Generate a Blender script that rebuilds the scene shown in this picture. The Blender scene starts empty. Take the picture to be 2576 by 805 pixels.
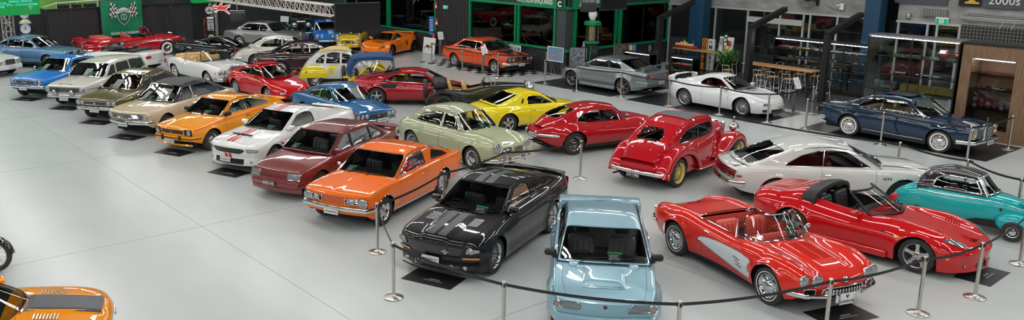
import bpy,math,random
from mathutils import Vector,Matrix,Euler
random.seed(7)
SC=bpy.context.scene
COL=SC.collection
PI=math.pi
R=math.radians
# ---------------------------------------------------------------- materials
MATS={}
def _nt(name):
 m=bpy.data.materials.new(name);m.use_nodes=True
 nt=m.node_tree;b=nt.nodes['Principled BSDF']
 return m,nt,b
def mat(name,col,rough=.5,metal=0.,coat=0.,spec=.5,emit=None,es=1.,alpha=None):
 if name in MATS:return MATS[name]
 m,nt,b=_nt(name)
 b.inputs['Base Color'].default_value=(*col,1)
 b.inputs['Roughness'].default_value=rough
 b.inputs['Metallic'].default_value=metal
 b.inputs['Coat Weight'].default_value=coat
 b.inputs['Coat Roughness'].default_value=.02
 b.inputs['Specular IOR Level'].default_value=spec
 if emit:
  b.inputs['Emission Color'].default_value=(*emit,1);b.inputs['Emission Strength'].default_value=es
 MATS[name]=m
 return m
def paint(name,col,metal=0.):
 """car paint: two-sided (dark liner inside), glossy clear coat"""
 if name in MATS:return MATS[name]
 m,nt,b=_nt(name)
 g=nt.nodes.new('ShaderNodeNewGeometry');mx=nt.nodes.new('ShaderNodeMix');mx.data_type='RGBA'
 mx.inputs['A'].default_value=(*col,1);mx.inputs['B'].default_value=(.03,.03,.03,1)
 nt.links.new(g.outputs['Backfacing'],mx.inputs['Factor'])
 nt.links.new(mx.outputs['Result'],b.inputs['Base Color'])
 b.inputs['Roughness'].default_value=.32 if not metal else .3
 b.inputs['Metallic'].default_value=metal
 b.inputs['Coat Weight'].default_value=1.;b.inputs['Coat Roughness'].default_value=.03
 b.inputs['Coat IOR'].default_value=1.55 if max(col)>.02 else 1.42
 b.inputs['Specular IOR Level'].default_value=.08 if not metal else .5
 MATS[name]=m
 m2=m.copy();m2.name=name+'_trim';n2=m2.node_tree;b2=n2.nodes['Principled BSDF']
 for l in list(b2.inputs['Base Color'].links):n2.links.remove(l)
 b2.inputs['Base Color'].default_value=(*col,1)
 MATS[name+'_trim']=m2
 return m
def glassmat(name,tint,refl=1.35,rough=.0):
 if name in MATS:return MATS[name]
 m=bpy.data.materials.new(name);m.use_nodes=True;nt=m.node_tree;nt.nodes.clear()
 o=nt.nodes.new('ShaderNodeOutputMaterial');mix=nt.nodes.new('ShaderNodeMixShader')
 t=nt.nodes.new('ShaderNodeBsdfTransparent');g=nt.nodes.new('ShaderNodeBsdfGlossy')
 f=nt.nodes.new('ShaderNodeFresnel');f.inputs['IOR'].default_value=refl
 t.inputs['Color'].default_value=(*tint,1);g.inputs['Roughness'].default_value=rough
 nt.links.new(f.outputs[0],mix.inputs[0]);nt.links.new(t.outputs[0],mix.inputs[1]);nt.links.new(g.outputs[0],mix.inputs[2])
 nt.links.new(mix.outputs[0],o.inputs['Surface'])
 MATS[name]=m
 return m
CHROME=mat('chrome',(.86,.87,.88),.06,1.)
STEEL=mat('brushed_steel',(.56,.54,.50),.28,1.)
DSTEEL=mat('dull_steel',(.45,.45,.46),.35,1.)
BLACK=mat('black_rubber',(.018,.018,.019),.55)
TYRE=mat('tyre_rubber',(.022,.022,.022),.6)
WWALL=mat('white_rubber',(.75,.73,.66),.5)
GBLACK=mat('gloss_black',(.012,.012,.013),.12,0,.6)
SATIN=mat('satin_black',(.016,.016,.018),.45,0,0,.3)
SEAM=mat('seam_black',(.01,.01,.01),.6)
UNDER=mat('underbody_black',(.008,.008,.008),.8)
WHITE=mat('white_plastic',(.8,.8,.8),.4)
PAPER=mat('white_paper',(.90,.91,.92),.7)
GBAR=mat('grille_bar_dark',(.10,.10,.105),.45,.4)
GLASS=glassmat('car_glass',(.84,.88,.86),1.55)
GLASSD=glassmat('tinted_glass',(.42,.46,.45),1.5)
SHOPGL=glassmat('window_glass',(.80,.84,.84),1.6)
LENS=mat('lamp_lens',(.34,.37,.39),.08,.45,1.)
LAMPIN=mat('lamp_reflector',(.85,.86,.88),.12,1.)
REDL=mat('red_lens',(.45,.01,.015),.1,0,1.)
AMBER=mat('amber_lens',(.85,.22,.01),.1,0,1.)
YELL=mat('yellow_lens',(.85,.62,.05),.1,0,1.)
PLATEW=mat('plate_white',(.78,.78,.76),.35)
PLATEB=mat('plate_black',(.015,.015,.016),.35)
GREENC=mat('card_green',(.03,.42,.15),.4)
SILV=mat('silver_alloy',(.62,.63,.64),.22,.9)
GUNM=mat('bronze_alloy',(.25,.22,.19),.3,.8)
CREAMY=mat('cream_yellow_enamel',(.72,.58,.16),.35)
def leather(n,c):return mat('leather_'+n,c,.5,0,.15)
# ---------------------------------------------------------------- mesh builder
class MB:
 def __init__(s):s.v=[];s.f=[];s.m=[]
 def grid(s,rows,mi=0,closed=False,flip=False):
  b=len(s.v);n=len(rows[0])
  for r in rows:s.v+=[tuple(p) for p in r]
  for i in range(len(rows)-1):
   for j in range(n if closed else n-1):
    k=(j+1)%n
    q=(b+i*n+j,b+i*n+k,b+(i+1)*n+k,b+(i+1)*n+j)
    s.f.append(q[::-1] if flip else q);s.m.append(mi)
 def poly(s,pts,mi=0):
  b=len(s.v);s.v+=[tuple(p) for p in pts];s.f.append(tuple(range(b,b+len(pts))));s.m.append(mi)
 def box(s,c,d,mi=0,rot=None):
  x,y,z=d[0]/2,d[1]/2,d[2]/2
  P=[Vector(p) for p in((-x,-y,-z),(x,-y,-z),(x,y,-z),(-x,y,-z),(-x,-y,z),(x,-y,z),(x,y,z),(-x,y,z))]
  if rot is not None:
   M=rot if isinstance(rot,Matrix) else Euler(rot).to_matrix()
   P=[M@p for p in P]
  b=len(s.v);s.v+=[tuple(p+Vector(c)) for p in P]
  for q in((0,3,2,1),(4,5,6,7),(0,1,5,4),(1,2,6,5),(2,3,7,6),(3,0,4,7)):
   s.f.append(tuple(b+i for i in q));s.m.append(mi)
 def rbox(s,c,d,r=.03,mi=0,rot=None,n=3):
  """box with rounded edges"""
  M=rot if isinstance(rot,Matrix) else(Euler(rot).to_matrix() if rot is not None else Matrix.Identity(3))
  h=Vector(d)/2;r=min(r,h.x*.99,h.y*.99,h.z*.99);inn=h-Vector((r,r,r));C0=Vector(c)
  ts=[-1]+[-1+.0001+0*k for k in()]+[]
  a=[math.sin(PI/4*k/(n-1))*math.sqrt(2) if n>1 else 1 for k in range(n)]
  # coordinate samples on each cube axis: corner region + flat region
  seq=[-1-t for t in[]]
  prm=[(-1,math.tan(-PI/4+PI/4*k/n)) for k in range(n)]+[(-1,0.)]+[(1,0.)]+[(1,math.tan(PI/4*k/n)) for k in range(1,n+1)]
  def pt(ax,sg,u,v):
   dd=[0,0,0];base=[0,0,0]
   o=[i for i in range(3) if i!=ax]
   dd[ax]=sg;dd[o[0]]=u[1];dd[o[1]]=v[1]
   base[ax]=sg*inn[ax];base[o[0]]=u[0]*inn[o[0]];base[o[1]]=v[0]*inn[o[1]]
   return C0+M@(Vector(base)+Vector(dd).normalized()*r)
  for ax in range(3):
   for sg in(-1,1):
    rows=[[pt(ax,sg,u,v) for v in prm] for u in prm]
    s.grid(rows,mi,flip=((sg==-1)!=(ax==1)))
 def tube(s,path,r,n=8,mi=0,closed=False,caps=True,sx=1.,sy=1.,up=(0,0,1)):
  """tube along a path; sx,sy scale the section (sx along 'side', sy along 'up')"""
  P=[Vector(p) for p in path];L=len(P);rows=[]
  upv=Vector(up)
  for i,p in enumerate(P):
   a=P[i-1] if(i>0 or closed) else p;b=P[(i+1)%L] if(i<L-1 or closed) else p
   t=(b-a)
   t=t.normalized() if t.length>1e-9 else Vector((1,0,0))
   sd=t.cross(upv)
   if sd.length<1e-3:sd=t.cross(Vector((1,0,0)))
   if sd.length<1e-3:sd=t.cross(Vector((0,1,0)))
   sd.normalize();u=sd.cross(t)
   rr=r[i] if isinstance(r,(list,tuple)) else r
   rows.append([p+sd*math.cos(2*PI*k/n)*rr*sx+u*math.sin(2*PI*k/n)*rr*sy for k in range(n)])
  if closed:rows.append(rows[0])
  s.grid(rows,mi,closed=True,flip=False)
  if caps and not closed:
   s.poly(rows[0],mi);s.poly(rows[-1][::-1],mi)
 def lathe(s,prof,c=(0,0,0),axis='z',n=24,mi=0,M=None,flip=False):
  """prof: list of (radius, height) revolved about axis"""
  rows=[]
  for(rr,h) in prof:
   row=[]
   for k in range(n):
    a=2*PI*k/n;x,y=rr*math.cos(a),rr*math.sin(a)
    p={'z':(x,y,h),'x':(h,x,y),'y':(y,h,x)}[axis]
    p=Vector(p)
    if M is not None:p=M@p
    row.append(p+Vector(c))
   rows.append(row)
  s.grid(rows,mi,closed=True,flip=flip)
 def cyl(s,c,r,h,axis='z',n=16,mi=0,M=None,r2=None):
  r2=r if r2 is None else r2
  s.lathe([(0.0001,-h/2),(r,-h/2),(r2,h/2),(0.0001,h/2)],c,axis,n,mi,M)
 def ball(s,c,r,mi=0,n=14,sc=(1,1,1),M=None):
  rows=[]
  for i in range(n//2+1):
   t=PI*i/(n//2)
   row=[]
   for k in range(n):
    p=Vector((max(math.sin(t),1e-4)*math.cos(2*PI*k/n)*sc[0],max(math.sin(t),1e-4)*math.sin(2*PI*k/n)*sc[1],math.cos(t)*sc[2]))*r
    if M is not None:p=M@p
    row.append(p+Vector(c))
   rows.append(row)
  s.grid(rows,mi,closed=True,flip=True)
 def build(s,name,mats,parent=None,smooth=38,loc=None):
  me=bpy.data.meshes.new(name);me.from_pydata(s.v,[],s.f)
  if not isinstance(mats,(list,tuple)):mats=[mats]
  for m in mats:me.materials.append(m)
  if any(s.m):me.polygons.foreach_set('material_index',s.m)
  if smooth:
   me.polygons.foreach_set('use_smooth',[True]*len(s.f))
   me.update();me.set_sharp_from_angle(angle=R(smooth))
  me.update()
  o=bpy.data.objects.new(name,me);COL.objects.link(o)
  if parent:o.parent=parent
  if loc is not None:o.location=loc
  return o
def weld(o,dist=1e-4):
 import bmesh
 bm=bmesh.new();bm.from_mesh(o.data);bmesh.ops.remove_doubles(bm,verts=bm.verts,dist=dist);bm.to_mesh(o.data);bm.free()
 o.data.set_sharp_from_angle(angle=R(38));return o
def tag(o,label,cat,group=None,kind=None):
 o['label']=label;o['category']=cat
 if group:o['group']=group
 if kind:o['kind']=kind
 return o
def struct(o):o['kind']='structure';return o
def empty(name,loc=(0,0,0),rz=0.):
 o=bpy.data.objects.new(name,None);COL.objects.link(o);o.location=loc;o.rotation_euler=(0,0,rz)
 o.empty_display_size=.2
 return o
def link_copy(o,parent=None,deep=True):
 c=o.copy();COL.objects.link(c)
 if parent:c.parent=parent
 if deep:
  for ch in list(o.children):link_copy(ch,c)
 return c
def text_mesh(txt,size=.1,ext=.001,bold=0.,spacing=1.):
 k=('txt',txt,size,bold,spacing)
 if k in MATS:return MATS[k]
 cu=bpy.data.curves.new('lettering','FONT');cu.body=txt;cu.size=size;cu.align_x='CENTER';cu.align_y='CENTER'
 cu.extrude=ext;cu.offset=bold;cu.space_character=spacing;cu.resolution_u=2
 ob=bpy.data.objects.new('tmp',cu);COL.objects.link(ob)
 me=bpy.data.meshes.new_from_object(ob.evaluated_get(bpy.context.evaluated_depsgraph_get()))
 bpy.data.objects.remove(ob);bpy.data.curves.remove(cu)
 MATS[k]=me
 return me
def lettering(txt,size,m,parent,loc,rot,bold=0.,name='lettering',spacing=1.,sx=1.):
 me=text_mesh(txt,size,.001,bold,spacing).copy();me.materials.clear();me.materials.append(m)
 o=bpy.data.objects.new(name,me);COL.objects.link(o)
 if parent:o.parent=parent
 o.location=loc;o.rotation_euler=rot;o.scale=(sx,1,1)
 return o
 # ---------------------------------------------------------------- interpolation, polygons
def curve(pts):
 """monotone cubic through (x, y) points, constant outside"""
 P=sorted(pts);n=len(P)
 if n==1:return lambda x:P[0][1]
 X=[p[0] for p in P];Y=[p[1] for p in P]
 h=[X[i+1]-X[i] for i in range(n-1)];d=[(Y[i+1]-Y[i])/max(h[i],1e-6) for i in range(n-1)]
 m=[d[0]]+[0 if d[i-1]*d[i]<=0 else 2*d[i-1]*d[i]/(d[i-1]+d[i]) for i in range(1,n-1)]+[d[-1]]
 def f(x):
  if x<=X[0]:return Y[0]
  if x>=X[-1]:return Y[-1]
  lo=0
  while x>X[lo+1]:lo+=1
  t=(x-X[lo])/h[lo];t2=t*t;t3=t2*t
  return(2*t3-3*t2+1)*Y[lo]+(t3-2*t2+t)*h[lo]*m[lo]+(3*t2-2*t3)*Y[lo+1]+(t3-t2)*h[lo]*m[lo+1]
 return f
def spline(pts,n=6,closed=False):
 """Catmull-Rom through the points (any dimension)"""
 P=[Vector(p) for p in pts];L=len(P);out=[]
 for i in range(L if closed else L-1):
  p0=P[i-1] if(i>0 or closed) else P[i]*2-P[i+1]
  p1=P[i];p2=P[(i+1)%L];p3=P[(i+2)%L] if(i+2<L or closed) else p2*2-p1
  for k in range(n):
   t=k/n
   out.append(.5*((2*p1)+(p2-p0)*t+(2*p0-5*p1+4*p2-p3)*t*t+(3*p1-p0-3*p2+p3)*t**3))
 if not closed:out.append(P[-1])
 return out
def round_poly(pts,r=.04,n=4,seg=.12):
 P=[Vector(p) for p in pts];L=len(P);out=[]
 for i in range(L):
  a,b,c=P[i-1],P[i],P[(i+1)%L]
  ra=min(r,(a-b).length*.45,(c-b).length*.45)
  q0=b+(a-b).normalized()*ra;q2=b+(c-b).normalized()*ra
  for k in range(n+1):
   t=k/n;out.append(q0*(1-t)**2+b*2*t*(1-t)+q2*t*t)
  c2=P[(i+2)%L];rb=min(r,(b-c).length*.45,(c2-c).length*.45)
  e=c+(b-c).normalized()*rb;m=int((e-q2).length/seg)
  for k in range(1,m+1):out.append(q2.lerp(e,k/(m+1)))
 return out
def ellipse(cx,cy,rx,ry,n=28,p=2.):
 o=[]
 for k in range(n):
  a=2*PI*k/n;c,s=math.cos(a),math.sin(a)
  o.append(Vector((cx+rx*math.copysign(abs(c)**(2/p),c),cy+ry*math.copysign(abs(s)**(2/p),s))))
 return o
def rect(a0,a1,b0,b1,r=.01):return round_poly([(a0,b0),(a1,b0),(a1,b1),(a0,b1)],r,3)
def clip(poly,f):
 out=[];L=len(poly)
 for i in range(L):
  a,b=poly[i],poly[(i+1)%L];fa,fb=f(a),f(b)
  if fa>=0:out.append(a)
  if(fa>=0)!=(fb>=0):out.append(a.lerp(b,fa/(fa-fb)))
 return out
def centroid(poly):
 A=cx=cy=0
 for i in range(len(poly)):
  a,b=poly[i],poly[(i+1)%len(poly)];w=a[0]*b[1]-b[0]*a[1]
  A+=w;cx+=(a[0]+b[0])*w;cy+=(a[1]+b[1])*w
 if abs(A)<1e-9:return poly[0].copy()
 return Vector((cx/(3*A),cy/(3*A)))
def area(poly):return .5*sum(poly[i][0]*poly[(i+1)%len(poly)][1]-poly[(i+1)%len(poly)][0]*poly[i][1] for i in range(len(poly)))
def patch(mb,f,poly,off=.004,skirt=0.,mi=0,rings=(1,.75,.5,.25,.001),flip=False,c=None):
 """fill a polygon of surface coordinates, mapped by f(u, v, off)"""
 c=centroid(poly) if c is None else Vector(c)
 rows=[]
 if skirt:rows.append([f(p[0],p[1],off-skirt) for p in poly])
 for s_ in rings:
  rows.append([f(c[0]+(p[0]-c[0])*s_,c[1]+(p[1]-c[1])*s_,off) for p in poly])
 mb.grid(rows,mi,closed=True,flip=flip)
def ray_hit(c,d,poly):
 best=None;L=len(poly)
 for i in range(L):
  a,b=poly[i],poly[(i+1)%L];e=b-a
  den=d[0]*e[1]-d[1]*e[0]
  if abs(den)<1e-12:continue
  w=a-c
  t=(w[0]*e[1]-w[1]*e[0])/den;u=(w[0]*d[1]-w[1]*d[0])/den
  if t>1e-6 and-1e-6<=u<=1+1e-6 and(best is None or t>best):best=t
 return c+d*(best or 0)
def ring_between(mb,f,outer,inner,mi=0,off=0.,steps=(0,.5,1),flip=False,c=None,sc=.45):
 c=centroid(inner) if c is None else Vector(c)
 angs=set()
 for P in(outer,inner):
  for p in P:angs.add(round(math.atan2(p[1]-c[1],(p[0]-c[0])*sc),4))
 angs=sorted(angs);rows=[[] for _ in steps]
 last=-9
 for a in angs:
  if a-last<.003:continue
  last=a
  d=Vector((math.cos(a)/sc,math.sin(a)))
  o=ray_hit(c,d,outer);i=ray_hit(c,d,inner)
  for k,t in enumerate(steps):
   q=o.lerp(i,t);rows[k].append(f(q[0],q[1],off))
 mb.grid(rows,mi,closed=True,flip=flip)
 # ---------------------------------------------------------------- wheels
WHEELS={}
def wheel_proto(Rt,w,rr,style,rm,ww):
 """tyre with rim, axis along y, outer face at +y; returns [tyre mesh, rim mesh]"""
 k=(Rt,w,rr,style,rm.name,ww)
 if k in WHEELS:return WHEELS[k]
 b=MB();h=w/2
 prof=[(rr,-h*.9),(rr+(Rt-rr)*.5,-h),(Rt*.97,-h*.9),(Rt,-h*.7),(Rt,0),(Rt,h*.7),(Rt*.97,h*.9),(rr+(Rt-rr)*.5,h),(rr,h*.88)]
 b.lathe(prof,axis='y',n=40)
 for g in(-.35,0,.35):b.lathe([(Rt+.001,h*(g-.04)),(Rt+.003,h*g),(Rt+.001,h*(g+.04))],axis='y',n=40)
 if ww:
  a,c=ww
  def hh(q):
   t=(q-rr)/(Rt-rr)
   return h*(.88+.12*math.sin(min(t*1.6,1)*PI/2))+.003
  b.lathe([(a,hh(a)),((a+c)/2,hh((a+c)/2)),(c,hh(c))],axis='y',n=40,mi=1)
 ty=b.build('tyre_mesh',[TYRE,WWALL]).data
 b=MB();f=h*.82
 # barrel and lip
 b.lathe([(rr*.9,-h*.85),(rr*.88,0),(rr*.9,f*.7),(rr*.97,f),(rr+.006,f+.006),(rr+.006,f-.012)],axis='y',n=40)
 dark=1
 b.lathe([(.001,-h*.1),(rr*.88,-h*.12)],axis='y',n=24,mi=1)
 if style=='cap':
  b.lathe([(rr*.93,f*.75),(rr*.80,f*.45),(rr*.68,f*.55),(rr*.62,f*.75)],axis='y',n=40,mi=2)
  b.lathe([(rr*.64,f*.72),(rr*.60,f*.98),(rr*.42,f*1.12),(rr*.2,f*1.16),(.001,f*1.18)],axis='y',n=32)
  for q in range(12):
   a=2*PI*q/12;b.box((math.cos(a)*rr*.76,f*.52,math.sin(a)*rr*.76),(.02,.012,.045),1,Matrix.Rotation(-a,3,'Y'))
 elif style=='disc':
  b.lathe([(rr*.95,f*.92),(rr*.82,f*.98),(rr*.74,f*.70),(rr*.5,f*.78),(rr*.42,f*1.05),(rr*.3,f*1.25),(.001,f*1.3)],axis='y',n=40)
  for q in range(16):
   a=2*PI*q/16;b.box((math.cos(a)*rr*.63,f*.80,math.sin(a)*rr*.63),(.045,.012,.012),0,Matrix.Rotation(-a,3,'Y'))
 elif style=='wire':
  b.lathe([(rr*.22,f*.2),(rr*.2,f*.95),(rr*.12,f*1.15),(.001,f*1.18)],axis='y',n=16)
  for q in range(40):
   a=2*PI*q/40;s=(1 if q%2 else-1)*.28
   z0=f*(.75 if q%4<2 else .3)
   b.tube([(math.cos(a+s)*rr*.19,z0,math.sin(a+s)*rr*.19),(math.cos(a)*rr*.9,f*.55 if q%4<2 else f*.1,math.sin(a)*rr*.9)],.0045,4,caps=False)
 else:
  n,wd,twin,hubr={'spoke5':(5,.075,0,.3),'spoke6':(6,.045,0,.26),'mesh':(10,.017,1,.28),'spoke10':(10,.026,0,.26),'slot5':(5,.11,0,.42),'tele':(5,.10,0,.36),'spoke7':(7,.04,0,.3),'spoke15':(15,.02,0,.4),'spoke3':(3,.13,0,.3)}[style]
  b.lathe([(rr*hubr,f*.35),(rr*hubr,f*.72),(rr*hubr*.6,f*.82),(.001,f*.84)],axis='y',n=20)
  b.lathe([(rr*.13,f*.8),(rr*.12,f*.95),(.001,f*.97)],axis='y',n=14,mi=3)
  for q in range(n):
   a=2*PI*q/n+.3
   for tw in((-.16,.16) if twin else(0,)):
    p0=Vector((math.cos(a)*rr*hubr*.8,f*.62,math.sin(a)*rr*hubr*.8));p1=Vector((math.cos(a+tw)*rr*.93,f*.80,math.sin(a+tw)*rr*.93))
    d=(p1-p0).normalized();side=d.cross(Vector((0,1,0))).normalized()
    rows=[]
    for t,ws in((0,1.25),(.5,.8),(1,1.1)):
     p=p0.lerp(p1,t);hw=wd/2*ws*2*rr/.4
     rows.append([p+side*hw+Vector((0,-.03,0)),p+side*hw*.8,p-side*hw*.8,p-side*hw+Vector((0,-.03,0))])
    b.grid(rows)
  for q in range(5):
   a=2*PI*q/5;b.cyl((math.cos(a)*rr*.2,f*.84,math.sin(a)*rr*.2),.009,.012,'y',6,1)
 ri=b.build('rim_mesh',[rm,SEAM,WHEELSTEEL,CHROME]).data
 for o in list(COL.objects):
  if o.data in(ty,ri):bpy.data.objects.remove(o)
 WHEELS[k]=(ty,ri)
 return ty,ri
WHEELSTEEL=mat('wheel_steel',(.10,.10,.11),.4)
PLATES={}
def number_plate(parent,loc,rz=0.,txt='SHANNONS',style='w',w=.37,h=.12,tilt=0.):
 mb=MB();mb.rbox((0,0,0),(.012,w,h),.004,0)
 mb2=MB()
 o=mb.build('number_plate',PLATEW if style=='w' else PLATEB,parent);o.location=loc;o.rotation_euler=(0,tilt,rz)
 m=PLATEB if style=='w' else PLATEW
 fr=MB();y,z,t=w/2-.008,h/2-.008,.003
 fr.tube([(.0075,-y,-z),(.0075,y,-z),(.0075,y,z),(.0075,-y,z)],.0022,4,0,closed=True)
 if style=='w' and h<.2:
  s=.030;cx=-w/2+.055
  pts=[(0,-s*.7),(s*.55,-s*.05),(s*.75,s*.5),(s*.3,s*.62),(0,s*.3),(-s*.3,s*.62),(-s*.75,s*.5),(-s*.55,-s*.05)]
  fr.poly([(.0075,cx+p[0],p[1]) for p in pts])
  off=.03;sz=.056
 elif style=='w':
  s=.05;pts=[(0,-s*.7),(s*.55,-s*.05),(s*.75,s*.5),(s*.3,s*.62),(0,s*.3),(-s*.3,s*.62),(-s*.75,s*.5),(-s*.55,-s*.05)]
  fr.poly([(.0075,p[0],p[1]+.045) for p in pts]);off=0;sz=.068
 else:off=0;sz=.098
 fr.build('plate_border',m,o,smooth=0)
 lettering(txt,sz,m,o,(.0075,off,-.045 if(style=='w' and h>=.2) else 0),(PI/2,0,PI/2),.001,sx=.84 if style=='w' else 1.)
 return o
SEATS={}
def seat(parent,loc,m,w=.5,rz=0.,rest=True,hgt=.62,ribs=True):
 mb=MB()
 mb.rbox((.0,0,.10),(.50,w,.18),.07,0)
 mb.rbox((-.27,0,.10+hgt/2),(.15,w*.96,hgt),.07,0,(0,-.22,0))
 if ribs:
  for k in(-1,0,1):mb.rbox((.02,k*w*.2,.185),(.42,w*.16,.04),.018,0);mb.rbox((-.20,k*w*.2,.16+hgt*.45),(.05,w*.16,hgt*.62),.02,0,(0,-.22,0))
 o=mb.build('seat',m,parent);o.location=loc;o.rotation_euler=(0,0,rz)
 if rest:
  h=MB();h.rbox((-.36,0,.14+hgt+.06),(.1,w*.55,.16),.05);h.build('headrest',m,o)
 return o
def steering_wheel(parent,loc,m=None,r=.19,tilt=-1.05):
 mb=MB();M=Matrix.Rotation(tilt,3,'Y')
 ring=[M@Vector((r*math.cos(a),r*math.sin(a),0)) for a in[2*PI*k/28 for k in range(28)]]
 mb.tube(ring,.012,6,closed=True)
 for k in range(3):
  a=PI/2+k*2*PI/3+PI/2;mb.tube([M@Vector((0,0,-.03)),M@Vector((r*math.cos(a),r*math.sin(a),0))],.01,5)
 mb.ball((0,0,0),.05,sc=(1,1,.5),n=10,M=M)
 mb.tube([(0,0,0),M@Vector((0,0,-.0))+Vector((.3,0,-.14))],.025,6)
 o=mb.build('steering_wheel',m or BLACK,parent);o.location=loc
 return o
 # ---------------------------------------------------------------- the car shell
DEF=dict(R=.32,tw=.19,rr=.2,style='cap',rim=None,ww=None,Ra=.37,bot=.2,zm=.55,kb=.10,kt=.06,kp=2.,r=.05,m=2.6,bowF=.10,bowR=.08,wD=.5,profF=[(0,0)],profR=[(0,0)],flare=.012,trk=.04,ridge=[],bulges=[],ci=.05,k1=.22,k2=.12,cf=.035,cm=.085,cr=.05,bw0=.16,bw1=.09,rb0=.12,rb1=.08,sn=2.7,hood=None,deck=None,doors=[],glass=None,arch_cap=None,wsg=(.955,.05,.95),rwg=(.90,.08,.93),pillars=[],trimw=.007,trimm=None,c0=.05,hoodtau=.87,rs=.42)
class Car:
 def __init__(s,name,label,cat,P,pos,head,color,**kw):
  s.P=dict(DEF);s.P.update(P);P=s.P
  s.root=empty(name,(pos[0],pos[1],0),R(head));tag(s.root,label,cat)
  s.col=color
  s.X0,s.X1=P['X0'],P['X1'];s.wb=P['wb'];s.ax=(s.wb/2+P.get('dx',0),-s.wb/2+P.get('dx',0))
  for k in('top','sh','hw'):setattr(s,'_'+k,curve(P[k]))
  s._bot=curve(P['bot']) if isinstance(P['bot'],list) else(lambda x:P['bot'])
  s._zm=curve(P['zm']) if isinstance(P['zm'],list) else(lambda x:P['zm'])
  s._r=curve(P['r']) if isinstance(P['r'],list) else(lambda x:P['r'])
  s.pF=curve(P['profF']);s.pR=curve(P['profR'])
  s.rg=[(a,sg,curve(h)) for a,sg,h in P['ridge']]
  s.glass=P['glass'] or GLASS
  s.nm=[]
  # surface functions
 def hw(s,x):return s._hw(x)
 def zs(s,x):return s._sh(x)
 def yside(s,x,z):
  P=s.P;h=s._hw(x);zm=s._zm(x);zb=s._bot(x);zt=s._sh(x)
  if z<zm:k=P['kb']*(min((zm-z)/max(zm-zb,.05),1.3))**P['kp']
  else:k=P['kt']*(min((z-zm)/max(zt-zm,.05),1.2))**P['kp']
  y=h*(1-k)
  for q in P.get('crease',[]):
   d=(z-(q[0](x) if callable(q[0]) else q[0]))/q[2]
   y+=q[1]*math.exp(-d*d)
  fl=P['flare']
  if fl:
   for i,xa in enumerate(s.ax):
    d=math.hypot(x-xa,z-P['R'])-s.Ra(i)
    if abs(d)<.3:
     f=fl[i] if isinstance(fl,(tuple,list)) else fl
     y+=f*math.exp(-(max(d,0)/P.get('flw',.07))**2)
  return y
 def Ra(s,i):
  return s.P['Ra'][i] if isinstance(s.P['Ra'],(tuple,list)) else s.P['Ra']
 def zbot(s,x):
  b=s._bot(x)
  for i,xa in enumerate(s.ax):
   ra=s.Ra(i);dx=abs(x-xa)
   if dx<ra:
    z=s.P['R']+math.sqrt(ra*ra-dx*dx)
    if s.P['arch_cap'] and s.P['arch_cap'][i]:z=min(z,s.P['arch_cap'][i])
    b=max(b,z)
  return min(b,s._sh(x)-.06)
 def ysh(s,x):return s.yside(x,s._sh(x))
 def ztop(s,x,y):
  ys=s.ysh(x);a=min(abs(y)/ys,1.)
  z=s._top(x)+(s._sh(x)-s._top(x))*a**s.P['m']
  for a0,sg,h in s.rg:
   z+=h(x)*math.exp(-((a-a0)/sg)**2)
  for(xa,xb,y0,w,h,e) in s.P['bulges']:
   fx=max(0,min(1,(x-xa)/e))*max(0,min(1,(xb-x)/e));fy=max(0,min(1,(w-abs(abs(y)-y0))/(e*.5)))
   fx=fx*fx*(3-2*fx);fy=fy*fy*(3-2*fy)
   z+=h*fx*fy
  return z
 def warp(s,x,y,z):
  P=s.P;D=P['wD']
  if x>s.X0-D:
   w=((x-s.X0+D)/D)**1.6;a=min(abs(y)/s._hw(s.X0-.3),1.1)
   return x-w*P['bowF']*a**P.get('bpF',2)+s.pF(z)*w
  if x<s.X1+D:
   w=((s.X1+D-x)/D)**1.6;a=min(abs(y)/s._hw(s.X1+.3),1.1)
   return x+w*P['bowR']*a**P.get('bpR',2)-s.pR(z)*w
  return x
 def W(s,x,y,z):return(s.warp(x,y,z),y,z)
 def S(s,x,z,off=0.,sd=1):y=s.yside(x,z)+off;return(s.warp(x,y-off,z),sd*y,z)
 def T(s,x,y,off=0.):
  z=s.ztop(x,y);e=.02
  dzx=(s.ztop(x+e,y)-s.ztop(x-e,y))/(2*e)
  n=Vector((-dzx,0,1)).normalized()
  return(s.warp(x,y,z)+n.x*off,y,z+n.z*off)
 def F(s,y,z,off=0.):return(s.warp(s.X0,y,z)+off,y,z)
 def Rr(s,y,z,off=0.):return(s.warp(s.X1,y,z)-off,y,z)
 def section(s,x):
  zb,zs,r=s.zbot(x),s._sh(x),s._r(x)
  r=min(r,(zs-zb)*.45)
  fr=[0,.05,.10,.106,.2,.3,.4,.5,.6,.7,.8,.9,1.]
  pts=[]
  for t in fr:
   z=zb+(zs-r-zb)*t;pts.append((s.yside(x,z),z))
  ys=s.ysh(x);r2=min(r*1.2,ys*.4);p0=pts[-1];p1=(ys,zs);p2=(ys-r2,s.ztop(x,ys-r2))
  p1=(ys,max(zs,p2[1] if s._top(x)<zs else zs))
  for t in(.25,.5,.75,1.):
   pts.append(((1-t)**2*p0[0]+2*t*(1-t)*p1[0]+t*t*p2[0],(1-t)**2*p0[1]+2*t*(1-t)*p1[1]+t*t*p2[1]))
  a0=(ys-r2)
  for t in s.taus:
   y=a0*t;pts.append((y,s.ztop(x,y)))
  return pts
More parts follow.
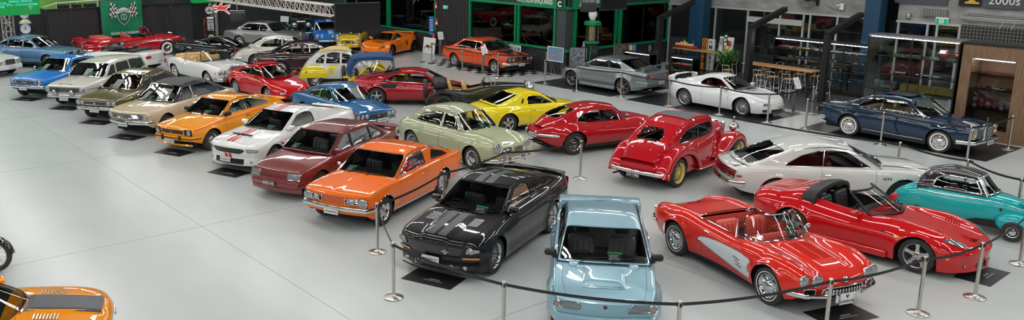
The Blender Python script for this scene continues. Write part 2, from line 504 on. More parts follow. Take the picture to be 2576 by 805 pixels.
 def build_body(s,opening=None,mats=None,lower=None,side_cut=None):
  P=s.P;X0,X1=s.X0,s.X1
  ht=P['hoodtau']
  s.taus=[.965,.93,ht+.02,ht,ht-.008,.80,.74,.67,.6,.52,.44,.36,.28,.2,.1,0]
  xs=set([X0,X0-.008,X0-.02,X0-.04,X0-.07,X0-.11,X0-.16,X0-.22,X1,X1+.008,X1+.02,X1+.04,X1+.07,X1+.11,X1+.16,X1+.22])
  n=int((X0-X1)/.11)
  grid=[X1+.26+(X0-X1-.52)*k/n for k in range(n+1)]
  spec=[]
  for i,xa in enumerate(s.ax):
   ra=s.Ra(i)
   for k in range(17):spec.append(xa+ra*math.cos(PI*k/16))
   spec+=[xa+ra*1.004,xa-ra*1.004]
  seams=[q for d in s.P['doors'] for q in d]+(list(P['hood']) if P['hood'] else[])+(list(P['deck']) if P['deck'] else[])
  sp2=[]
  for q in seams:sp2+=[q-.0035,q+.0035]
  if opening:sp2+=[opening[0],opening[1]]
  for g in grid:
   if all(abs(g-q)>.04 for q in spec+sp2):xs.add(g)
  for q in spec:
   if all(abs(q-t)>.006 for t in sp2):xs.add(q)
  xs|=set(sp2);xs=sorted(x for x in xs if X1<=x<=X0)
  xs=[x for i,x in enumerate(xs) if i==0 or x-xs[i-1]>.0005]
  NS=13;NC=4;NT=len(s.taus)
  rows=[]
  for x in xs:
   h=s.section(x)
   full=[(y,z) for y,z in h]+[(-y,z) for y,z in h[:-1][::-1]]
   rows.append([s.W(x,y,z) for y,z in full])
  nn=len(rows[0]);half=NS+NC+NT-1
  iht=NS+NC+3
  parts={'body':MB()}
  allv=[p for r_ in rows for p in r_]
  for k in('hood','boot_lid'):parts[k]=MB()
  for i in range(len(s.P['doors'])):
   for sd in(0,1):parts[('door',i,sd)]=MB()
  faces={k:[] for k in parts};mi={k:[] for k in parts}
  def inr(a,b,lo,hi):return a>=lo-1e-6 and b<=hi+1e-6
  for i in range(len(xs)-1):
   xa,xb=xs[i],xs[i+1];xm=(xa+xb)/2
   isseam=any(abs(xm-q)<.003 for q in seams)
   for j in range(nn-1):
    jj=j if j<half else nn-2-j
    q=(i*nn+j,i*nn+j+1,(i+1)*nn+j+1,(i+1)*nn+j)
    key='body';m_=0
    top=jj>=NS+NC-1
    side=jj<NS+NC-1
    if top and opening and jj>=NS+NC+1 and inr(xa,xb,opening[0],opening[1]):continue
    if lower is not None and side and jj<lower:m_=3
    for di,d in enumerate(s.P['doors']):
     if side and jj>=2:
      if any(abs(xm-q_)<.004 for q_ in d):m_=1
      elif d[0]<xm<d[1]:
       if jj==2:m_=1
       else:key=('door',di,0 if j<half else 1)
    for kk,nmk in(('hood','hood'),('deck','boot_lid')):
     if P[kk] and jj>=iht:
      a,b_=P[kk]
      if a-.004<xm<b_+.004:
       if jj==iht or abs(xm-a)<.004 or abs(xm-b_)<.004:m_=1
       else:key=nmk
    if top and opening and jj>=NS+NC+1 and(opening[1]<=xm<s.P.get('A0x',opening[1])-.02):m_=2 if jj>=NS+NC+2 else m_
    if top and opening and jj>=NS+NC+1 and(s.P.get('C0x',opening[0])+.02<xm<=opening[0]):m_=2 if jj>=NS+NC+2 else m_
    faces[key].append(q);mi[key].append(m_)
    # end caps
  body=parts['body']
  capv=[];capf=[]
  for end in(0,1):
   r_=s.section(xs[0] if end==0 else xs[-1])
   full=[(y,z) for y,z in r_]+[(-y,z) for y,z in r_[:-1][::-1]]
   zb=full[0][1];yb=full[0][0]
   base=0 if end==0 else(len(xs)-1)*nn
   loop_idx=[base+k for k in range(nn)]
   bot=[(-yb+2*yb*k/8,zb) for k in range(1,8)]
   loop=full+bot
   x=xs[0] if end==0 else xs[-1]
   zc=sum(p[1] for p in(full[0],full[half]))/2
   prev=loop_idx+[len(allv)+k for k in range(7)]
   allv+=[s.W(x,y,z) for y,z in bot]
   for sc_ in(.985,.93,.84,.72,.58,.42,.24,.08):
    cur=[len(allv)+k for k in range(len(loop))]
    allv+=[s.W(x,y*sc_,zc+(z-zc)*sc_) for y,z in loop]
    for k in range(len(loop)):
     k2=(k+1)%len(loop);capf.append((prev[k],prev[k2],cur[k2],cur[k]))
    prev=cur
   cen=len(allv);allv.append(s.W(x,0,zc))
   for k in range(len(loop)):capf.append((prev[k],prev[(k+1)%len(loop)],cen))
  faces['body']+=capf;mi['body']+=[0]*len(capf)
  # orientation, vertex normals of the whole shell
  V=[Vector(p) for p in allv]
  def orient(f):
   c=sum((V[k] for k in f),Vector())/len(f);a,b_=V[f[1]]-V[f[0]],V[f[2]]-V[f[0]]
   nrm=a.cross(b_)
   if len(f)==4:nrm=(V[f[2]]-V[f[0]]).cross(V[f[3]]-V[f[1]])
   ref=Vector((max(min(c.x,X0-.6),X1+.6),0,min(.5,c.z*.75 if abs(c.y)<.5*s.hw(0) else .5)))
   return(f if nrm.dot(c-ref)>0 else f[::-1]),(nrm if nrm.dot(c-ref)>0 else-nrm)
  VN=[Vector() for _ in V]
  for k in faces:
   for i,f in enumerate(faces[k]):
    f2,nrm=orient(f);faces[k][i]=f2
    if mi[k][i]!=1:
     for v in f2:VN[v]+=nrm.normalized()*math.sqrt(nrm.length+1e-9)
  mats=[s.col,SEAM,s.P.get('dash',SATIN),s.P.get('lowm',s.col)]
  out={}
  names={'body':'body','hood':'bonnet','boot_lid':'boot_lid'}
  for k in faces:
   if not faces[k]:continue
   used=sorted(set(v for f in faces[k] for v in f));mp={v:i for i,v in enumerate(used)}
   me=bpy.data.meshes.new('m');me.from_pydata([allv[v] for v in used],[],[tuple(mp[v] for v in f) for f in faces[k]])
   for m_ in mats:me.materials.append(m_)
   me.polygons.foreach_set('material_index',mi[k]);me.polygons.foreach_set('use_smooth',[True]*len(faces[k]))
   if k=='body':me.update();me.set_sharp_from_angle(angle=R(32))
   else:
    me.update();me.normals_split_custom_set_from_vertices([(VN[v].normalized() if VN[v].length>0 else Vector((0,0,1))) for v in used])
   nm=names.get(k,'door') if not isinstance(k,tuple) else 'door'
   o=bpy.data.objects.new(nm,me);COL.objects.link(o);o.parent=s.root
   if isinstance(k,tuple):s.door_objs=getattr(s,'door_objs',[])+[(k,o)]
   out[k]=o
  s.parts=out
  # underbody, wheel housings
  mb=MB();hwm=s.hw(0)-.28
  L0,L1=X0-.35,X1+.35
  zt=min(.55,s._sh(0)-.25)
  mb.box(((L0+L1)/2,0,(.17+zt)/2),(L0-L1,hwm*2,zt-.17))
  mb.box((0,0,.25),(s.wb-s.Ra(0)-s.Ra(1),(s.hw(0)-.07)*2,.14))
  for i,xa in enumerate(s.ax):
   ra=s.Ra(i)+.005;w1=s.hw(xa)*.93
   for sd in(-1,1):
    rw=[[(xa+ra*math.cos(PI*k/12),sd*yy,s.P['R']+(ra*math.sin(PI*k/12))) for k in range(13)] for yy in(w1-.005,w1-.3)]
    if s.P['arch_cap'] and s.P['arch_cap'][i]:rw=[[(p[0],p[1],min(p[2],s.P['arch_cap'][i])) for p in r__] for r__ in rw]
    mb.grid(rw);
  mb.build('underbody',UNDER,s.root)
  return s
 def wheels(s,w=None,dy=0.0):
  P=s.P;rm=P['rim'] or CHROME
  ww=P['ww']
  for i,xa in enumerate(s.ax):
   for sd in(-1,1):
    ty,ri=wheel_proto(P['R'],P['tw'],P['rr'],P['style'],rm,ww)
    o=bpy.data.objects.new('wheel',ty);COL.objects.link(o);o.parent=s.root
    y=s.yside(xa,P['R']+s.Ra(i))-P['tw']/2-P['trk']-(P.get('trkR',0) if i else 0)
    o.location=(xa,sd*y,P['R']);o.rotation_euler=(0,0,0 if sd>0 else PI)
    r_=bpy.data.objects.new('wire_rim' if P['style']=='wire' else('hubcap' if P['style'] in('cap','disc') else 'alloy_rim'),ri);COL.objects.link(r_);r_.parent=o
  return s
  # generic pieces ------------------------------------------------
 def add(s,name,mb,m,parent=None,label=None,smooth=38):
  if not isinstance(m,(list,tuple)) and not name.startswith(('roof','soft','cabin_side','wing')):m=MATS.get(m.name+'_trim',m)
  o=mb.build(name,m,parent or s.root,smooth)
  if label:o['label']=label
  return o
 def side_strip(s,name,pts,w,m,off=.004,both=True,r3=False,parent=None):
  """moulding following the flank: pts (x,z); w height"""
  mb=MB()
  q=spline([(a,b) for a,b in pts],8)
  q2=[]
  for i in range(len(q)-1):
   k=max(1,int((q[i+1]-q[i]).length/.08))
   for t in range(k):q2.append(q[i].lerp(q[i+1],t/k))
  q2.append(q[-1])
  for sd in((1,-1) if both else(1,)):
   rows=[]
   for p in q2:
    x,z=p[0],p[1]
    rows.append([s.S(x,z-w/2,-.002,sd),s.S(x,z-w*.42,off,sd),s.S(x,z,off+.002,sd),s.S(x,z+w*.42,off,sd),s.S(x,z+w/2,-.002,sd)])
   mb.grid(rows,flip=(sd==1))
  return s.add(name,mb,m,parent)
 def side_patch(s,name,poly,m,off=.004,skirt=.006,both=True,parent=None,rings=(1,.9,.75,.6,.45,.3,.15,.001)):
  mb=MB();poly=[Vector(p) for p in poly]
  for sd in((1,-1) if both else(1,)):
   patch(mb,lambda u,v,o:s.S(u,v,o,sd),poly,off,skirt,flip=(sd==1),rings=rings)
  return s.add(name,mb,m,parent)
 def side_patch1(s,name,poly,m,sd,off=.004,skirt=.006,parent=None):
  mb=MB();patch(mb,lambda u,v,o:s.S(u,v,o,sd),[Vector(p) for p in poly],off,skirt,flip=(sd==1));return s.add(name,mb,m,parent)
 def top_strip(s,name,x0,x1,y0,y1,m,off=.003,n=30,parent=None,roof=False):
  mb=MB();f=s.Troof if roof else s.T
  rows=[[f(x0+(x1-x0)*i/n,y0+(y1-y0)*j/6,off) for j in range(7)] for i in range(n+1)]
  mb.grid(rows,flip=((x1>x0)!=(y1<y0)))
  return s.add(name,mb,m,parent)
 def top_patch(s,name,poly,m,off=.004,skirt=.006,parent=None):
  mb=MB();patch(mb,lambda u,v,o:s.T(u,v,o),[Vector(p) for p in poly],off,skirt,rings=(1,.8,.6,.4,.2,.001));return s.add(name,mb,m,parent)
 def end_patch(s,name,poly,m,end='f',off=.006,skirt=.012,mirror=False,parent=None,rings=(1,.8,.6,.4,.2,.001),one=None):
  f=s.F if end=='f' else s.Rr
  out=[]
  for sg in((1,-1) if mirror else(1,)):
   mb=MB();pl=[Vector((p[0]*sg,p[1])) for p in poly]
   patch(mb,lambda u,v,o:f(u,v,o),pl,off,skirt,rings=rings);out.append(s.add(name,mb,m,parent))
  return out
 def round_lamp(s,y,z,r,end='f',m=None,off=.0,bezel=None,depth=.05,mirror=True,name='headlight',tilt=0.,x=None,lens=None):
  f=s.F if end=='f' else s.Rr
  for sg in((1,-1) if mirror and abs(y)>.01 else(1,)):
   p=f(y*sg,z,off);sx=1 if end=='f' else-1
   if x is not None:p=(x,y*sg,z)
   b=MB();b.lathe([(r*1.0,-depth),(r*1.18,-.005),(r*1.16,.012),(r*1.02,.016),(r*.97,.004)],axis='x',n=28)
   o=s.add(name,b,bezel or CHROME);o.location=p;o.rotation_euler=(0,tilt,0 if end=='f' else PI)
   l=MB();l.lathe([(r,.004),(r*.8,.016),(r*.45,.026),(.001,.03)],axis='x',n=28,flip=True)
   l.lathe([(r*.99,.002),(r*.7,.003)],axis='x',n=28,mi=1)
   lo=l.build('lens',[lens or LENS,LAMPIN],o)
  return s
 def bumper(s,end='f',z=.45,h=.10,d=.05,wrap=.35,off=.05,m=None,overr=None,name='bumper',ymax=1.,gap=None,dz=None,corner=.06,n=None):
  """bar wrapping the end of the car. gap=(y) leaves the middle |y|<gap open"""
  X,sgx=(s.X0,1) if end=='f' else(s.X1,-1)
  f=s.F if end=='f' else s.Rr
  ye=s.yside(X,z) if ymax==1. else ymax
  Y=s.yside(X-sgx*.25,z)
  path=[]
  if wrap>0:
   for k in range(5):
    x=X-sgx*(wrap+(.12-wrap)*k/4*1.0)
    path.append(s.S(x,z,off*.55,1))
  c=[]
  for k in range(15):
   y=ye*(1-2*k/14);p=f(y,z,off);c.append(p)
  full=path+c+[(p[0],-p[1],p[2]) for p in path[::-1]]
  full=[Vector(p) for p in full]
  if dz:full=[Vector((p.x,p.y,p.z+dz(abs(p.y)))) for p in full]
  sp=spline(full,3)
  segs=[sp]
  if gap:
   segs=[[p for p in sp if p.y>gap],[p for p in sp if p.y<-gap]]
  mb=MB()
  for g in segs:
   rows=[]
   for i,p in enumerate(g):
    t=(g[min(i+1,len(g)-1)]-g[max(i-1,0)]);t.z=0;t.normalize()
    nrm=Vector((-t.y,t.x,0))*-1
    if nrm.dot(Vector((p.x-(X-sgx*1.),p.y,0)))<0:nrm=-nrm
    prof=[(-d*.4,-h*.5),(d*.25,-h*.48),(d*.5,-h*.25),(d*.5,h*.2),(d*.3,h*.45),(-d*.4,h*.5)]
    rows.append([p+nrm*a+Vector((0,0,b_)) for a,b_ in prof])
   mb.grid(rows,closed=True)
   mb.poly(rows[0]);mb.poly(rows[-1][::-1])
  return s.add(name,mb,m or CHROME)
 def overrider(s,ys,z,h=.2,end='f',off=.11,m=None,w=.05):
  f=s.F if end=='f' else s.Rr
  for y in ys:
   for sg in(1,-1):
    mb=MB();mb.rbox((0,0,0),(.07,w,h),.024);o=s.add('overrider',mb,m or CHROME);o.location=f(y*sg,z,off)
 def grille(s,y0,y1,z0,z1,bars=6,vert=0,m=None,bg=None,end='f',off=.012,rim=True,r=.02,t=.006,shape=None,poly=None,name='grille',mirror=False,dep=.02,barm=None):
  f=s.F if end=='f' else s.Rr
  for sg in((1,-1) if mirror else(1,)):
   pl=poly or(ellipse((y0+y1)/2,(z0+z1)/2,(y1-y0)/2,(z1-z0)/2,32,shape) if shape else rect(y0,y1,z0,z1,r))
   pl=[Vector((p[0]*sg,p[1])) for p in pl]
   mb=MB();patch(mb,lambda u,v,o:f(u,v,o),pl,.004,.02,rings=(1,.8,.6,.4,.2,.001))
   g=s.add(name,mb,bg or GBLACK)
   fm=m or CHROME
   bb=MB()
   def spans(val,ax):
    h=[]
    for i in range(len(pl)):
     a,b_=pl[i],pl[(i+1)%len(pl)]
     if(a[ax]-val)*(b_[ax]-val)<0:t_=(val-a[ax])/(b_[ax]-a[ax]);h.append(a[1-ax]+(b_[1-ax]-a[1-ax])*t_)
    return(min(h),max(h)) if len(h)>1 else None
   zz0,zz1=min(p[1] for p in pl),max(p[1] for p in pl);yy0,yy1=min(p[0] for p in pl),max(p[0] for p in pl)
   for k in range(bars):
    z=zz0+(zz1-zz0)*(k+1)/(bars+1);sp=spans(z,1)
    if sp:bb.tube([f(sp[0]+(sp[1]-sp[0])*i/12,z,off) for i in range(13)],t,5)
   for k in range(vert):
    y=yy0+(yy1-yy0)*(k+1)/(vert+1);sp=spans(y,0)
    if sp:bb.tube([f(y,sp[0]+(sp[1]-sp[0])*i/5,off) for i in range(6)],t,5,up=(1,0,0))
   if bars or vert:bb.build('grille_bars',barm or fm,g)
   if rim:
    rb=MB();rb.tube([f(p[0],p[1],off) for p in pl],.011,6,closed=True,up=(1,0,0));rb.build('surround',fm,g)
  return s
 def rect_lamp(s,y0,y1,z0,z1,m=None,end='f',mirror=True,name='headlight',bezel=None,r=.02,off=.008,poly=None):
  f=s.F if end=='f' else s.Rr
  for sg in((1,-1) if mirror else(1,)):
   pl=[Vector((p[0]*sg,p[1])) for p in(poly or rect(y0,y1,z0,z1,r))]
   mb=MB();patch(mb,lambda u,v,o:f(u,v,o),pl,off,.015,rings=(1,.9,.6,.3,.001));o=s.add(name,mb,m or LENS)
   rb=MB();rb.tube([f(p[0],p[1],off) for p in pl],.007,5,closed=True,up=(1,0,0));rb.build('bezel',bezel or CHROME,o)
  return s
 def plate(s,y=0.,z=.4,end='f',off=.07,txt='SHANNONS',style='w',**k):
  f=s.F if end=='f' else s.Rr
  return number_plate(s.root,f(y,z,off),0 if end=='f' else PI,txt,style,**k)
 def handle(s,x,z,m=None,l=.15,sides=(1,-1)):
  for sd in sides:
   par=next((o for k,o in getattr(s,'door_objs',[]) if s.P['doors'][k[1]][0]<x<s.P['doors'][k[1]][1] and(k[2]==0)==(sd==1)),s.root)
   mb=MB();a,b_=s.S(x-l/2,z,.0,sd),s.S(x+l/2,z,.0,sd)
   mb.tube([a,s.S(x-l/2+.01,z,.025,sd),s.S(x+l/2-.01,z,.025,sd),b_],.009,6,sy=1.2);mb.build('door_handle',m or CHROME,par)
 def mirror(s,x,z=None,kind='chrome',m=None,y=None,dy=.08,sides=(1,-1)):
  for sd in sides:
   z0=z if z else s.zs(x)+.0
   yy=s.ysh(x)-.04 if y is None else y
   mb=MB();c=(x-.02,sd*(yy+dy),z0+.10)
   if kind=='chrome':
    mb.tube([(x,sd*yy,z0-.01),(x-.01,sd*(yy+dy*.5),z0+.06),(x-.02,sd*(yy+dy),z0+.09)],.007,6);mb.ball(c,.06,sc=(.35,1,.75),n=12)
   else:
    mb.rbox(c,(.12,.2,.115),.045,0,(0,0,sd*.15));mb.rbox((x,sd*(yy+.0),z0+.05),(.09,.14,.07),.02)
   o=s.add('door_mirror',mb,m or(CHROME if kind=='chrome' else s.col))
   g=MB();g.cyl((c[0]-(.022 if kind=='chrome' else .061),c[1],c[2]),.045,.004,'x',16,M=Matrix.Diagonal((1,1.4 if kind!='chrome' else 1,.85)));g.build('mirror_glass',LAMPIN,o)
   # cabin -----------------------------------------------------------
 def cabin(s,A0,A1,roof,C1,cl,dlo,split=(),roofm=None,open_=False,pillm=None,dlor=.05,rw=True,roof_name='roof',sidem=None,wframe=None,dlo2=None,frame=None,side_glass=True):
  """A0,A1 pillar ends in side view (x,z); roof: [(x,z)..] between; C1; cl: points from C1 down to the deck"""
  P=s.P;s.roofm=roofm or s.col
  zb=lambda x:s._sh(x)-.015
  def Yc(x,z):
   h=max(0,z-zb(x));y=s.ysh(x)-P['ci']-P['k1']*h-P['k2']*h*h
   if P.get('ct'):y*=s_ct(x)
   return y
  s_ct=curve(P['ct']) if P.get('ct') else None
  s.Yc=Yc
  A=[Vector(A0).lerp(Vector(A1),t/8)+Vector((0,math.sin(PI*t/8)*P.get('abulge',.008))) for t in range(9)]
  rl=[Vector(p) for p in spline([A1]+list(roof)+[C1],8)]
  C_=spline([C1]+list(cl),8)
  nx=14
  def shape0(v):return 1-v*v
  sn=P['sn']
  def shape1(v):return(max(0,1-abs(v)**sn))**(1/sn)
  cm=curve([(A1[0],P['cf']),((A1[0]+C1[0])/2+.1,P['cm']),(C1[0],P['cr'])])
  bw=curve([(A1[0],P['bw1']),(A1[0]-.35,0),(C1[0]+.35,0),(C1[0],-P['rb1'])] if A1[0]-C1[0]>.8 else[(A1[0],P['bw1']),(C1[0],-P['rb1'])])
  vs=[math.sin(PI/2*(k/nx*2-1)) for k in range(nx+1)]
  def cross(p,v,c,bow,sh,sg):
   y=Yc(p[0],p[1])
   return Vector((p[0]+bow*(1-v*v),y*v,p[1]+c*sh))
   # windshield surface w(u=v across, t along A)
  c0z=P['c0']
  def line(Ln,t):
   f=t*(len(Ln)-1);i=min(int(f),len(Ln)-2);return Ln[i].lerp(Ln[i+1],f-i)
  def WS(v,t,off=0.):
   p=line(A,t);sh=c0z*(1-t)*(1-v*v)+P['cf']*t*shape1(v);bow=P['bw0']*(1-t)+P['bw1']*t
   y=Yc(p[0],p[1]);q=Vector((p[0]+bow*(1-v*v),y*v,p[1]+sh))
   if off:
    nrm=Vector((.6,v*.5,.6)).normalized();q+=nrm*off
   return q
  def RW(v,t,off=0.):
   p=line(C_,t);sh=P.get('cr0',.03)*t*(1-v*v)+P['cr']*(1-t)*shape1(v);bow=-(P['rb1']*(1-t)+P['rb0']*t)
   y=Yc(p[0],p[1]);q=Vector((p[0]+bow*(1-v*v),y*v,p[1]+sh))
   if off:q+=Vector((-.5,v*.4,.7)).normalized()*off
   return q
  s.WS,s.RW=WS,RW
  zr=curve([(p[0],p[1]) for p in rl])
  def Troof(x,y,off=0.):
   xx=x;yr=Yc(xx,zr(xx));v=max(-1,min(1,y/yr))
   return(xx+bw(xx)*(1-v*v),y,zr(xx)+cm(xx)*shape1(v)+off)
  s.Troof=Troof;s.zr=zr
  # windscreen glass + frame
  vg,t0,t1=P['wsg']
  inner=round_poly([(-vg,t0),(vg,t0),(vg,t1),(-vg,t1)],P.get('wsr',.07),5,.08)
  outer=[Vector(p) for p in((-1,0),(1,0),(1,1),(-1,1))]
  outer=[a.lerp(b_,k/12) for a,b_ in zip(outer,outer[1:]+outer[:1]) for k in range(12)]
  fr=MB() if not open_ else None
  gl=MB();rows=[]
  def fill(mb,f,poly,off):patch(mb,lambda u,v,o:f(u,v,o),poly,off,0,rings=(1,.88,.75,.6,.45,.3,.15,.001))
  fill(gl,WS,inner,-.003)
  go=s.add('windscreen',gl,s.glass,label=None)
  tr=MB();tr.tube([WS(p[0],p[1],.002) for p in inner],P['trimw']*(2.1 if open_ else 1.2),6,closed=True,up=(1,0,0));tr.build('windscreen_trim',wframe or P['trimm'] or CHROME,go)
  # wipers
  for k in(-.5,.15):
   wp=MB();wp.tube([WS(k,.01,.012),WS(k+.30,.12,.018)],.006,5);wp.tube([WS(k+.02,.10,.012),WS(k+.62,.14,.012)],.006,5);wp.build('wiper',P.get('wipm',SATIN),s.root)
  if open_:
   return s
  ring_between(fr,lambda u,v,o:WS(u,v,o),outer,inner,steps=(0,.5,1),c=(0,.5),sc=.6)
  # roof dome
  rows=[]
  for p in rl:rows.append([(p[0]+bw(p[0])*(1-v*v),Yc(p[0],p[1])*v,p[1]+cm(p[0])*shape1(v)) for v in vs])
  fr.grid(rows)
  # backlight
  if rw is not None:
   vg,t0,t1=P['rwg'];rr_=P.get('rwr',.08)
   inr=P.get('rwpoly') and round_poly(P['rwpoly'],rr_,5,.08) or round_poly([(-vg,t0),(vg,t0),(vg,t1),(-vg,t1)],rr_,5,.08)
   outer2=[a.lerp(b_,k/16) for a,b_ in zip([Vector(p) for p in((-1,0),(1,0),(1,1),(-1,1))],[Vector(p) for p in((1,0),(1,1),(-1,1),(-1,0))]) for k in range(16)]
   ring_between(fr,lambda u,v,o:RW(u,v,o),outer2,inr,steps=(0,.25,.5,.75,1),sc=.6)
   gl=MB();fill(gl,RW,inr,-.003);go=s.add('rear_window',gl,s.glass)
   tr=MB();tr.tube([RW(p[0],p[1],.002) for p in inr],P['trimw']*1.1,6,closed=True,up=(1,0,0));tr.build('rear_window_trim',P['trimm'] or CHROME,go)
   # sides
  out=[p for p in A]+[p for p in rl[1:]]+[p for p in C_[1:]]
  xe=C_[-1][0];n=14
  out+=[Vector((xe+(A0[0]-xe)*k/n,zb(xe+(A0[0]-xe)*k/n)-.01)) for k in range(0,n+1)]
  D=round_poly(dlo,dlor,4,.10)
  sm=MB()
  for sd in(1,-1):
   ring_between(sm if sidem else fr,lambda u,v,o:(u,sd*(Yc(u,v)+o),v),out,D,steps=(0,.33,.66,1))
   # orient roof shell
  def fix(mb):
   for i,f in enumerate(mb.f):
    V=[Vector(mb.v[k]) for k in f];c=sum(V,Vector())/len(V);nrm=(V[2]-V[0]).cross(V[-1]-V[1]) if len(V)==4 else(V[1]-V[0]).cross(V[2]-V[0])
    if nrm.dot(c-Vector((max(min(c.x,A1[0]-.1),C1[0]+.1),0,.7)))<0:mb.f[i]=f[::-1]
  fix(fr);fix(sm)
  ro=s.add(roof_name,fr,s.roofm);weld(ro,.0005)
  if sidem:s.add('cabin_side',sm,sidem)
  s.roof_obj=ro
  # side windows
  cuts=sorted([(c if len(c)==4 else(*c,None)) for c in split],key=lambda c:-c[0])
  bounds=[None]+cuts+[None]
  def lx(c,z):
   z0,z1=min(p[1] for p in D),max(p[1] for p in D);return c[0]+(c[1]-c[0])*(z-z0)/(z1-z0)
  for sd in(1,-1):
   fS=lambda u,v,o:(u,sd*(Yc(u,v)+o),v)
   for i in range(len(bounds)-1):
    a,b_=bounds[i],bounds[i+1];pl=[Vector(p) for p in D]
    if a:pl=clip(pl,lambda p:lx(a,p[1])-a[2]/2-p[0])
    if b_:pl=clip(pl,lambda p:p[0]-lx(b_,p[1])-b_[2]/2)
    if len(pl)<3:continue
    mg=MB();patch(mg,fS,pl,-.008,0,rings=(1,.7,.4,.001))
    go=s.add('side_window',mg,s.glass)
    if P['trimw']:
     mt=MB();mt.tube([fS(p[0],p[1],.002) for p in pl],P['trimw'],5,closed=True,up=(1,0,0));mt.build('window_trim',P['trimm'] or CHROME,go)
   for c in cuts:
    pl=clip(clip([Vector(p) for p in D],lambda p:lx(c,p[1])+c[2]/2+.002-p[0]),lambda p:p[0]-lx(c,p[1])+c[2]/2+.002)
    if len(pl)<3 or c[2]<.03:continue
    mp_=MB();patch(mp_,fS,pl,.004,.01,rings=(1,.5,.001));s.add('pillar',mp_,c[3] or s.roofm)
    # gutters
  if frame is not None:
   for sd in(1,-1):
    g=MB();pth=[p for p in A]+[p for p in rl[1:]]+[p for p in C_[1:int(len(C_)*frame[1]) or 1]]
    g.tube([(p[0],sd*(Yc(p[0],p[1])+.006),p[1]+.004) for p in pth],frame[0],6);s.add('roof_gutter',g,frame[2] if len(frame)>2 else CHROME)
  return s
 def interior(s,x0,x1,m,seats=((.15,.36),),rear=None,sw=(.55,.36),z=.3,tubm=None,wy=None,swz=None,rest=True,sh=.62,seatw=.5,swm=None,seatz=None):
  """tub between x1..x0 (rear..front), front seats, optional rear bench x"""
  P=s.P;mb=MB();zt=s._sh((x0+x1)/2)-.05;yy=s.hw((x0+x1)/2)*.87 if wy is None else wy
  n=8
  def Y(x):return(s.ysh(x)-.085)
  fl=[[(x1+(x0-x1)*i/n,sd*Y(x1+(x0-x1)*i/n),z) for sd in(-1,1)] for i in range(n+1)]
  mb.grid(fl)
  for sd in(-1,1):
   mb.grid([[(x,sd*Y(x),z),(x,sd*Y(x),s._sh(x)-.03)] for x in[x1+(x0-x1)*i/n for i in range(n+1)]])
  for x in(x0,x1):mb.grid([[(x,-Y(x),z),(x,Y(x),z)],[(x,-Y(x),s._sh(x)-.01),(x,Y(x),s._sh(x)-.01)]])
  s.add('cabin_trim',mb,tubm or SATIN)
  sz=seatz if seatz is not None else z
  for xx,yv in seats:
   for sd in(-1,1):seat(s.root,(xx,sd*yv,sz),m,seatw,rest=rest,hgt=sh)
  if rear is not None:
   b=MB();w=min(Y(rear),Y(rear-.4))*2-.06
   b.rbox((rear,0,sz+.12),(.46,w,.2),.08);b.rbox((rear-.3,0,sz+.38),(.16,w,.5),.07,0,(0,-.25,0));s.add('rear_seat',b,m)
  if sw:steering_wheel(s.root,(sw[0],-sw[1],swz or(s._sh(sw[0])-.02)),swm)
  # dashboard
  d=MB();w=Y(x0)*2-.03;zz=s._sh(x0)-.03
  d.rbox((x0-.1,0,zz-.09),(.26,w,.17),.05);s.add('dashboard',d,P.get('dashm',SATIN))
  return s
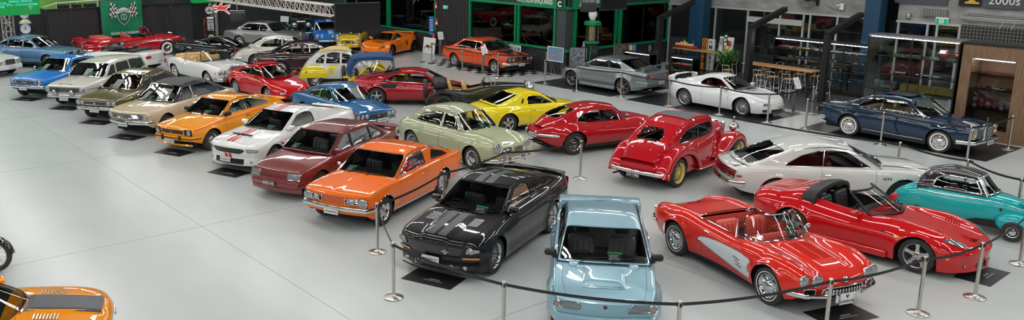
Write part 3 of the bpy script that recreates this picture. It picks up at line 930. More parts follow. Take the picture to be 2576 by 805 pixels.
  # ================================================================ CARS
def flank(x0,x1,pts):return pts
def PR(name,rgb,metal=0.):return paint(name,rgb,metal)
def seat_card(car,u=-.35,t=.12,w=.16,green=True):
 """information card standing on the dashboard, just inside the windscreen"""
 pass
def barracuda(pos,head):
 P=dict(wb=2.69,X0=2.12,X1=-2.62,R=.32,Ra=.375,rr=.205,tw=.2,style='slot5',rim=CHROME,hw=[(2.12,.83),(2.0,.86),(1.4,.885),(0,.89),(-1.4,.885),(-2.3,.84),(-2.62,.76)],sh=[(2.12,.80),(2.08,.825),(1.9,.845),(.8,.90),(-.4,.915),(-1.4,.92),(-2.2,.90),(-2.58,.86),(-2.62,.80)],top=[(2.12,.79),(2.07,.835),(1.9,.865),(1.2,.925),(.8,.955),(-.3,.97),(-1.6,.97),(-2.3,.92),(-2.6,.84),(-2.62,.79)],bot=[(2.12,.36),(1.8,.24),(1.3,.20),(-1.5,.20),(-2.2,.28),(-2.62,.38)],zm=.70,kb=.08,kt=.035,r=.035,bowF=.13,bowR=.12,profF=[(.3,-.06),(.45,0),(.6,-.03),(.8,0)],profR=[(.4,0),(.62,.03),(.85,0)],doors=[(-.45,.70)],hood=(.90,2.03),deck=(-2.55,-2.0),ci=.07,k1=.20,k2=.18,cf=.05,cm=.09,cr=.08,bulges=[(.9,2.2,0,.05,.018,.1)],A0x=.80,C0x=-2.0,bw0=.20,bw1=.10,rb0=.22,rb1=.02,rwg=(.97,.06,.95),m=3.)
 c=Car('coupe_car','bright orange sixties fastback coupe with round headlights and wraparound rear glass','car',P,pos,head,PR('orange_paint',(.90,.165,.008)))
 c.build_body(opening=(-1.3,.45))
 c.cabin((.80,.90),(.12,1.305),[(-.3,1.34)],(-.78,1.30),[(-1.4,1.14),(-2.02,.93)],[(.62,.945),(.08,1.265),(-.55,1.285),(-.62,.96)],split=[(.42,.18,.014,CHROME)],frame=(.010,.35),dlor=.03)
 # the rear quarter glass continues the backlight round the side
 mb=MB()
 for sd in(1,-1):
  patch(mb,lambda u,v,o:(u,sd*(c.Yc(u,v)+o),v),round_poly([(-.95,1.22),(-.86,.985),(-1.70,.955),(-1.45,1.09)],.05),.004,.004)
 q=c.add('quarter_window',mb,GBLACK)
 c.interior(.45,-1.3,leather('black',(.02,.02,.02)),rear=-.85)
 c.round_lamp(.715,.655,.100,off=.03);c.round_lamp(.46,.655,.066,off=.03)
 c.grille(.30,.60,.60,.72,bars=2,mirror=True,r=.01,off=.02)
 c.end_patch('grille_panel',rect(-.28,.28,.585,.745,.01),PR('dark_orange',(.55,.08,.006)),off=.008)
 c.bumper('f',.50,.10,.05,.30,.06);c.bumper('r',.50,.10,.05,.30,.06)
 c.plate(0,.42,off=.09)
 c.rect_lamp(.55,.74,.62,.72,REDL,'r')
 c.side_strip('sill_trim',[(.92,.245),(-.9,.245)],.05,CHROME)
 c.side_strip('side_moulding',[(2.0,.83),(.7,.885),(-.8,.90),(-2.5,.865)],.012,CHROME,.002)
 for i,xa in enumerate(c.ax):
  mb=MB()
  for sd in(1,-1):mb.tube([c.S(xa+.378*math.cos(a),.32+.378*math.sin(a),.004,sd) for a in[PI*k/20 for k in range(21)]],.010,5)
  c.add('arch_trim',mb,CHROME)
 c.handle(-.33,.80);c.mirror(.60,kind='chrome')
 lettering('Barracuda',.05,CHROME,c.root,(c.X0-.06,0,.80),(PI/2-.5,0,PI/2),.002,'badge')
 c.wheels();return c
def shelby(pos,head,black=True,orange=False):
 P=dict(wb=2.72,X0=2.22,X1=-2.52,R=.345,Ra=.39,rr=.245,tw=.26,style='spoke15' if not black else 'mesh',rim=CHROME,hw=[(2.22,.80),(2.1,.86),(1.6,.925),(1.0,.92),(0,.91),(-1.0,.93),(-1.5,.94),(-2.2,.89),(-2.52,.80)],sh=[(2.22,.70),(2.18,.745),(2.0,.80),(1.4,.885),(.8,.935),(0,.955),(-.8,.985),(-1.4,1.03),(-2.1,1.03),(-2.46,1.02),(-2.52,.95)],top=[(2.22,.72),(2.17,.79),(2.0,.845),(1.4,.935),(.9,.985),(0,.99),(-1.6,1.04),(-2.2,1.055),(-2.46,1.05),(-2.52,.95)],bot=[(2.22,.24),(1.9,.17),(1.3,.17),(-1.5,.19),(-2.2,.26),(-2.52,.32)],zm=.62,kb=.05,kt=.09,r=.08,crease=[(.78,.012,.05),(.42,-.022,.10)],bowF=.26,bowR=.10,bpF=2.4,profF=[(.2,-.02),(.3,0),(.45,-.03),(.55,.0),(.72,.03)],profR=[(.3,0),(.9,.04)],doors=[(-.42,.78)],hood=(.98,2.06),deck=(-2.4,-2.02),ci=.10,k1=.28,k2=.20,cf=.05,cm=.075,cr=.06,bulges=[(1.0,2.3,0,.33,.035,.16)],A0x=.82,C0x=-1.95,bw0=.28,bw1=.12,rb0=.10,rb1=.06,m=3.,rwg=(.88,.05,.95),trimm=SATIN,flare=.02)
 c0=PR('black_paint',(.006,.006,.007)) if black else PR('white_paint',(.78,.78,.76))
 if orange:c0=PR('golden_orange_paint',(.80,.27,.006))
 c=Car('muscle_car','golden orange modern muscle coupe with one wide charcoal bonnet stripe at the lower left' if orange else 'black modern muscle coupe with twin charcoal stripes and chrome wheels' if black else 'white modern muscle coupe with double red stripes over bonnet and roof','car',P,pos,head,c0)
 c.build_body(opening=(-1.25,.5))
 c.cabin((.82,.935),(.08,1.335),[(-.3,1.375)],(-.78,1.335),[(-1.5,1.20),(-1.98,1.045)],[(.58,.975),(.40,1.06),(.05,1.27),(-.30,1.315),(-.55,1.28),(-.60,1.0)],split=[],dlor=.06)
 st=mat('charcoal_stripe',(.05,.053,.062),.42,0,.0,.4) if black else mat('red_stripe',(.55,.015,.02),.25,0,.8)
 w=.17 if black else .10
 g=.035 if black else .02
 if orange:g,w=0,.30
 for sg in(1,-1):
  c.top_strip('stripe',1.0,2.10,sg*g,sg*(g+w),st);c.top_strip('stripe',-.72,.10,sg*g,sg*(g+w),st,roof=True)
  c.top_strip('stripe',-2.45,-2.03,sg*g,sg*(g+w),st)
 c.interior(.5,-1.25,leather('black',(.02,.02,.02)),rear=-.85)
 if black:
  c.grille(-.58,.58,.50,.68,bars=0,poly=round_poly([(-.50,.50),(.50,.50),(.60,.66),(.50,.69),(-.50,.69),(-.60,.66)],.04),rim=False,off=.01)
  c.grille(-.52,.52,.22,.33,bars=0,rim=False,r=.03)
  c.rect_lamp(0,0,0,0,LENS,poly=round_poly([(.62,.57),(.86,.60),(.86,.66),(.66,.70)],.03),bezel=GBLACK)
  c.round_lamp(.70,.635,.055,off=.0,bezel=CHROME)
  c.round_lamp(.62,.30,.04,off=.01);c.rect_lamp(.55,.85,.45,.50,AMBER,bezel=GBLACK)
  mb=MB();f=MB()
  for sg in(1,-1):
   f.lathe([(.040,0),(.046,.01),(.040,.02),(.034,.01),(.040,0)],c.F(.36*sg,.30,.0),'x',20)
  c.add('tow_ring',f,CHROME)
  # snake emblem on a bar
  e=MB();p=Vector(c.F(.26,.60,.025));e.rbox(p,(.012,.16,.02),.004);e.tube([p+Vector((.015,y_,z_)) for y_,z_ in((-.02,-.045),(.02,-.03),(.0,-.005),(-.02,.02),(.01,.045),(.03,.03))],.008,6,up=(1,0,0));c.add('grille_emblem',e,CHROME)
  if not orange:lettering('S H E L B Y',.085,CHROME,c.root,c.F(0,.745,.012),(PI/2-.55,0,PI/2),.003,'badge',sx=1.35)
  for sg in(1,-1):
   v=MB()
   for k in range(8):v.box(c.T(1.22+k*.045,sg*.46,.006),(.02,.20,.012),0,(0,-.3,0))
   c.add('bonnet_vent',v,SILV)
 else:
  c.grille(-.50,.50,.57,.70,bars=5,poly=round_poly([(-.42,.565),(.42,.565),(.56,.66),(.46,.705),(-.46,.705),(-.56,.66)],.04),rim=False,barm=SATIN,off=.008)
  c.grille(-.50,.50,.27,.42,bars=3,rim=False,r=.03,barm=SATIN)
  c.rect_lamp(0,0,0,0,LENS,poly=round_poly([(.62,.60),(.88,.63),(.88,.69),(.60,.69)],.03),bezel=GBLACK)
  c.round_lamp(.68,.35,.05,off=-.01,bezel=SILV)
  for sg in(1,-1):
   c.end_patch('stripe',rect(sg*.02,sg*.12,.435,.555,.004) if sg>0 else rect(-.12,-.02,.435,.555,.004),st,off=.004)
  e=MB();p=Vector(c.F(-.30,.645,.03));e.tube([p+Vector((0,y_,z_)) for y_,z_ in((-.02,-.04),(.02,-.03),(.0,-.005),(-.02,.02),(.01,.04),(.03,.03))],.008,6,up=(1,0,0));c.add('grille_emblem',e,CHROME)
  v=MB();v.rbox(c.T(1.62,0,.012),(.10,.66,.02),.008);c.add('bonnet_scoop',v,SATIN)
 sp=MB();sp.tube([c.F(y,.175,.03) for y in[-.75+.1*k for k in range(16)]],.022,6,sy=.4);c.add('front_splitter',sp,SATIN)
 c.plate(-.08 if not black else-.05,.375 if not black else .40,off=.04)
 # boot spoiler
 b=MB()
 b.tube([c.T(-2.36,y,.03) for y in[-.72+.09*k for k in range(17)]],.11,10,sy=.32);c.add('spoiler',b,c.col)
 for k in range(3):c.rect_lamp(.42+k*.13,.53+k*.13,.78,.96,REDL,'r')
 c.handle(-.30,.86,c.col);c.mirror(.60,kind='box')
 c.side_patch('quarter_window',round_poly([(-.95,1.0),(-1.25,1.01),(-1.1,1.02)],.02),SATIN) if False else None
 q=MB()
 for sd in(1,-1):patch(q,lambda u,v,o:(u,sd*(c.Yc(u,v)+o),v),round_poly([(-.80,1.24),(-.86,1.05),(-1.22,1.07),(-1.05,1.18)],.03),.012,.014)
 c.add('quarter_panel_cover',q,c.col)
 c.wheels();return c
def corvette(pos,head):
 P=dict(wb=2.59,X0=2.12,X1=-2.38,R=.335,Ra=.39,rr=.215,tw=.19,style='disc',rim=CHROME,ww=(.245,.262),hw=[(2.12,.80),(2.0,.86),(1.5,.92),(.8,.90),(.0,.88),(-.8,.89),(-1.4,.92),(-2.0,.86),(-2.38,.70)],sh=[(2.12,.70),(2.05,.76),(1.85,.81),(1.3,.87),(.7,.865),(.1,.84),(-.6,.87),(-1.2,.90),(-1.7,.87),(-2.2,.78),(-2.38,.70)],top=[(2.12,.56),(2.06,.66),(1.9,.74),(1.4,.83),(.8,.89),(.3,.90),(-.9,.92),(-1.4,.91),(-2.0,.80),(-2.3,.68),(-2.38,.60)],bot=[(2.12,.33),(1.8,.26),(1.2,.20),(-.9,.20),(-1.4,.22),(-2.2,.34),(-2.38,.42)],zm=.60,kb=.10,kt=.09,r=.10,ridge=[(.82,.13,[(2.12,.03),(1.6,.055),(.8,.02),(.2,.0),(-.6,.0),(-1.2,.035),(-2.2,.06),(-2.38,.05)])],bowF=.20,bowR=.16,profF=[(.3,-.12),(.45,-.03),(.62,0),(.8,-.03)],profR=[(.3,-.1),(.6,.02),(.8,0)],doors=[(-.50,.42)],hood=(.72,1.92),deck=(-1.95,-1.05),ci=.09,k1=.30,k2=.1,cf=.10,cm=.09,cr=.06,bulges=[(.7,1.95,0,.34,.03,.14)],bw0=.34,bw1=.30,m=2.4,A0x=.45,flare=.03,trimw=.009,dash=mat('red_dash',(.45,.02,.012),.4),wsg=(.99,.02,.98),sn=3,wsr=.28)
 c=Car('roadster_car','bright red fifties roadster with white side coves, quad headlights and red interior','car',P,pos,head,PR('roadster_red',(.66,.018,.008)))
 c.build_body(opening=(-.88,.36))
 c.cabin((.50,.86),(.20,1.21),[],(-.5,1.2),[(-1,.9)],[],open_=True,wframe=CHROME)
 red=leather('red',(.62,.075,.055))
 P['dashm']=mat('red_dash',(.45,.02,.012),.4)
 c.interior(.36,-.88,red,seats=((-.18,.33),),rest=False,sw=(.12,-.33),sh=.50,tubm=red,swm=mat('red_wheel',(.4,.02,.01),.3),seatz=.34)
 # vents windows, cockpit trim
 v=MB();yy=c.ysh(.3)-.09
 for sd in(1,-1):
  v.tube([(.22,sd*(yy-.01),.85),(.14,sd*(yy-.10),1.18)],.010,6);v.tube([(.27,sd*yy,.85),(.20,sd*(yy-.09),1.19)],.012,6)
 c.add('quarterlight_frame',v,CHROME)
 t=MB();pth=[(x,c.ysh(x)*.84,c.ztop(x,c.ysh(x)*.84)+.012) for x in[.42,.2,0,-.2,-.4,-.6,-.75,-.84]]
 pth+=[(-.92,.5,c.ztop(-.92,.5)+.012),(-.93,.25,c.ztop(-.93,.25)+.012),(-.93,0,c.ztop(-.93,0)+.012)]
 pth+=[(x,-y,z) for x,y,z in pth[::-1][1:]]
 t.tube(spline(pth,3),.016,6,sy=.7);c.add('cockpit_trim',t,CHROME)
 c.side_patch('side_cove',round_poly([(.86,.66),(.55,.70),(.0,.70),(-.45,.665),(-.62,.60),(-.5,.53),(0,.42),(.45,.33),(.82,.29),(.85,.36)],.08,4,.06),PR('cove_white',(.70,.74,.76)),.004,.006)
 tr=MB();pl=round_poly([(.86,.66),(.55,.70),(.0,.70),(-.45,.665),(-.62,.60),(-.5,.53),(0,.42),(.45,.33),(.82,.29),(.85,.36)],.08,4,.06)
 for sd in(1,-1):tr.tube([c.S(p[0],p[1],.006,sd) for p in pl],.007,5,closed=True,up=(0,1,0))
 for sd in(1,-1):
  for k in range(3):tr.tube([c.S(.42+.03*k,.58-.06*k,.012,sd),c.S(.58+.03*k,.55-.06*k,.012,sd)],.011,6)
  tr.tube([c.S(.78,.50,.012,sd),c.S(.72,.46,.012,sd),c.S(.66,.50,.012,sd)],.006,5)
 c.add('cove_trim',tr,CHROME)
 c.side_strip('wheel_arch_trim',[(1.30-.30,.64),(1.30,.735),(1.30+.3,.67)],.008,CHROME)
 # quad lamps in chrome pods
 for y in(.55,.735):c.round_lamp(y,.665-(.01 if y>.6 else 0),.090,off=.0 if y>.6 else .02)
 c.grille(-.42,.42,.37,.53,bars=1,r=.07,off=.015,t=.012)
 g=MB()
 for k in range(13):y=-.38+.76*k/12;g.rbox(c.F(y,.45,.045),(.05,.022,.10),.01)
 c.add('grille_teeth',g,CHROME)
 c.grille(.54,.74,.41,.52,bars=0,mirror=True,r=.05,bg=GBLACK,name='side_intake')
 c.bumper('f',.40,.085,.06,.26,.10,gap=.34,dz=lambda y:.05*max(0,(y-.4)));c.bumper('r',.50,.08,.05,.32,.05,gap=.30)
 b=MB();b.lathe([(.055,0),(.06,.012),(.045,.02),(.001,.022)],axis='x',n=24);o=c.add('nose_badge',b,CHROME);o.location=c.F(0,.64,-.01);o.rotation_euler=(0,-.7,0)
 pod=MB();pod.rbox(c.F(0,.33,.13),(.05,.42,.15),.02);c.add('plate_surround',pod,CHROME)
 c.plate(0,.33,off=.165,w=.30,h=.20)
 lv=MB()
 for sgn in(1,-1):
  for k in range(22):lv.box(c.T(.98+k*.028,sgn*.12,.005),(.010,.17,.008))
 c.add('bonnet_louvres',lv,c.col)
 for sg in(1,-1):
  c.top_strip('fender_trim',1.3,2.0,sg*.70,sg*.712,CHROME,.006)
 c.round_lamp(.62,.66,.05,'r',lens=REDL)
 c.handle(-.38,.78);c.mirror(.42,kind='chrome',sides=(1,),dy=.04)
 lettering('Corvette',.05,CHROME,c.root,Vector(c.S(.62,.76,.01,1)),(PI/2,0,PI),.001,'badge')
 c.wheels();return c
def G(X0,X1,W,zn,zc,zb,zt,wb,nt=.88,tt=.88,cr=.05,sill=.2,nr=.05,**kw):
 """body outline from a few heights: nose, cowl, belt, tail"""
 h=W/2;P=dict(X0=X0,X1=X1,wb=wb)
 P['hw']=[(X0,h*nt*.97),(X0-.12,h*nt),(X0-.75,h*.985),(.3,h),(X1+.9,h*.985),(X1+.15,h*tt),(X1,h*tt*.96)]
 P['sh']=[(X0,zn-nr),(X0-.04,zn-nr*.35),(X0-.14,zn),(X0-.8,(zn*1.6+zc*1.4)/3),(.75,zc-.01),(0,zb),(-1.2,zb),(X1+.35,zt+.01),(X1+.05,zt-.02),(X1,zt-.07)]
 P['top']=[(X0,zn-nr),(X0-.04,zn-nr*.2),(X0-.15,zn+cr*.3),(X0-.6,(zn+zc)/2+cr*.9),(.8,zc+cr),(0,zb+cr),(-1.3,zb+cr),(X1+.4,zt+cr*.9),(X1+.06,zt),(X1,zt-.06)]
 P['bot']=[(X0,sill+.16),(X0-.4,sill+.06),(X0-.9,sill),(X1+.9,sill),(X1+.3,sill+.08),(X1,sill+.18)]
 P.update(kw);return P
BLK=leather('black',(.02,.02,.02));TAN=leather('tan',(.52,.32,.13));BEI=leather('beige',(.45,.37,.25));GRY=leather('grey',(.16,.16,.165));DRED=leather('dark_red',(.28,.015,.02));BRN=leather('brown',(.14,.07,.03))
def hq(pos,head):
 P=G(2.22,-2.52,1.86,.80,.90,.92,.88,2.82,sill=.24,R=.32,Ra=.37,bowF=.10,zm=.66,doors=[(-.40,.74)],hood=(.95,2.08),deck=(-2.4,-1.8),ci=.10,k1=.30,k2=.2,cm=.07,A0x=.85,C0x=-1.8,bw0=.22,profF=[(.4,-.02),(.8,0)])
 P['bulges']=[(.9,2.3,0,.30,.018,.14)]
 c=Car('coupe_car','bright blue seventies coupe with a wide dark grille and short roof','car',P,pos,head,PR('bright_blue_paint',(.02,.20,.62)))
 c.build_body(opening=(-1.25,.5));c.cabin((.85,.91),(.18,1.34),[(-.25,1.375)],(-.75,1.34),[(-1.4,1.15),(-1.85,.93)],[(.62,.95),(.10,1.29),(-.55,1.30),(-1.15,1.10),(-1.25,.96)],split=[(-.42,-.40,.03,CHROME)],frame=(.009,.5))
 c.interior(.5,-1.25,BLK,rear=-.85)
 c.grille(-.44,.44,.60,.74,bars=4,barm=GBAR);c.rect_lamp(.52,.74,.58,.76,GBLACK,name='lamp_panel');c.round_lamp(.63,.67,.075,off=.0)
 e=MB();e.rbox(c.F(0,.67,.03),(.02,.22,.018),.006);c.add('grille_bar',e,CHROME)
 c.bumper('f',.50,.11,.05,.30,.06);c.bumper('r',.50,.11,.05,.3,.06);c.plate(-.05,.43,off=.10);c.rect_lamp(.45,.80,.62,.74,REDL,'r')
 c.side_strip('side_moulding',[(2.0,.62),(-2.2,.60)],.02,BLACK);c.mirror(.62);c.handle(-.25,.82);c.wheels();return c
def wagon(pos,head):
 P=G(2.25,-2.42,1.82,.86,.95,.96,.93,2.70,sill=.26,R=.325,Ra=.37,bowF=.05,zm=.72,doors=[(-.05,.78),(-.95,-.06)],hood=(.95,2.12),ci=.06,k1=.20,k2=.16,cm=.06,cr=.05,A0x=.85,bw0=.22,rb0=.05,rb1=.05,profF=[(.5,-.03),(.9,.02)],rwg=(.88,.08,.80),C0x=-2.2)
 P['bulges']=[(.9,2.3,0,.16,.014,.1)]
 c=Car('estate_car','off-white sixties station wagon with two driving lights before its grille','car',P,pos,head,PR('wagon_white',(.66,.64,.58)))
 c.build_body(opening=(-2.0,.5));c.cabin((.88,.96),(.28,1.42),[(-.6,1.47),(-1.5,1.45)],(-2.02,1.40),[(-2.2,1.2),(-2.35,.97)],[(.68,1.0),(.22,1.37),(-1.2,1.41),(-1.95,1.36),(-2.12,1.0)],split=[(.05,.0,.07),(-.92,-.92,.07)],dlor=.03)
 c.interior(.5,-2.0,GRY,seats=((.10,.36),),rear=-.80)
 c.grille(-.80,.80,.60,.78,bars=7,barm=GBAR,r=.03);c.round_lamp(.70,.69,.078,off=.02,bezel=SILV);c.round_lamp(.36,.60,.085,off=.13);c.round_lamp(.36,.60,.001,off=.1) if False else None
 c.bumper('f',.46,.11,.05,.30,.07);c.bumper('r',.46,.11,.05,.3,.07);c.plate(0,.36,off=.10);c.rect_lamp(.62,.78,.6,.85,REDL,'r')
 lettering('F A L C O N',.07,CHROME,c.root,(2.14,0,.885),(PI/2-.9,0,PI/2),.002,'badge',sx=1.5)
 c.side_strip('side_moulding',[(2.0,.70),(-2.2,.68)],.018,CHROME);c.mirror(.70,sides=(-1,));c.handle(.1,.86);c.handle(-.8,.86);c.wheels();return c
def olive(pos,head):
 P=G(2.23,-2.42,1.82,.81,.91,.92,.88,2.82,sill=.25,R=.32,Ra=.37,bowF=.07,zm=.64,doors=[(-.10,.76),(-1.0,-.11)],hood=(.95,2.05),deck=(-2.35,-1.85),ci=.08,k1=.26,k2=.2,cm=.06,A0x=.85,C0x=-1.85,bw0=.22,kt=.07,profF=[(.5,-.06),(.8,.03)],crease=[(.74,.012,.04)])
 P['bulges']=[(.9,2.3,0,.12,.02,.12)]
 c=Car('sedan_car','metallic olive green sixties sedan with twin headlights at each end of a black grille','car',P,pos,head,PR('olive_paint',(.125,.10,.030),.35))
 c.build_body(opening=(-1.45,.5));c.cabin((.85,.92),(.22,1.37),[(-.4,1.41)],(-1.10,1.36),[(-1.45,1.2),(-1.80,.93)],[(.65,.95),(.15,1.32),(-1.02,1.34),(-1.40,1.12),(-1.45,.96)],split=[(.50,.28,.015,CHROME),(-.12,-.10,.05)],frame=(.010,.9))
 c.interior(.5,-1.45,BRN,seats=((.10,.36),),rear=-.75)
 c.grille(-.78,.78,.60,.73,bars=5,vert=16,barm=GBAR,t=.004);c.round_lamp(.70,.665,.068,off=.02);c.round_lamp(.52,.665,.068,off=.02)
 e=MB();e.lathe([(.035,0),(.04,.01),(.001,.015)],c.F(0,.67,.02),'x',16);c.add('grille_badge',e,CHROME)
 c.bumper('f',.49,.11,.05,.30,.08);c.bumper('r',.49,.11,.05,.3,.06);c.plate(-.0,.42,off=.12);c.rect_lamp(.45,.80,.62,.72,REDL,'r')
 c.mirror(.66,sides=(-1,));c.handle(.05,.80);c.handle(-.85,.80);c.wheels();return c
def valiant(pos,head):
 P=G(2.32,-2.52,1.84,.83,.92,.93,.90,2.82,sill=.24,R=.325,Ra=.38,bowF=.22,zm=.66,doors=[(-.10,.78),(-1.02,-.11)],hood=(1.0,2.18),deck=(-2.4,-1.95),ci=.08,k1=.26,k2=.2,cm=.07,A0x=.88,C0x=-1.95,bw0=.24,bpF=1.6,profF=[(.5,-.05),(.7,0),(.84,.05)],m=2.)
 P['bulges']=[(.9,2.6,0,.05,.02,.1)]
 c=Car('sedan_car','beige seventies sedan with a black vinyl roof and white sheets in the windscreen','car',P,pos,head,PR('beige_paint',(.60,.50,.35)))
 vin=mat('black_vinyl',(.025,.027,.03),.55)
 c.build_body(opening=(-1.45,.5));c.cabin((.90,.93),(.26,1.39),[(-.4,1.43)],(-1.05,1.38),[(-1.5,1.16),(-1.95,.93)],[(.68,.96),(.18,1.34),(-1.02,1.35),(-1.42,1.12),(-1.50,.98)],split=[(.48,.30,.015,CHROME),(-.12,-.10,.06,P and PR('beige_paint',(.60,.50,.35)))],frame=(.014,.9),roofm=vin)
 c.interior(.5,-1.45,BEI,seats=((.10,.36),),rear=-.75)
 # pillars below the vinyl are body coloured
 c.grille(-.62,.62,.60,.76,bars=4,t=.012,off=.03);c.round_lamp(.74,.68,.085,off=-.02);
 c.bumper('f',.48,.12,.05,.35,.07);c.bumper('r',.48,.11,.05,.3,.06);c.plate(-.05,.42,off=.11);c.rect_lamp(.45,.80,.62,.72,REDL,'r')
 e=MB();e.rbox((2.06,0,.93),(.06,.012,.05),.005);c.add('bonnet_ornament',e,CHROME)
 c.side_strip('sill_trim',[(.9,.27),(-.9,.27)],.04,CHROME);c.mirror(.66,sides=(-1,));c.handle(.05,.82);c.handle(-.85,.82);c.wheels();return c
def torana(pos,head):
 P=G(2.08,-2.42,1.74,.78,.90,.91,.90,2.59,sill=.22,R=.31,Ra=.37,bowF=.10,zm=.60,doors=[(-.45,.72)],hood=(.92,1.95),ci=.06,k1=.26,k2=.25,cm=.07,cr=.05,A0x=.80,C0x=-2.2,bw0=.22,flare=.025,profF=[(.4,-.03),(.75,.03)],rb0=.03,rwg=(.86,.06,.85),kt=.08,tt=.80,trimw=.006)
 P['bulges']=[(.9,2.3,0,.28,.018,.12)]
 c=Car('hatchback_car','amber yellow seventies hatchback coupe with red side stripes and black bumper guards','car',P,pos,head,PR('amber_paint',(.88,.32,.010)))
 c.build_body(opening=(-1.5,.45));c.cabin((.80,.91),(.16,1.30),[(-.2,1.335)],(-.70,1.30),[(-1.4,1.15),(-2.28,.94)],[(.60,.95),(.08,1.25),(-.60,1.265),(-1.25,1.12),(-1.55,.98)],split=[(-.45,-.38,.10,SATIN)],frame=(.008,.5,SATIN))
 c.interior(.45,-1.5,BLK,rear=-.85)
 c.grille(-.42,.42,.58,.70,bars=3,barm=SATIN,rim=False);c.rect_lamp(.47,.72,.55,.73,SATIN,name='lamp_panel',bezel=SATIN);c.round_lamp(.60,.64,.076,off=.0)
 e=MB();e.rbox(c.F(.0,.64,.02),(.02,.06,.06),.01);c.add('grille_badge',e,REDL)
 c.bumper('f',.455,.12,.05,.30,.05,m=c.col);c.bumper('r',.46,.12,.05,.3,.05,m=c.col);st=MB()
 c.bumper('f',.46,.035,.05,.30,.075,m=BLACK,name='bumper_strip');c.overrider([.34],.46,.19,m=BLACK,off=.10)
 c.plate(-.08,.35,off=.07);c.side_patch('side_stripe',[(1.95,.70),(1.2,.78),(.5,.84),(-.6,.87),(-1.2,.90),(-1.8,.95),(-1.8,.86),(-1.2,.83),(-.6,.81),(.5,.79),(1.2,.74),(1.95,.68)],mat('red_stripe2',(.75,.04,.01),.3,0,.8),.003,.003) if False else c.side_strip('side_stripe',[(2.0,.70),(1.3,.765),(.7,.83),(-.4,.865),(-1.3,.87),(-2.0,.86)],.035,mat('red_stripe2',(.75,.04,.01),.3,0,.8),.001)
 sp=MB();sp.tube([c.F(y,.26,.02) for y in[-.7+.1*k for k in range(15)]],.02,6,sy=1.5);c.add('front_splitter',sp,c.col)
 for xa in c.ax:pass
 r_=MB();r_.rbox((-2.36,0,.98),(.16,1.3,.05),.02);c.add('spoiler',r_,c.col)
 c.mirror(.60,kind='box',m=SATIN,sides=(-1,1));c.handle(-.30,.80,SATIN);c.wheels();return c
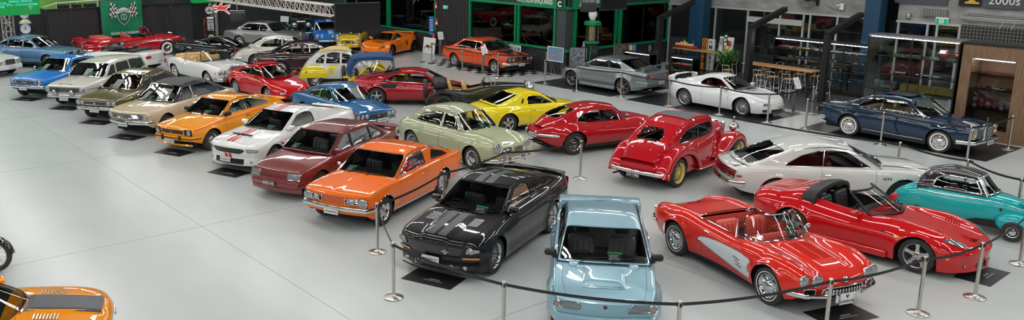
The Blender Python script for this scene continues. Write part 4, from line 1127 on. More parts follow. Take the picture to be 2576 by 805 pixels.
def commodore(pos,head,walk=False):
 P=G(2.13,-2.38 if not walk else-2.35,1.74,.74,.90,.92,.97,2.668,sill=.20,R=.31,Ra=.36,bowF=.12,zm=.60,doors=[(-.10,.80),(-.98,-.11)] if not walk else[(-.1,.8),(-.98,-.11)],hood=(.92,2.0),deck=(-2.3,-1.85),ci=.05,k1=.26,k2=.14,cm=.05,cr=.04,cf=.03,A0x=.85,C0x=-1.8,bw0=.16,bw1=.07,nr=.03,kt=.05,flare=.015,profF=[(.3,-.02),(.5,.02),(.72,-.03)],trimm=SATIN,style='spoke15' if not walk else 'spoke5',rim=SILV,r=.035,m=3.2)
 if not walk:
  c=Car('sedan_car','dark maroon eighties sedan with square headlights and a chunky rear spoiler','car',P,pos,head,PR('maroon_paint',(.185,.016,.016),.15))
 else:
  c=Car('sedan_car','pale ice blue eighties sedan seen head-on with large twin bonnet scoops','car',P,pos,head,PR('ice_blue_paint',(.24,.42,.50),.25))
 c.build_body(opening=(-1.45,.5));c.cabin((.86,.92),(.20,1.33),[(-.4,1.375)],(-1.12,1.33),[(-1.45,1.17),(-1.80,.955)],[(.66,.95),(.14,1.285),(-1.05,1.295),(-1.45,1.10),(-1.55,.98)],split=[(-.12,-.12,.07,SATIN),(-1.02,-.98,.05,SATIN)],frame=(.008,.9,CHROME if not walk else SATIN),dlor=.03)
 c.interior(.5,-1.45,GRY,seats=((.05,.36),),rear=-.75)
 if not walk:
  c.rect_lamp(.42,.76,.54,.69,LENS,r=.015);c.grille(-.38,.38,.60,.68,bars=2,barm=c.col,bg=c.col,rim=False);c.plate(-.06,.42,off=.10,txt='4903-H3',style='b')
  c.bumper('f',.42,.14,.06,.5,.03,m=c.col);c.bumper('r',.45,.14,.06,.4,.03,m=c.col)
  sk=MB();sk.tube([c.F(y,.28,-.02) for y in[-.75+.1*k for k in range(16)]],.04,8,sy=2.4);c.add('front_skirt',sk,c.col)
  b=MB();b.rbox((-2.26,0,1.07),(.22,1.5,.06),.025);b.rbox((-2.22,.66,1.0),(.25,.06,.13),.02);b.rbox((-2.22,-.66,1.0),(.25,.06,.13),.02);c.add('spoiler',b,c.col)
  c.mirror(.64,kind='box',m=c.col)
  for x in(.55,.5,.45):pass
  a=MB();a.tube([(.95,.72,.92),(.97,.72,1.35)],.003,4);c.add('aerial',a,SATIN)
 else:
  c.rect_lamp(0,0,0,0,LENS,poly=round_poly([(.34,.60),(.68,.60),(.70,.69),(.40,.71)],.03));c.rect_lamp(.69,.78,.60,.69,mat('smoked_lens',(.35,.22,.22),.1,0,1.))
  c.bumper('f',.44,.17,.08,.5,.06,m=c.col);e=MB();e.lathe([(.028,0),(.03,.006),(.001,.01)],c.F(0,.67,.01),'x',16);c.add('nose_badge',e,mat('badge_maroon',(.08,.02,.03),.3))
  ap=MB();ap.tube([c.F(y,.26,.06) for y in[-.8+.1*k for k in range(17)]],.05,6,sy=1.8);c.add('front_skirt',ap,c.col)
  # twin NACA-like bonnet scoop: raised central tray with two ear-shaped intakes
  s_=MB()
  def tray(u,v,o):
   x=1.00+u*.72;w=.46-.20*min(1,u*2.4)**.7*1+.0
   y=v*(.52-.17*min(1,u*2.2));base=c.ztop(x,y)
   h=.055*min(1,u*5+.1)*(1-max(0,(u-.85)/.15)*.9)*(1-abs(v)**6)
   return(c.warp(x,y,base),y,base+h+o)
  s_.grid([[tray(i/24,-1+j/10,.001) for j in range(21)] for i in range(25)],flip=True)
  c.add('bonnet_scoop',s_,c.col)
  sl=MB()
  for sg in(1,-1):
   o=[Vector((.98+.10*math.cos(a),sg*(.49+.085*math.sin(a)))) for a in[2*PI*k/24 for k in range(24)]]
   rows=[[(p[0],p[1],c.ztop(p[0],p[1])+zz) for p in[Vector((1.0,sg*.49)).lerp(q,sc) for q in o]] for sc,zz in((1.05,.0),(1.0,.018),(.8,.034),(.5,.04),(.01,.042))]
   sl.grid(rows,closed=True)
  s2=c.add('scoop_intake',sl,c.col)
  lip=MB();lip.tube([(1.66,y,c.ztop(1.66,y)+.015) for y in[-.28+.07*k for k in range(9)]],.022,6);c.add('scoop_lip',lip,c.col)
  slot=MB();slot.rbox((c.warp(1.69,0,.8),0,c.ztop(1.69,0)+.012),(.03,.54,.012),.005);c.add('scoop_slot',slot,mat('scoop_grey',(.12,.2,.24),.4))
  # tall rear wing
  b=MB();b.rbox((-2.14,0,1.11),(.40,1.56,.05),.024)
  for sg in(1,-1):b.rbox((-2.12,sg*.76,1.02),(.46,.07,.20),.03);
  c.add('spoiler',b,c.col);c.mirror(.70,kind='box',m=SATIN,dy=.10)
  # body kit arches
  for i,xa in enumerate(c.ax):
   mb=MB()
   for sd in(1,-1):
    mb.grid([[c.S(xa+rr_*math.cos(a),.31+rr_*math.sin(a),o_,sd) for a in[PI*(-.02+1.04*k/20) for k in range(21)]] for rr_,o_ in((.365,-.01),(.372,.045),(.44,.04),(.50,.0))])
   c.add('arch_flare',mb,c.col)
  for sd in(1,-1):
   sk=MB();sk.rbox((0,sd*.86,.22),(1.9,.08,.14),.03);c.add('side_skirt',sk,c.col)
 c.rect_lamp(.45,.80,.62,.78,REDL,'r');c.handle(.02,.80,c.col);c.handle(-.85,.80,c.col);c.wheels();return c
def monaro(pos,head):
 P=G(2.25,-2.42,1.82,.82,.90,.91,.90,2.82,sill=.24,R=.325,Ra=.38,bowF=.08,zm=.66,doors=[(-.42,.78)],hood=(1.0,2.12),deck=(-2.34,-1.72),ci=.06,k1=.26,k2=.16,cm=.08,cr=.06,A0x=.90,C0x=-1.7,bw0=.22,flare=.015,profR=[(.35,-.06),(.5,.0),(.7,.02),(.9,-.04)],bowR=.10,rb0=.14,rwg=(.84,.12,.86),kt=.06,sh_=0)
 P['sh']=[(2.25,.76),(2.2,.80),(2.0,.83),(.8,.89),(0,.905),(-.8,.92),(-1.5,.94),(-2.1,.91),(-2.38,.87),(-2.42,.82)]
 P['top']=[(2.25,.76),(2.2,.81),(2.0,.85),(.8,.94),(0,.95),(-1.5,.965),(-2.1,.94),(-2.38,.88),(-2.42,.80)]
 P['bulges']=[(.95,2.3,0,.30,.022,.14)]
 c=Car('coupe_car','white sixties coupe seen from behind with sweeping roofline, full-width tail lamps and black stripe','car',P,pos,head,PR('monaro_white',(.62,.625,.60)))
 c.build_body(opening=(-1.35,.5));c.cabin((.92,.91),(.24,1.335),[(-.2,1.375),(-.65,1.36)],(-1.0,1.30),[(-1.4,1.15),(-1.78,1.0),(-2.02,.94)],[(.68,.94),(.16,1.285),(-.40,1.32),(-.85,1.20),(-1.25,.97)],split=[(.50,.32,.014,CHROME),(-.38,-.34,.02,CHROME)],frame=(.009,.02),dlor=.05)
 c.interior(.5,-1.35,DRED,rear=-.85,tubm=DRED);P['dashm']=DRED
 st=mat('black_stripe',(.02,.02,.024),.3,0,.5)
 for sg in(1,-1):c.top_strip('stripe',-2.36,-1.76,sg*.52,sg*.60,st);c.top_strip('stripe',1.0,2.15,sg*.46,sg*.54,st)
 c.end_patch('tail_panel',rect(-.84,.84,.66,.84,.01),PR('tail_maroon',(.10,.006,.010)),'r',.012);c.rect_lamp(.50,.82,.68,.80,REDL,'r',name='tail_light')
 c.end_patch('tail_trim',rect(-.84,.84,.645,.665,.004),CHROME,'r',.018)
 c.bumper('r',.52,.12,.05,.30,.05);c.bumper('f',.5,.11,.05,.30,.05);number_plate(c.root,c.Rr(0,.42,.06),PI,'GTS','w')
 c.side_strip('sill_trim',[(.9,.27),(-.9,.27)],.03,CHROME)
 c.round_lamp(.70,.66,.08);c.round_lamp(.50,.66,.08);c.grille(-.40,.40,.58,.74,bars=4)
 lettering('GTS',.075,SATIN,c.root,Vector(c.S(1.02,.70,.006,-1)),(PI/2,0,0),.002,'badge',sx=1.5)
 for sd in(1,-1):
  l_=MB();l_.tube([c.S(-2.33,.70,.006,sd),c.S(-2.20,.70,.006,sd)],.03,6,sy=.9);c.add('side_lamp',l_,REDL)
 mb=MB()
 for i,xa in enumerate(c.ax):
  for sd in(1,-1):mb.tube([c.S(xa+.383*math.cos(a),.325+.383*math.sin(a),.004,sd) for a in[PI*k/20 for k in range(21)]],.010,5)
 c.add('arch_trim',mb,CHROME);c.handle(-.30,.78);c.mirror(.72,sides=(1,));c.wheels();return c
def viper(pos,head):
 P=dict(wb=2.44,X0=2.12,X1=-2.30,R=.335,Ra=.385,rr=.235,tw=.27,style='spoke5',rim=SILV,hw=[(2.12,.66),(2.02,.78),(1.7,.90),(1.2,.955),(.5,.90),(0,.90),(-.6,.93),(-1.2,.96),(-1.9,.88),(-2.3,.74)],sh=[(2.12,.50),(2.05,.56),(1.8,.66),(1.2,.79),(.6,.80),(0,.80),(-.6,.84),(-1.2,.90),(-1.8,.88),(-2.24,.83),(-2.3,.76)],top=[(2.12,.52),(2.05,.58),(1.8,.66),(1.2,.78),(.7,.83),(.3,.86),(-.5,.90),(-1.2,.94),(-1.8,.92),(-2.24,.86),(-2.3,.78)],bot=[(2.12,.16),(1.8,.14),(1.0,.16),(-1.5,.18),(-2.3,.30)],zm=.55,kb=.06,kt=.13,r=.16,m=3,ridge=[(.74,.16,[(2.1,.0),(1.7,.05),(1.2,.085),(.6,.05),(.2,.0),(-1,.03),(-2,.02)])],bowF=.34,bowR=.14,profF=[(.15,.02),(.3,0),(.5,.03)],doors=[(-.85,.22)],hood=None,deck=None,ci=.12,k1=.45,k2=.2,cf=.04,cm=.06,cr=.05,A0x=.10,C0x=-1.3,bw0=.36,bw1=.20,flare=.03,trimw=.012,trimm=SATIN,wsg=(.97,.03,.97))
 c=Car('sports_car','red low-slung two-seat sports car with black targa hoop and five-spoke silver wheels','car',P,pos,head,PR('viper_red',(.50,.004,.007)))
 c.build_body(opening=(-.98,-.04));c.cabin((.20,.81),(-.32,1.17),[],(-.8,1.1),[(-1,.9)],[],open_=True,wframe=SATIN)
 c.interior(-.04,-.98,BLK,seats=((-.54,.34),),rest=True,sh=.60,sw=(-.22,.34),seatz=.26)
 h=MB()
 pr=[]
 for k in range(25):
  t=PI*k/24;y=-.80*math.cos(t);z=.80+.33*(math.sin(t)**.55);pr.append((y,z))
 h.grid([[(-.97+dx,y*sc,z*1.0+dz) for(y,z) in pr] for dx,dz,sc in((.14,-.02,.96),(.12,.03,1.0),(.0,.04,1.0),(-.16,.0,1.0),(-.18,-.06,.95),(-.10,-.07,.90),(.14,-.05,.92),(.14,-.02,.96))])
 c.add('targa_hoop',h,SATIN)
 bk=MB();bk.grid([[(x,y,(.82+.30*(max(0,1-(abs(y)/.80)**3))**.6)*(1-t)+(c.ztop(x,y)-.01)*t) for y in[-.8+.1*k for k in range(17)]] for x,t in((-1.06,.0),(-1.25,.18),(-1.5,.55),(-1.7,1.02))]);c.add('rear_cowl',bk,c.col)
 for sg in(1,-1):c.rect_lamp(0,0,0,0,LENS) if False else None
 # headlamp covers on the wings
 for sg in(1,-1):
  l_=MB();pl=round_poly([(1.60,.80),(1.98,.60),(1.95,.44),(1.70,.60)],.05)
  patch(l_,lambda u,v,o:c.T(u,sg*v,o),pl,.012,.015);c.add('headlight',l_,mat('dark_lens',(.10,.12,.13),.05,0,1.))
 c.grille(-.34,.34,.20,.32,bars=1,rim=False,r=.05,barm=c.col);c.end_patch('grille_divider',rect(-.03,.03,.19,.34,.004),c.col,off=.03)
 for sg in(1,-1):c.round_lamp(.56,.27,.055,off=-.03,bezel=GBLACK) if sg>0 else None
 for sd in(1,-1):c.side_patch1('side_indicator',round_poly([(.80,.62),(.80,.66),(.88,.66),(.88,.62)],.01),YELL,sd);c.side_patch1('front_indicator',round_poly([(1.80,.40),(1.80,.44),(1.90,.44),(1.90,.40)],.01),AMBER,sd)
 sc_=MB();pl=ellipse(1.78,0,.13,.10);patch(sc_,lambda u,v,o:c.T(u,v,o),pl,.05,.06);c.add('bonnet_scoop',sc_,c.col);n_=MB();n_.rbox(c.T(1.90,0,.018),(.03,.16,.03),.01);c.add('scoop_opening',n_,SEAM)
 lv=MB()
 for sg in(1,-1):
  for k in range(6):lv.rbox(c.T(1.20+k*.05,sg*.50,.012),(.028,.16,.02),.008,0,(0,0,sg*.3))
 c.add('bonnet_louvres',lv,c.col)
 # side gill behind the front wheel
 c.side_patch('side_gill',round_poly([(.62,.72),(.44,.60),(.40,.36),(.46,.32),(.50,.50)],.04),SEAM,-.002,.002)
 sk=MB()
 for sd in(1,-1):sk.rbox((-.05,sd*.88,.22),(1.5,.10,.14),.04)
 c.add('side_exhaust',sk,c.col)
 c.rect_lamp(.50,.70,.62,.74,REDL,'r');c.mirror(.05,kind='box',sides=(1,-1),y=.78,dy=.14);c.wheels();return c
def falcon(pos,head):
 P=G(2.24,-2.48,1.84,.84,.94,.95,.93,2.82,sill=.25,R=.325,Ra=.38,bowF=.05,zm=.66,doors=[(-.05,.80),(-.98,-.06)],hood=(1.0,2.15),deck=(-2.4,-1.8),ci=.08,k1=.26,k2=.2,cm=.06,A0x=.88,C0x=-1.8,bw0=.22,nr=.02,profF=[(.45,-.05),(.84,.04)],style='slot5',rim=SILV)
 c=Car('sedan_car','orange-red muscle sedan with black bonnet stripes parked on the chequered floor','car',P,pos,head,PR('vermilion_paint',(.74,.075,.012)))
 c.build_body(opening=(-1.4,.5));c.cabin((.90,.95),(.26,1.38),[(-.35,1.42)],(-.98,1.37),[(-1.4,1.16),(-1.80,.965)],[(.68,.98),(.18,1.33),(-.90,1.34),(-1.30,1.12),(-1.40,.99)],split=[(.50,.32,.012,CHROME),(-.06,-.05,.07,SATIN)],frame=(.009,.9))
 c.interior(.5,-1.4,BLK,seats=((.10,.36),),rear=-.75)
 st=mat('black_stripe',(.02,.02,.024),.3,0,.5)
 for sg in(1,-1):c.top_strip('stripe',1.05,2.12,sg*.10,sg*.44,st)
 b=MB();b.rbox(c.T(1.45,0,.05),(.30,.30,.09),.04);c.add('shaker_scoop',b,SATIN)
 c.grille(-.86,.86,.60,.80,bars=0,r=.02);e=MB();e.rbox(c.F(0,.70,.03),(.02,.03,.2),.006);c.add('grille_bar',e,CHROME)
 for y in(.46,.68):c.round_lamp(y,.70,.070,off=.02)
 c.bumper('f',.50,.11,.05,.25,.08);c.bumper('r',.5,.11,.05,.25,.06);c.plate(-.0,.45,off=.14)
 sp=MB();sp.tube([c.F(y,.30,.02) for y in[-.8+.1*k for k in range(17)]],.03,6,sy=1.8);c.add('front_splitter',sp,SATIN)
 c.side_strip('side_stripe',[(2.1,.80),(.6,.84),(-2.2,.83)],.035,st,.001);c.side_strip('sill_trim',[(.95,.28),(-.95,.28)],.03,CHROME)
 w=MB();w.rbox((-2.30,0,1.04),(.30,1.5,.035),.015,0,(0,.15,0))
 for sg in(1,-1):w.rbox((-2.25,sg*.6,.98),(.16,.04,.12),.01)
 c.add('spoiler',w,SATIN);c.rect_lamp(.45,.80,.66,.78,REDL,'r');c.mirror(.70,kind='box',m=c.col,sides=(-1,),dy=.07);c.handle(.10,.84);c.handle(-.8,.84);c.wheels();return c
def skyline(pos,head):
 P=G(2.18,-2.38,1.80,.72,.94,.95,.99,2.665,sill=.20,R=.33,Ra=.385,rr=.245,tw=.24,bowF=.26,zm=.60,doors=[(-.50,.78)],hood=(.95,2.0),deck=(-2.3,-1.85),ci=.08,k1=.30,k2=.2,cm=.06,cr=.05,A0x=.85,C0x=-1.8,bw0=.26,flare=.045,flw=.10,trimm=SATIN,style='spoke6',rim=GUNM,profR=[(.3,-.0),(.6,.06),(.95,.02)],profF=[(.2,.03),(.5,.02),(.7,-.04)],nr=.06)
 c=Car('coupe_car','metallic grey Japanese coupe seen from behind with round tail lamps and a high wing','car',P,pos,head,PR('grey_metal_paint',(.20,.235,.25),.5))
 c.build_body(opening=(-1.35,.5));c.cabin((.92,.95),(.22,1.315),[(-.2,1.355)],(-.82,1.31),[(-1.3,1.16),(-1.82,1.01)],[(.72,.985),(.16,1.27),(-.60,1.29),(-1.0,1.16),(-1.10,1.02)],split=[(-.52,-.42,.08,SATIN)],frame=(.008,.1,SATIN),dlor=.05)
 c.interior(.5,-1.35,BLK,rear=-.8)
 for y,r_ in((.66,.088),(.44,.072)):c.round_lamp(y,.80,r_,'r',lens=REDL if y>.6 else AMBER,bezel=SATIN,off=-.01,name='tail_light')
 c.bumper('r',.52,.22,.06,.45,.03,m=c.col);c.bumper('f',.40,.22,.06,.45,.02,m=c.col)
 number_plate(c.root,c.Rr(-.05,.56,.08),PI)
 w=MB();w.tube([(-2.18,y,1.20-.03*abs(y)**2) for y in[-.82+.082*k for k in range(21)]],.11,8,sy=.16);
 for sg in(1,-1):w.rbox((-2.12,sg*.66,1.09),(.18,.035,.20),.015)
 c.add('rear_wing',w,c.col)
 ex=MB();ex.lathe([(.06,-.1),(.06,.06),(.05,.06),(.05,-.08)],(0,0,0),'x',20);o=ex.build('exhaust_tip',CHROME,c.root);o.location=c.Rr(.45,.30,.0)
 df=MB();df.rbox((-2.2,0,.24),(.30,1.3,.06),.02);c.add('diffuser',df,SATIN)
 c.rect_lamp(.50,.78,.60,.68,LENS);c.grille(-.4,.4,.30,.46,bars=2,rim=False,barm=SATIN)
 for sd in(1,-1):
  sk=MB();sk.rbox((0,sd*.86,.22),(1.85,.08,.13),.03);c.add('side_skirt',sk,c.col)
 c.mirror(.66,kind='box');c.handle(-.36,.84,c.col);c.wheels();return c
def rx7(pos,head):
 P=dict(wb=2.425,X0=2.12,X1=-2.17,R=.32,Ra=.37,rr=.235,tw=.23,style='mesh',rim=SILV,hw=[(2.12,.62),(2.0,.76),(1.6,.865),(1.1,.885),(.3,.86),(-.4,.865),(-1.2,.89),(-1.8,.80),(-2.17,.66)],sh=[(2.12,.50),(2.05,.58),(1.7,.68),(1.2,.76),(.7,.79),(0,.82),(-.8,.86),(-1.3,.90),(-1.8,.88),(-2.1,.83),(-2.17,.76)],top=[(2.12,.50),(2.05,.60),(1.7,.70),(1.2,.80),(.8,.86),(0,.88),(-1.3,.92),(-1.8,.90),(-2.1,.85),(-2.17,.78)],bot=[(2.12,.18),(1.7,.17),(-1.3,.19),(-2.17,.32)],zm=.52,kb=.07,kt=.12,r=.15,m=3,ridge=[(.78,.15,[(2,0),(1.5,.03),(1.2,.04),(.6,.01),(-1.2,.02),(-2,0)])],bowF=.30,bowR=.24,profF=[(.2,.0),(.35,.02),(.55,-.02)],doors=[(-.46,.66)],hood=(.80,1.9),ci=.12,k1=.40,k2=.35,cf=.05,cm=.08,cr=.06,A0x=.72,C0x=-1.75,bw0=.34,bw1=.16,rb0=.08,flare=.02,trimm=SATIN,rwg=(.84,.08,.92),trimw=.007)
 c=Car('sports_car','white nineties sports coupe with black-tinted windows, red seats and rear wing','car',P,pos,head,PR('pearl_white_paint',(.74,.76,.77)))
 c.build_body(opening=(-1.0,.42));c.cabin((.78,.80),(.05,1.185),[(-.25,1.22)],(-.62,1.18),[(-1.1,1.06),(-1.75,.90)],[(.55,.85),(.05,1.13),(-.30,1.16),(-.55,1.10),(-.70,.93),(-.60,.87)],split=[],frame=None,dlor=.10,roof_name='roof')
 c.interior(.42,-1.0,mat('leather_bright_red',(.45,.02,.03),.5),seats=((-.15,.34),),rest=True,sh=.5,seatz=.24)
 w=MB();w.tube([(-1.98,y,1.08-.10*abs(y/.72)**4) for y in[-.74+.074*k for k in range(21)]],.12,8,sy=.17)
 for sg in(1,-1):w.rbox((-1.92,sg*.70,.96),(.26,.05,.20),.02)
 c.add('rear_wing',w,c.col)
 c.rect_lamp(0,0,0,0,LENS,poly=round_poly([(.42,.46),(.66,.45),(.62,.52),(.46,.52)],.02),bezel=GBLACK);c.grille(-.36,.36,.20,.31,bars=2,rim=False,r=.04,barm=SATIN);c.grille(.50,.66,.22,.32,rim=False,mirror=True,bars=0,name='side_intake')
 c.plate(.0,.38,off=.04);sp=MB();sp.tube([c.F(y,.175,.03) for y in[-.62+.1*k for k in range(13)]],.03,6,sy=.6);c.add('front_splitter',sp,SATIN)
 c.side_patch('side_indicator',ellipse(.62,.60,.045,.018),AMBER,.006)
 c.rect_lamp(.3,.66,.62,.74,REDL,'r');c.mirror(.52,kind='box',y=.76,dy=.10);c.wheels();return c
def mercedes_coupe(pos,head):
 P=G(2.25,-2.62,1.84,.83,.92,.93,.88,2.75,sill=.25,R=.335,Ra=.385,rr=.19,bowF=.06,zm=.64,doors=[(-.52,.76)],hood=(.95,2.12),deck=(-2.5,-1.75),ci=.08,k1=.26,k2=.2,cm=.055,cr=.05,A0x=.82,C0x=-1.72,bw0=.24,ww=(.215,.262),style='disc',rb0=.22,rb1=.12,kt=.07,tt=.80,profF=[(.4,-.02),(.85,0)],rwg=(.95,.05,.93))
 P['bulges']=[(.9,2.5,0,.30,.02,.16)]
 c=Car('coupe_car','dark navy blue classic coupe with upright chrome radiator grille, sunroof and cream seats','car',P,pos,head,PR('navy_paint',(.002,.020,.052)))
 c.build_body(opening=(-1.35,.5));c.cabin((.84,.93),(.30,1.35),[(-.2,1.385)],(-.80,1.345),[(-1.2,1.17),(-1.65,.95)],[(.66,.965),(.22,1.305),(-.68,1.32),(-1.08,1.14),(-1.22,.98)],split=[(.46,.36,.02,CHROME),(-.50,-.48,.012,CHROME)],frame=(.011,.9),dlor=.03)
 c.interior(.5,-1.35,leather('cream',(.50,.40,.26)),rear=-.85,tubm=leather('cream',(.50,.40,.26)))
 # upright radiator shell
 g=MB();g.rbox((2.27,0,.68),(.12,.50,.50),.04);o=c.add('grille',g,CHROME)
 g=MB();g.box((2.335,0,.67),(.01,.42,.40));g.build('grille_mesh',GBLACK,o);g=MB()
 for k in range(5):g.box((2.343,0,.52+k*.075),(.015,.42,.016))
 g.box((2.343,0,.67),(.018,.016,.40));g.build('grille_bars',CHROME,o)
 s_=MB();s_.cyl((2.24,0,.97),.012,.08,'z',8);s_.lathe([(.045,-.004),(.05,0),(.045,.004),(.04,0),(.045,-.004)],(2.24,0,1.05),'x',20)
 for k in range(3):a=PI/2+k*2*PI/3;s_.tube([(2.24,0,1.05),(2.24,.045*math.cos(a),1.05+.045*math.sin(a))],.004,4)
 c.add('bonnet_star',s_,CHROME)
 # stacked vertical lamp clusters
 for sg in(1,-1):
  l_=MB();pl=ellipse(sg*.66,.68,.13,.17,28,3);patch(l_,lambda u,v,o_:c.F(u,v,o_),pl,.015,.04);ol=c.add('headlight',l_,SILV)
  for yy,zz,rr_,m_ in((.66,.76,.075,LENS),(.61,.62,.055,YELL),(.72,.62,.045,AMBER)):
   q=MB();q.lathe([(rr_,0),(rr_*.7,.02),(.001,.03)],c.F(sg*yy,zz,.018),'x',20,flip=True);q.build('lens',m_,ol)
 c.bumper('f',.42,.11,.05,.40,.09);c.bumper('r',.45,.11,.05,.40,.06);c.plate(.1,.36,off=.13)
 c.side_strip('sill_trim',[(.92,.285),(-.92,.285)],.07,SILV);sr=MB();sr.rbox((-.20,0,1.437),(.75,.78,.02),.009);c.add('sunroof',sr,SATIN)
 rf=MB();rf.tube([(x,y,1.448) for x,y in((.19,-.40),(.19,.40),(-.58,.40),(-.58,-.40))],.01,5,closed=True);c.add('sunroof_frame',rf,c.col)
 c.rect_lamp(.60,.80,.60,.74,AMBER,'r');c.mirror(.60,sides=(-1,),dy=.06);c.handle(-.36,.76);c.wheels();return c
def volvo(pos,head):
 P=dict(wb=2.60,X0=2.12,X1=-2.28,R=.325,Ra=.375,rr=.195,tw=.17,style='cap',ww=(.205,.225),hw=[(2.12,.66),(2.0,.76),(1.5,.80),(.3,.81),(-.8,.81),(-1.6,.78),(-2.1,.66),(-2.28,.52)],sh=[(2.12,.62),(2.08,.74),(1.95,.83),(1.5,.90),(.8,.92),(0,.95),(-.9,.95),(-1.6,.92),(-2.1,.82),(-2.28,.66)],top=[(2.12,.62),(2.08,.72),(1.95,.81),(1.5,.93),(.9,1.02),(.6,1.03),(-.9,1.02),(-1.5,.99),(-2.0,.87),(-2.28,.68)],bot=[(2.12,.36),(1.8,.28),(1.2,.24),(-1.6,.25),(-2.28,.40)],zm=.60,kb=.07,kt=.10,r=.12,m=2.2,ridge=[(.80,.16,[(2.12,.08),(1.9,.075),(1.2,.03),(.7,0),(-1,0),(-1.6,.04),(-2.2,.08)])],bowF=.10,bowR=.14,profF=[(.4,-.02),(.85,.0)],doors=[(-.05,.82),(-.92,-.06)],hood=(.95,2.0),deck=(-2.2,-1.6),ci=.07,k1=.24,k2=.28,cf=.06,cm=.10,cr=.09,A0x=.85,C0x=-1.55,bw0=.20,rb0=.16,rwg=(.80,.12,.85))
 c=Car('sedan_car','pale sage green rounded sixties saloon with split chrome grille','car',P,pos,head,PR('sage_paint',(.40,.44,.27)))
 c.build_body(opening=(-1.35,.5));c.cabin((.84,.95),(.36,1.38),[(-.15,1.43),(-.6,1.41)],(-.98,1.33),[(-1.35,1.16),(-1.62,.97)],[(.68,.98),(.28,1.33),(-.40,1.36),(-.95,1.24),(-1.22,1.0)],split=[(.46,.38,.014,CHROME),(-.10,-.10,.09)],frame=(.009,.3,DSTEEL),dlor=.07)
 c.interior(.5,-1.35,BRN,seats=((.05,.34),),rear=-.75,sw=(.52,-.34))
 c.grille(.08,.44,.52,.68,bars=2,vert=5,poly=round_poly([(.07,.52),(.47,.54),(.42,.68),(.07,.70)],.04),mirror=True,t=.007,off=.02)
 c.round_lamp(.575,.735,.095,off=.03);c.rect_lamp(.50,.64,.545,.585,AMBER)
 c.bumper('f',.38,.11,.05,.28,.10);c.bumper('r',.42,.11,.05,.3,.08);c.overrider([.36],.40,.24,off=.15);c.plate(-.03,.40,off=.16)
 c.side_strip('side_moulding',[(1.5,.74),(.6,.735),(-1.9,.70)],.014,CHROME);c.mirror(.74,sides=(-1,),dy=.03);c.handle(.02,.86);c.handle(-.85,.86)
 c.wheels();return c
def etype(pos,head):
 P=dict(wb=2.67,X0=2.32,X1=-2.25,dx=.05,R=.335,Ra=(.39,.385),rr=.215,tw=.19,style='wire',arch_cap=None,hw=[(2.32,.34),(2.2,.50),(1.8,.70),(1.2,.82),(.4,.83),(-.4,.84),(-1.2,.84),(-1.8,.72),(-2.15,.50),(-2.25,.38)],sh=[(2.32,.48),(2.2,.58),(1.8,.70),(1.2,.79),(.6,.82),(0,.84),(-.8,.88),(-1.3,.90),(-1.8,.84),(-2.15,.70),(-2.25,.62)],top=[(2.32,.50),(2.2,.60),(1.8,.74),(1.2,.86),(.8,.91),(0,.93),(-1.0,.95),(-1.6,.92),(-2.1,.76),(-2.25,.64)],bot=[(2.32,.34),(1.9,.24),(1.2,.20),(-1.4,.20),(-1.9,.30),(-2.25,.46)],zm=.55,kb=.14,kt=.14,r=.15,m=2.2,ridge=[(.70,.16,[(2.2,.0),(1.8,.05),(1.2,.05),(.7,.0),(-1,.01),(-1.4,.03),(-2.0,.02)])],bulges=[(.85,2.2,0,.16,.045,.14)],bowF=.12,bowR=.14,doors=[(-.30,.62)],hood=(.72,.74),ci=.09,k1=.36,k2=.45,cf=.06,cm=.10,cr=.09,A0x=.60,C0x=-1.9,bw0=.30,bw1=.14,rb0=.10,rb1=.05,m_=0,rwg=(.74,.10,.62),ct=[(-2.1,.80),(-1.6,.90),(-1.0,.97),(-.4,1)],wD=.4,flare=.015)
 c=Car('sports_car','deep red long-bonnet sixties grand tourer seen from behind with wire wheels','car',P,pos,head,PR('deep_red_paint',(.40,.008,.012)))
 c.build_body(opening=(-1.2,.40));c.cabin((.62,.84),(.22,1.225),[(-.2,1.275),(-.55,1.26)],(-.90,1.215),[(-1.5,1.06),(-2.05,.80)],[(.50,.88),(.18,1.19),(-.45,1.215),(-.95,1.10),(-1.15,.95),(-.8,.90)],split=[(.38,.28,.01,CHROME),(-.34,-.26,.028,CHROME)],frame=None,dlor=.09)
 c.interior(.40,-1.2,BLK,seats=((-.05,.33),),rest=False,sh=.5,sw=(.36,-.34))
 b=c.bumper('r',.60,.07,.05,.45,.05,gap=.24);c.bumper('f',.50,.06,.05,.3,.05,gap=.2)
 for sg in(1,-1):
  o=MB();o.rbox((0,0,0),(.08,.06,.18),.03);q=c.add('overrider',o,CHROME);q.location=c.Rr(sg*.26,.62,.08)
  t=MB();t.tube([c.Rr(sg*.35,.69,.02),c.S(-2.02,.71,.02,sg)],.035,8);c.add('tail_light',t,REDL)
  ex=MB();ex.tube([(-1.7,sg*.10,.30),(-2.32,sg*.13,.36)],.032,8);c.add('exhaust',ex,CHROME)
 number_plate(c.root,c.Rr(0,.56,.03),PI)
 c.round_lamp(.50,.62,.08,x=1.98,bezel=CHROME);c.grille(-.20,.20,.44,.54,shape=2,bars=1)
 c.handle(-.15,.76);c.wheels();return c
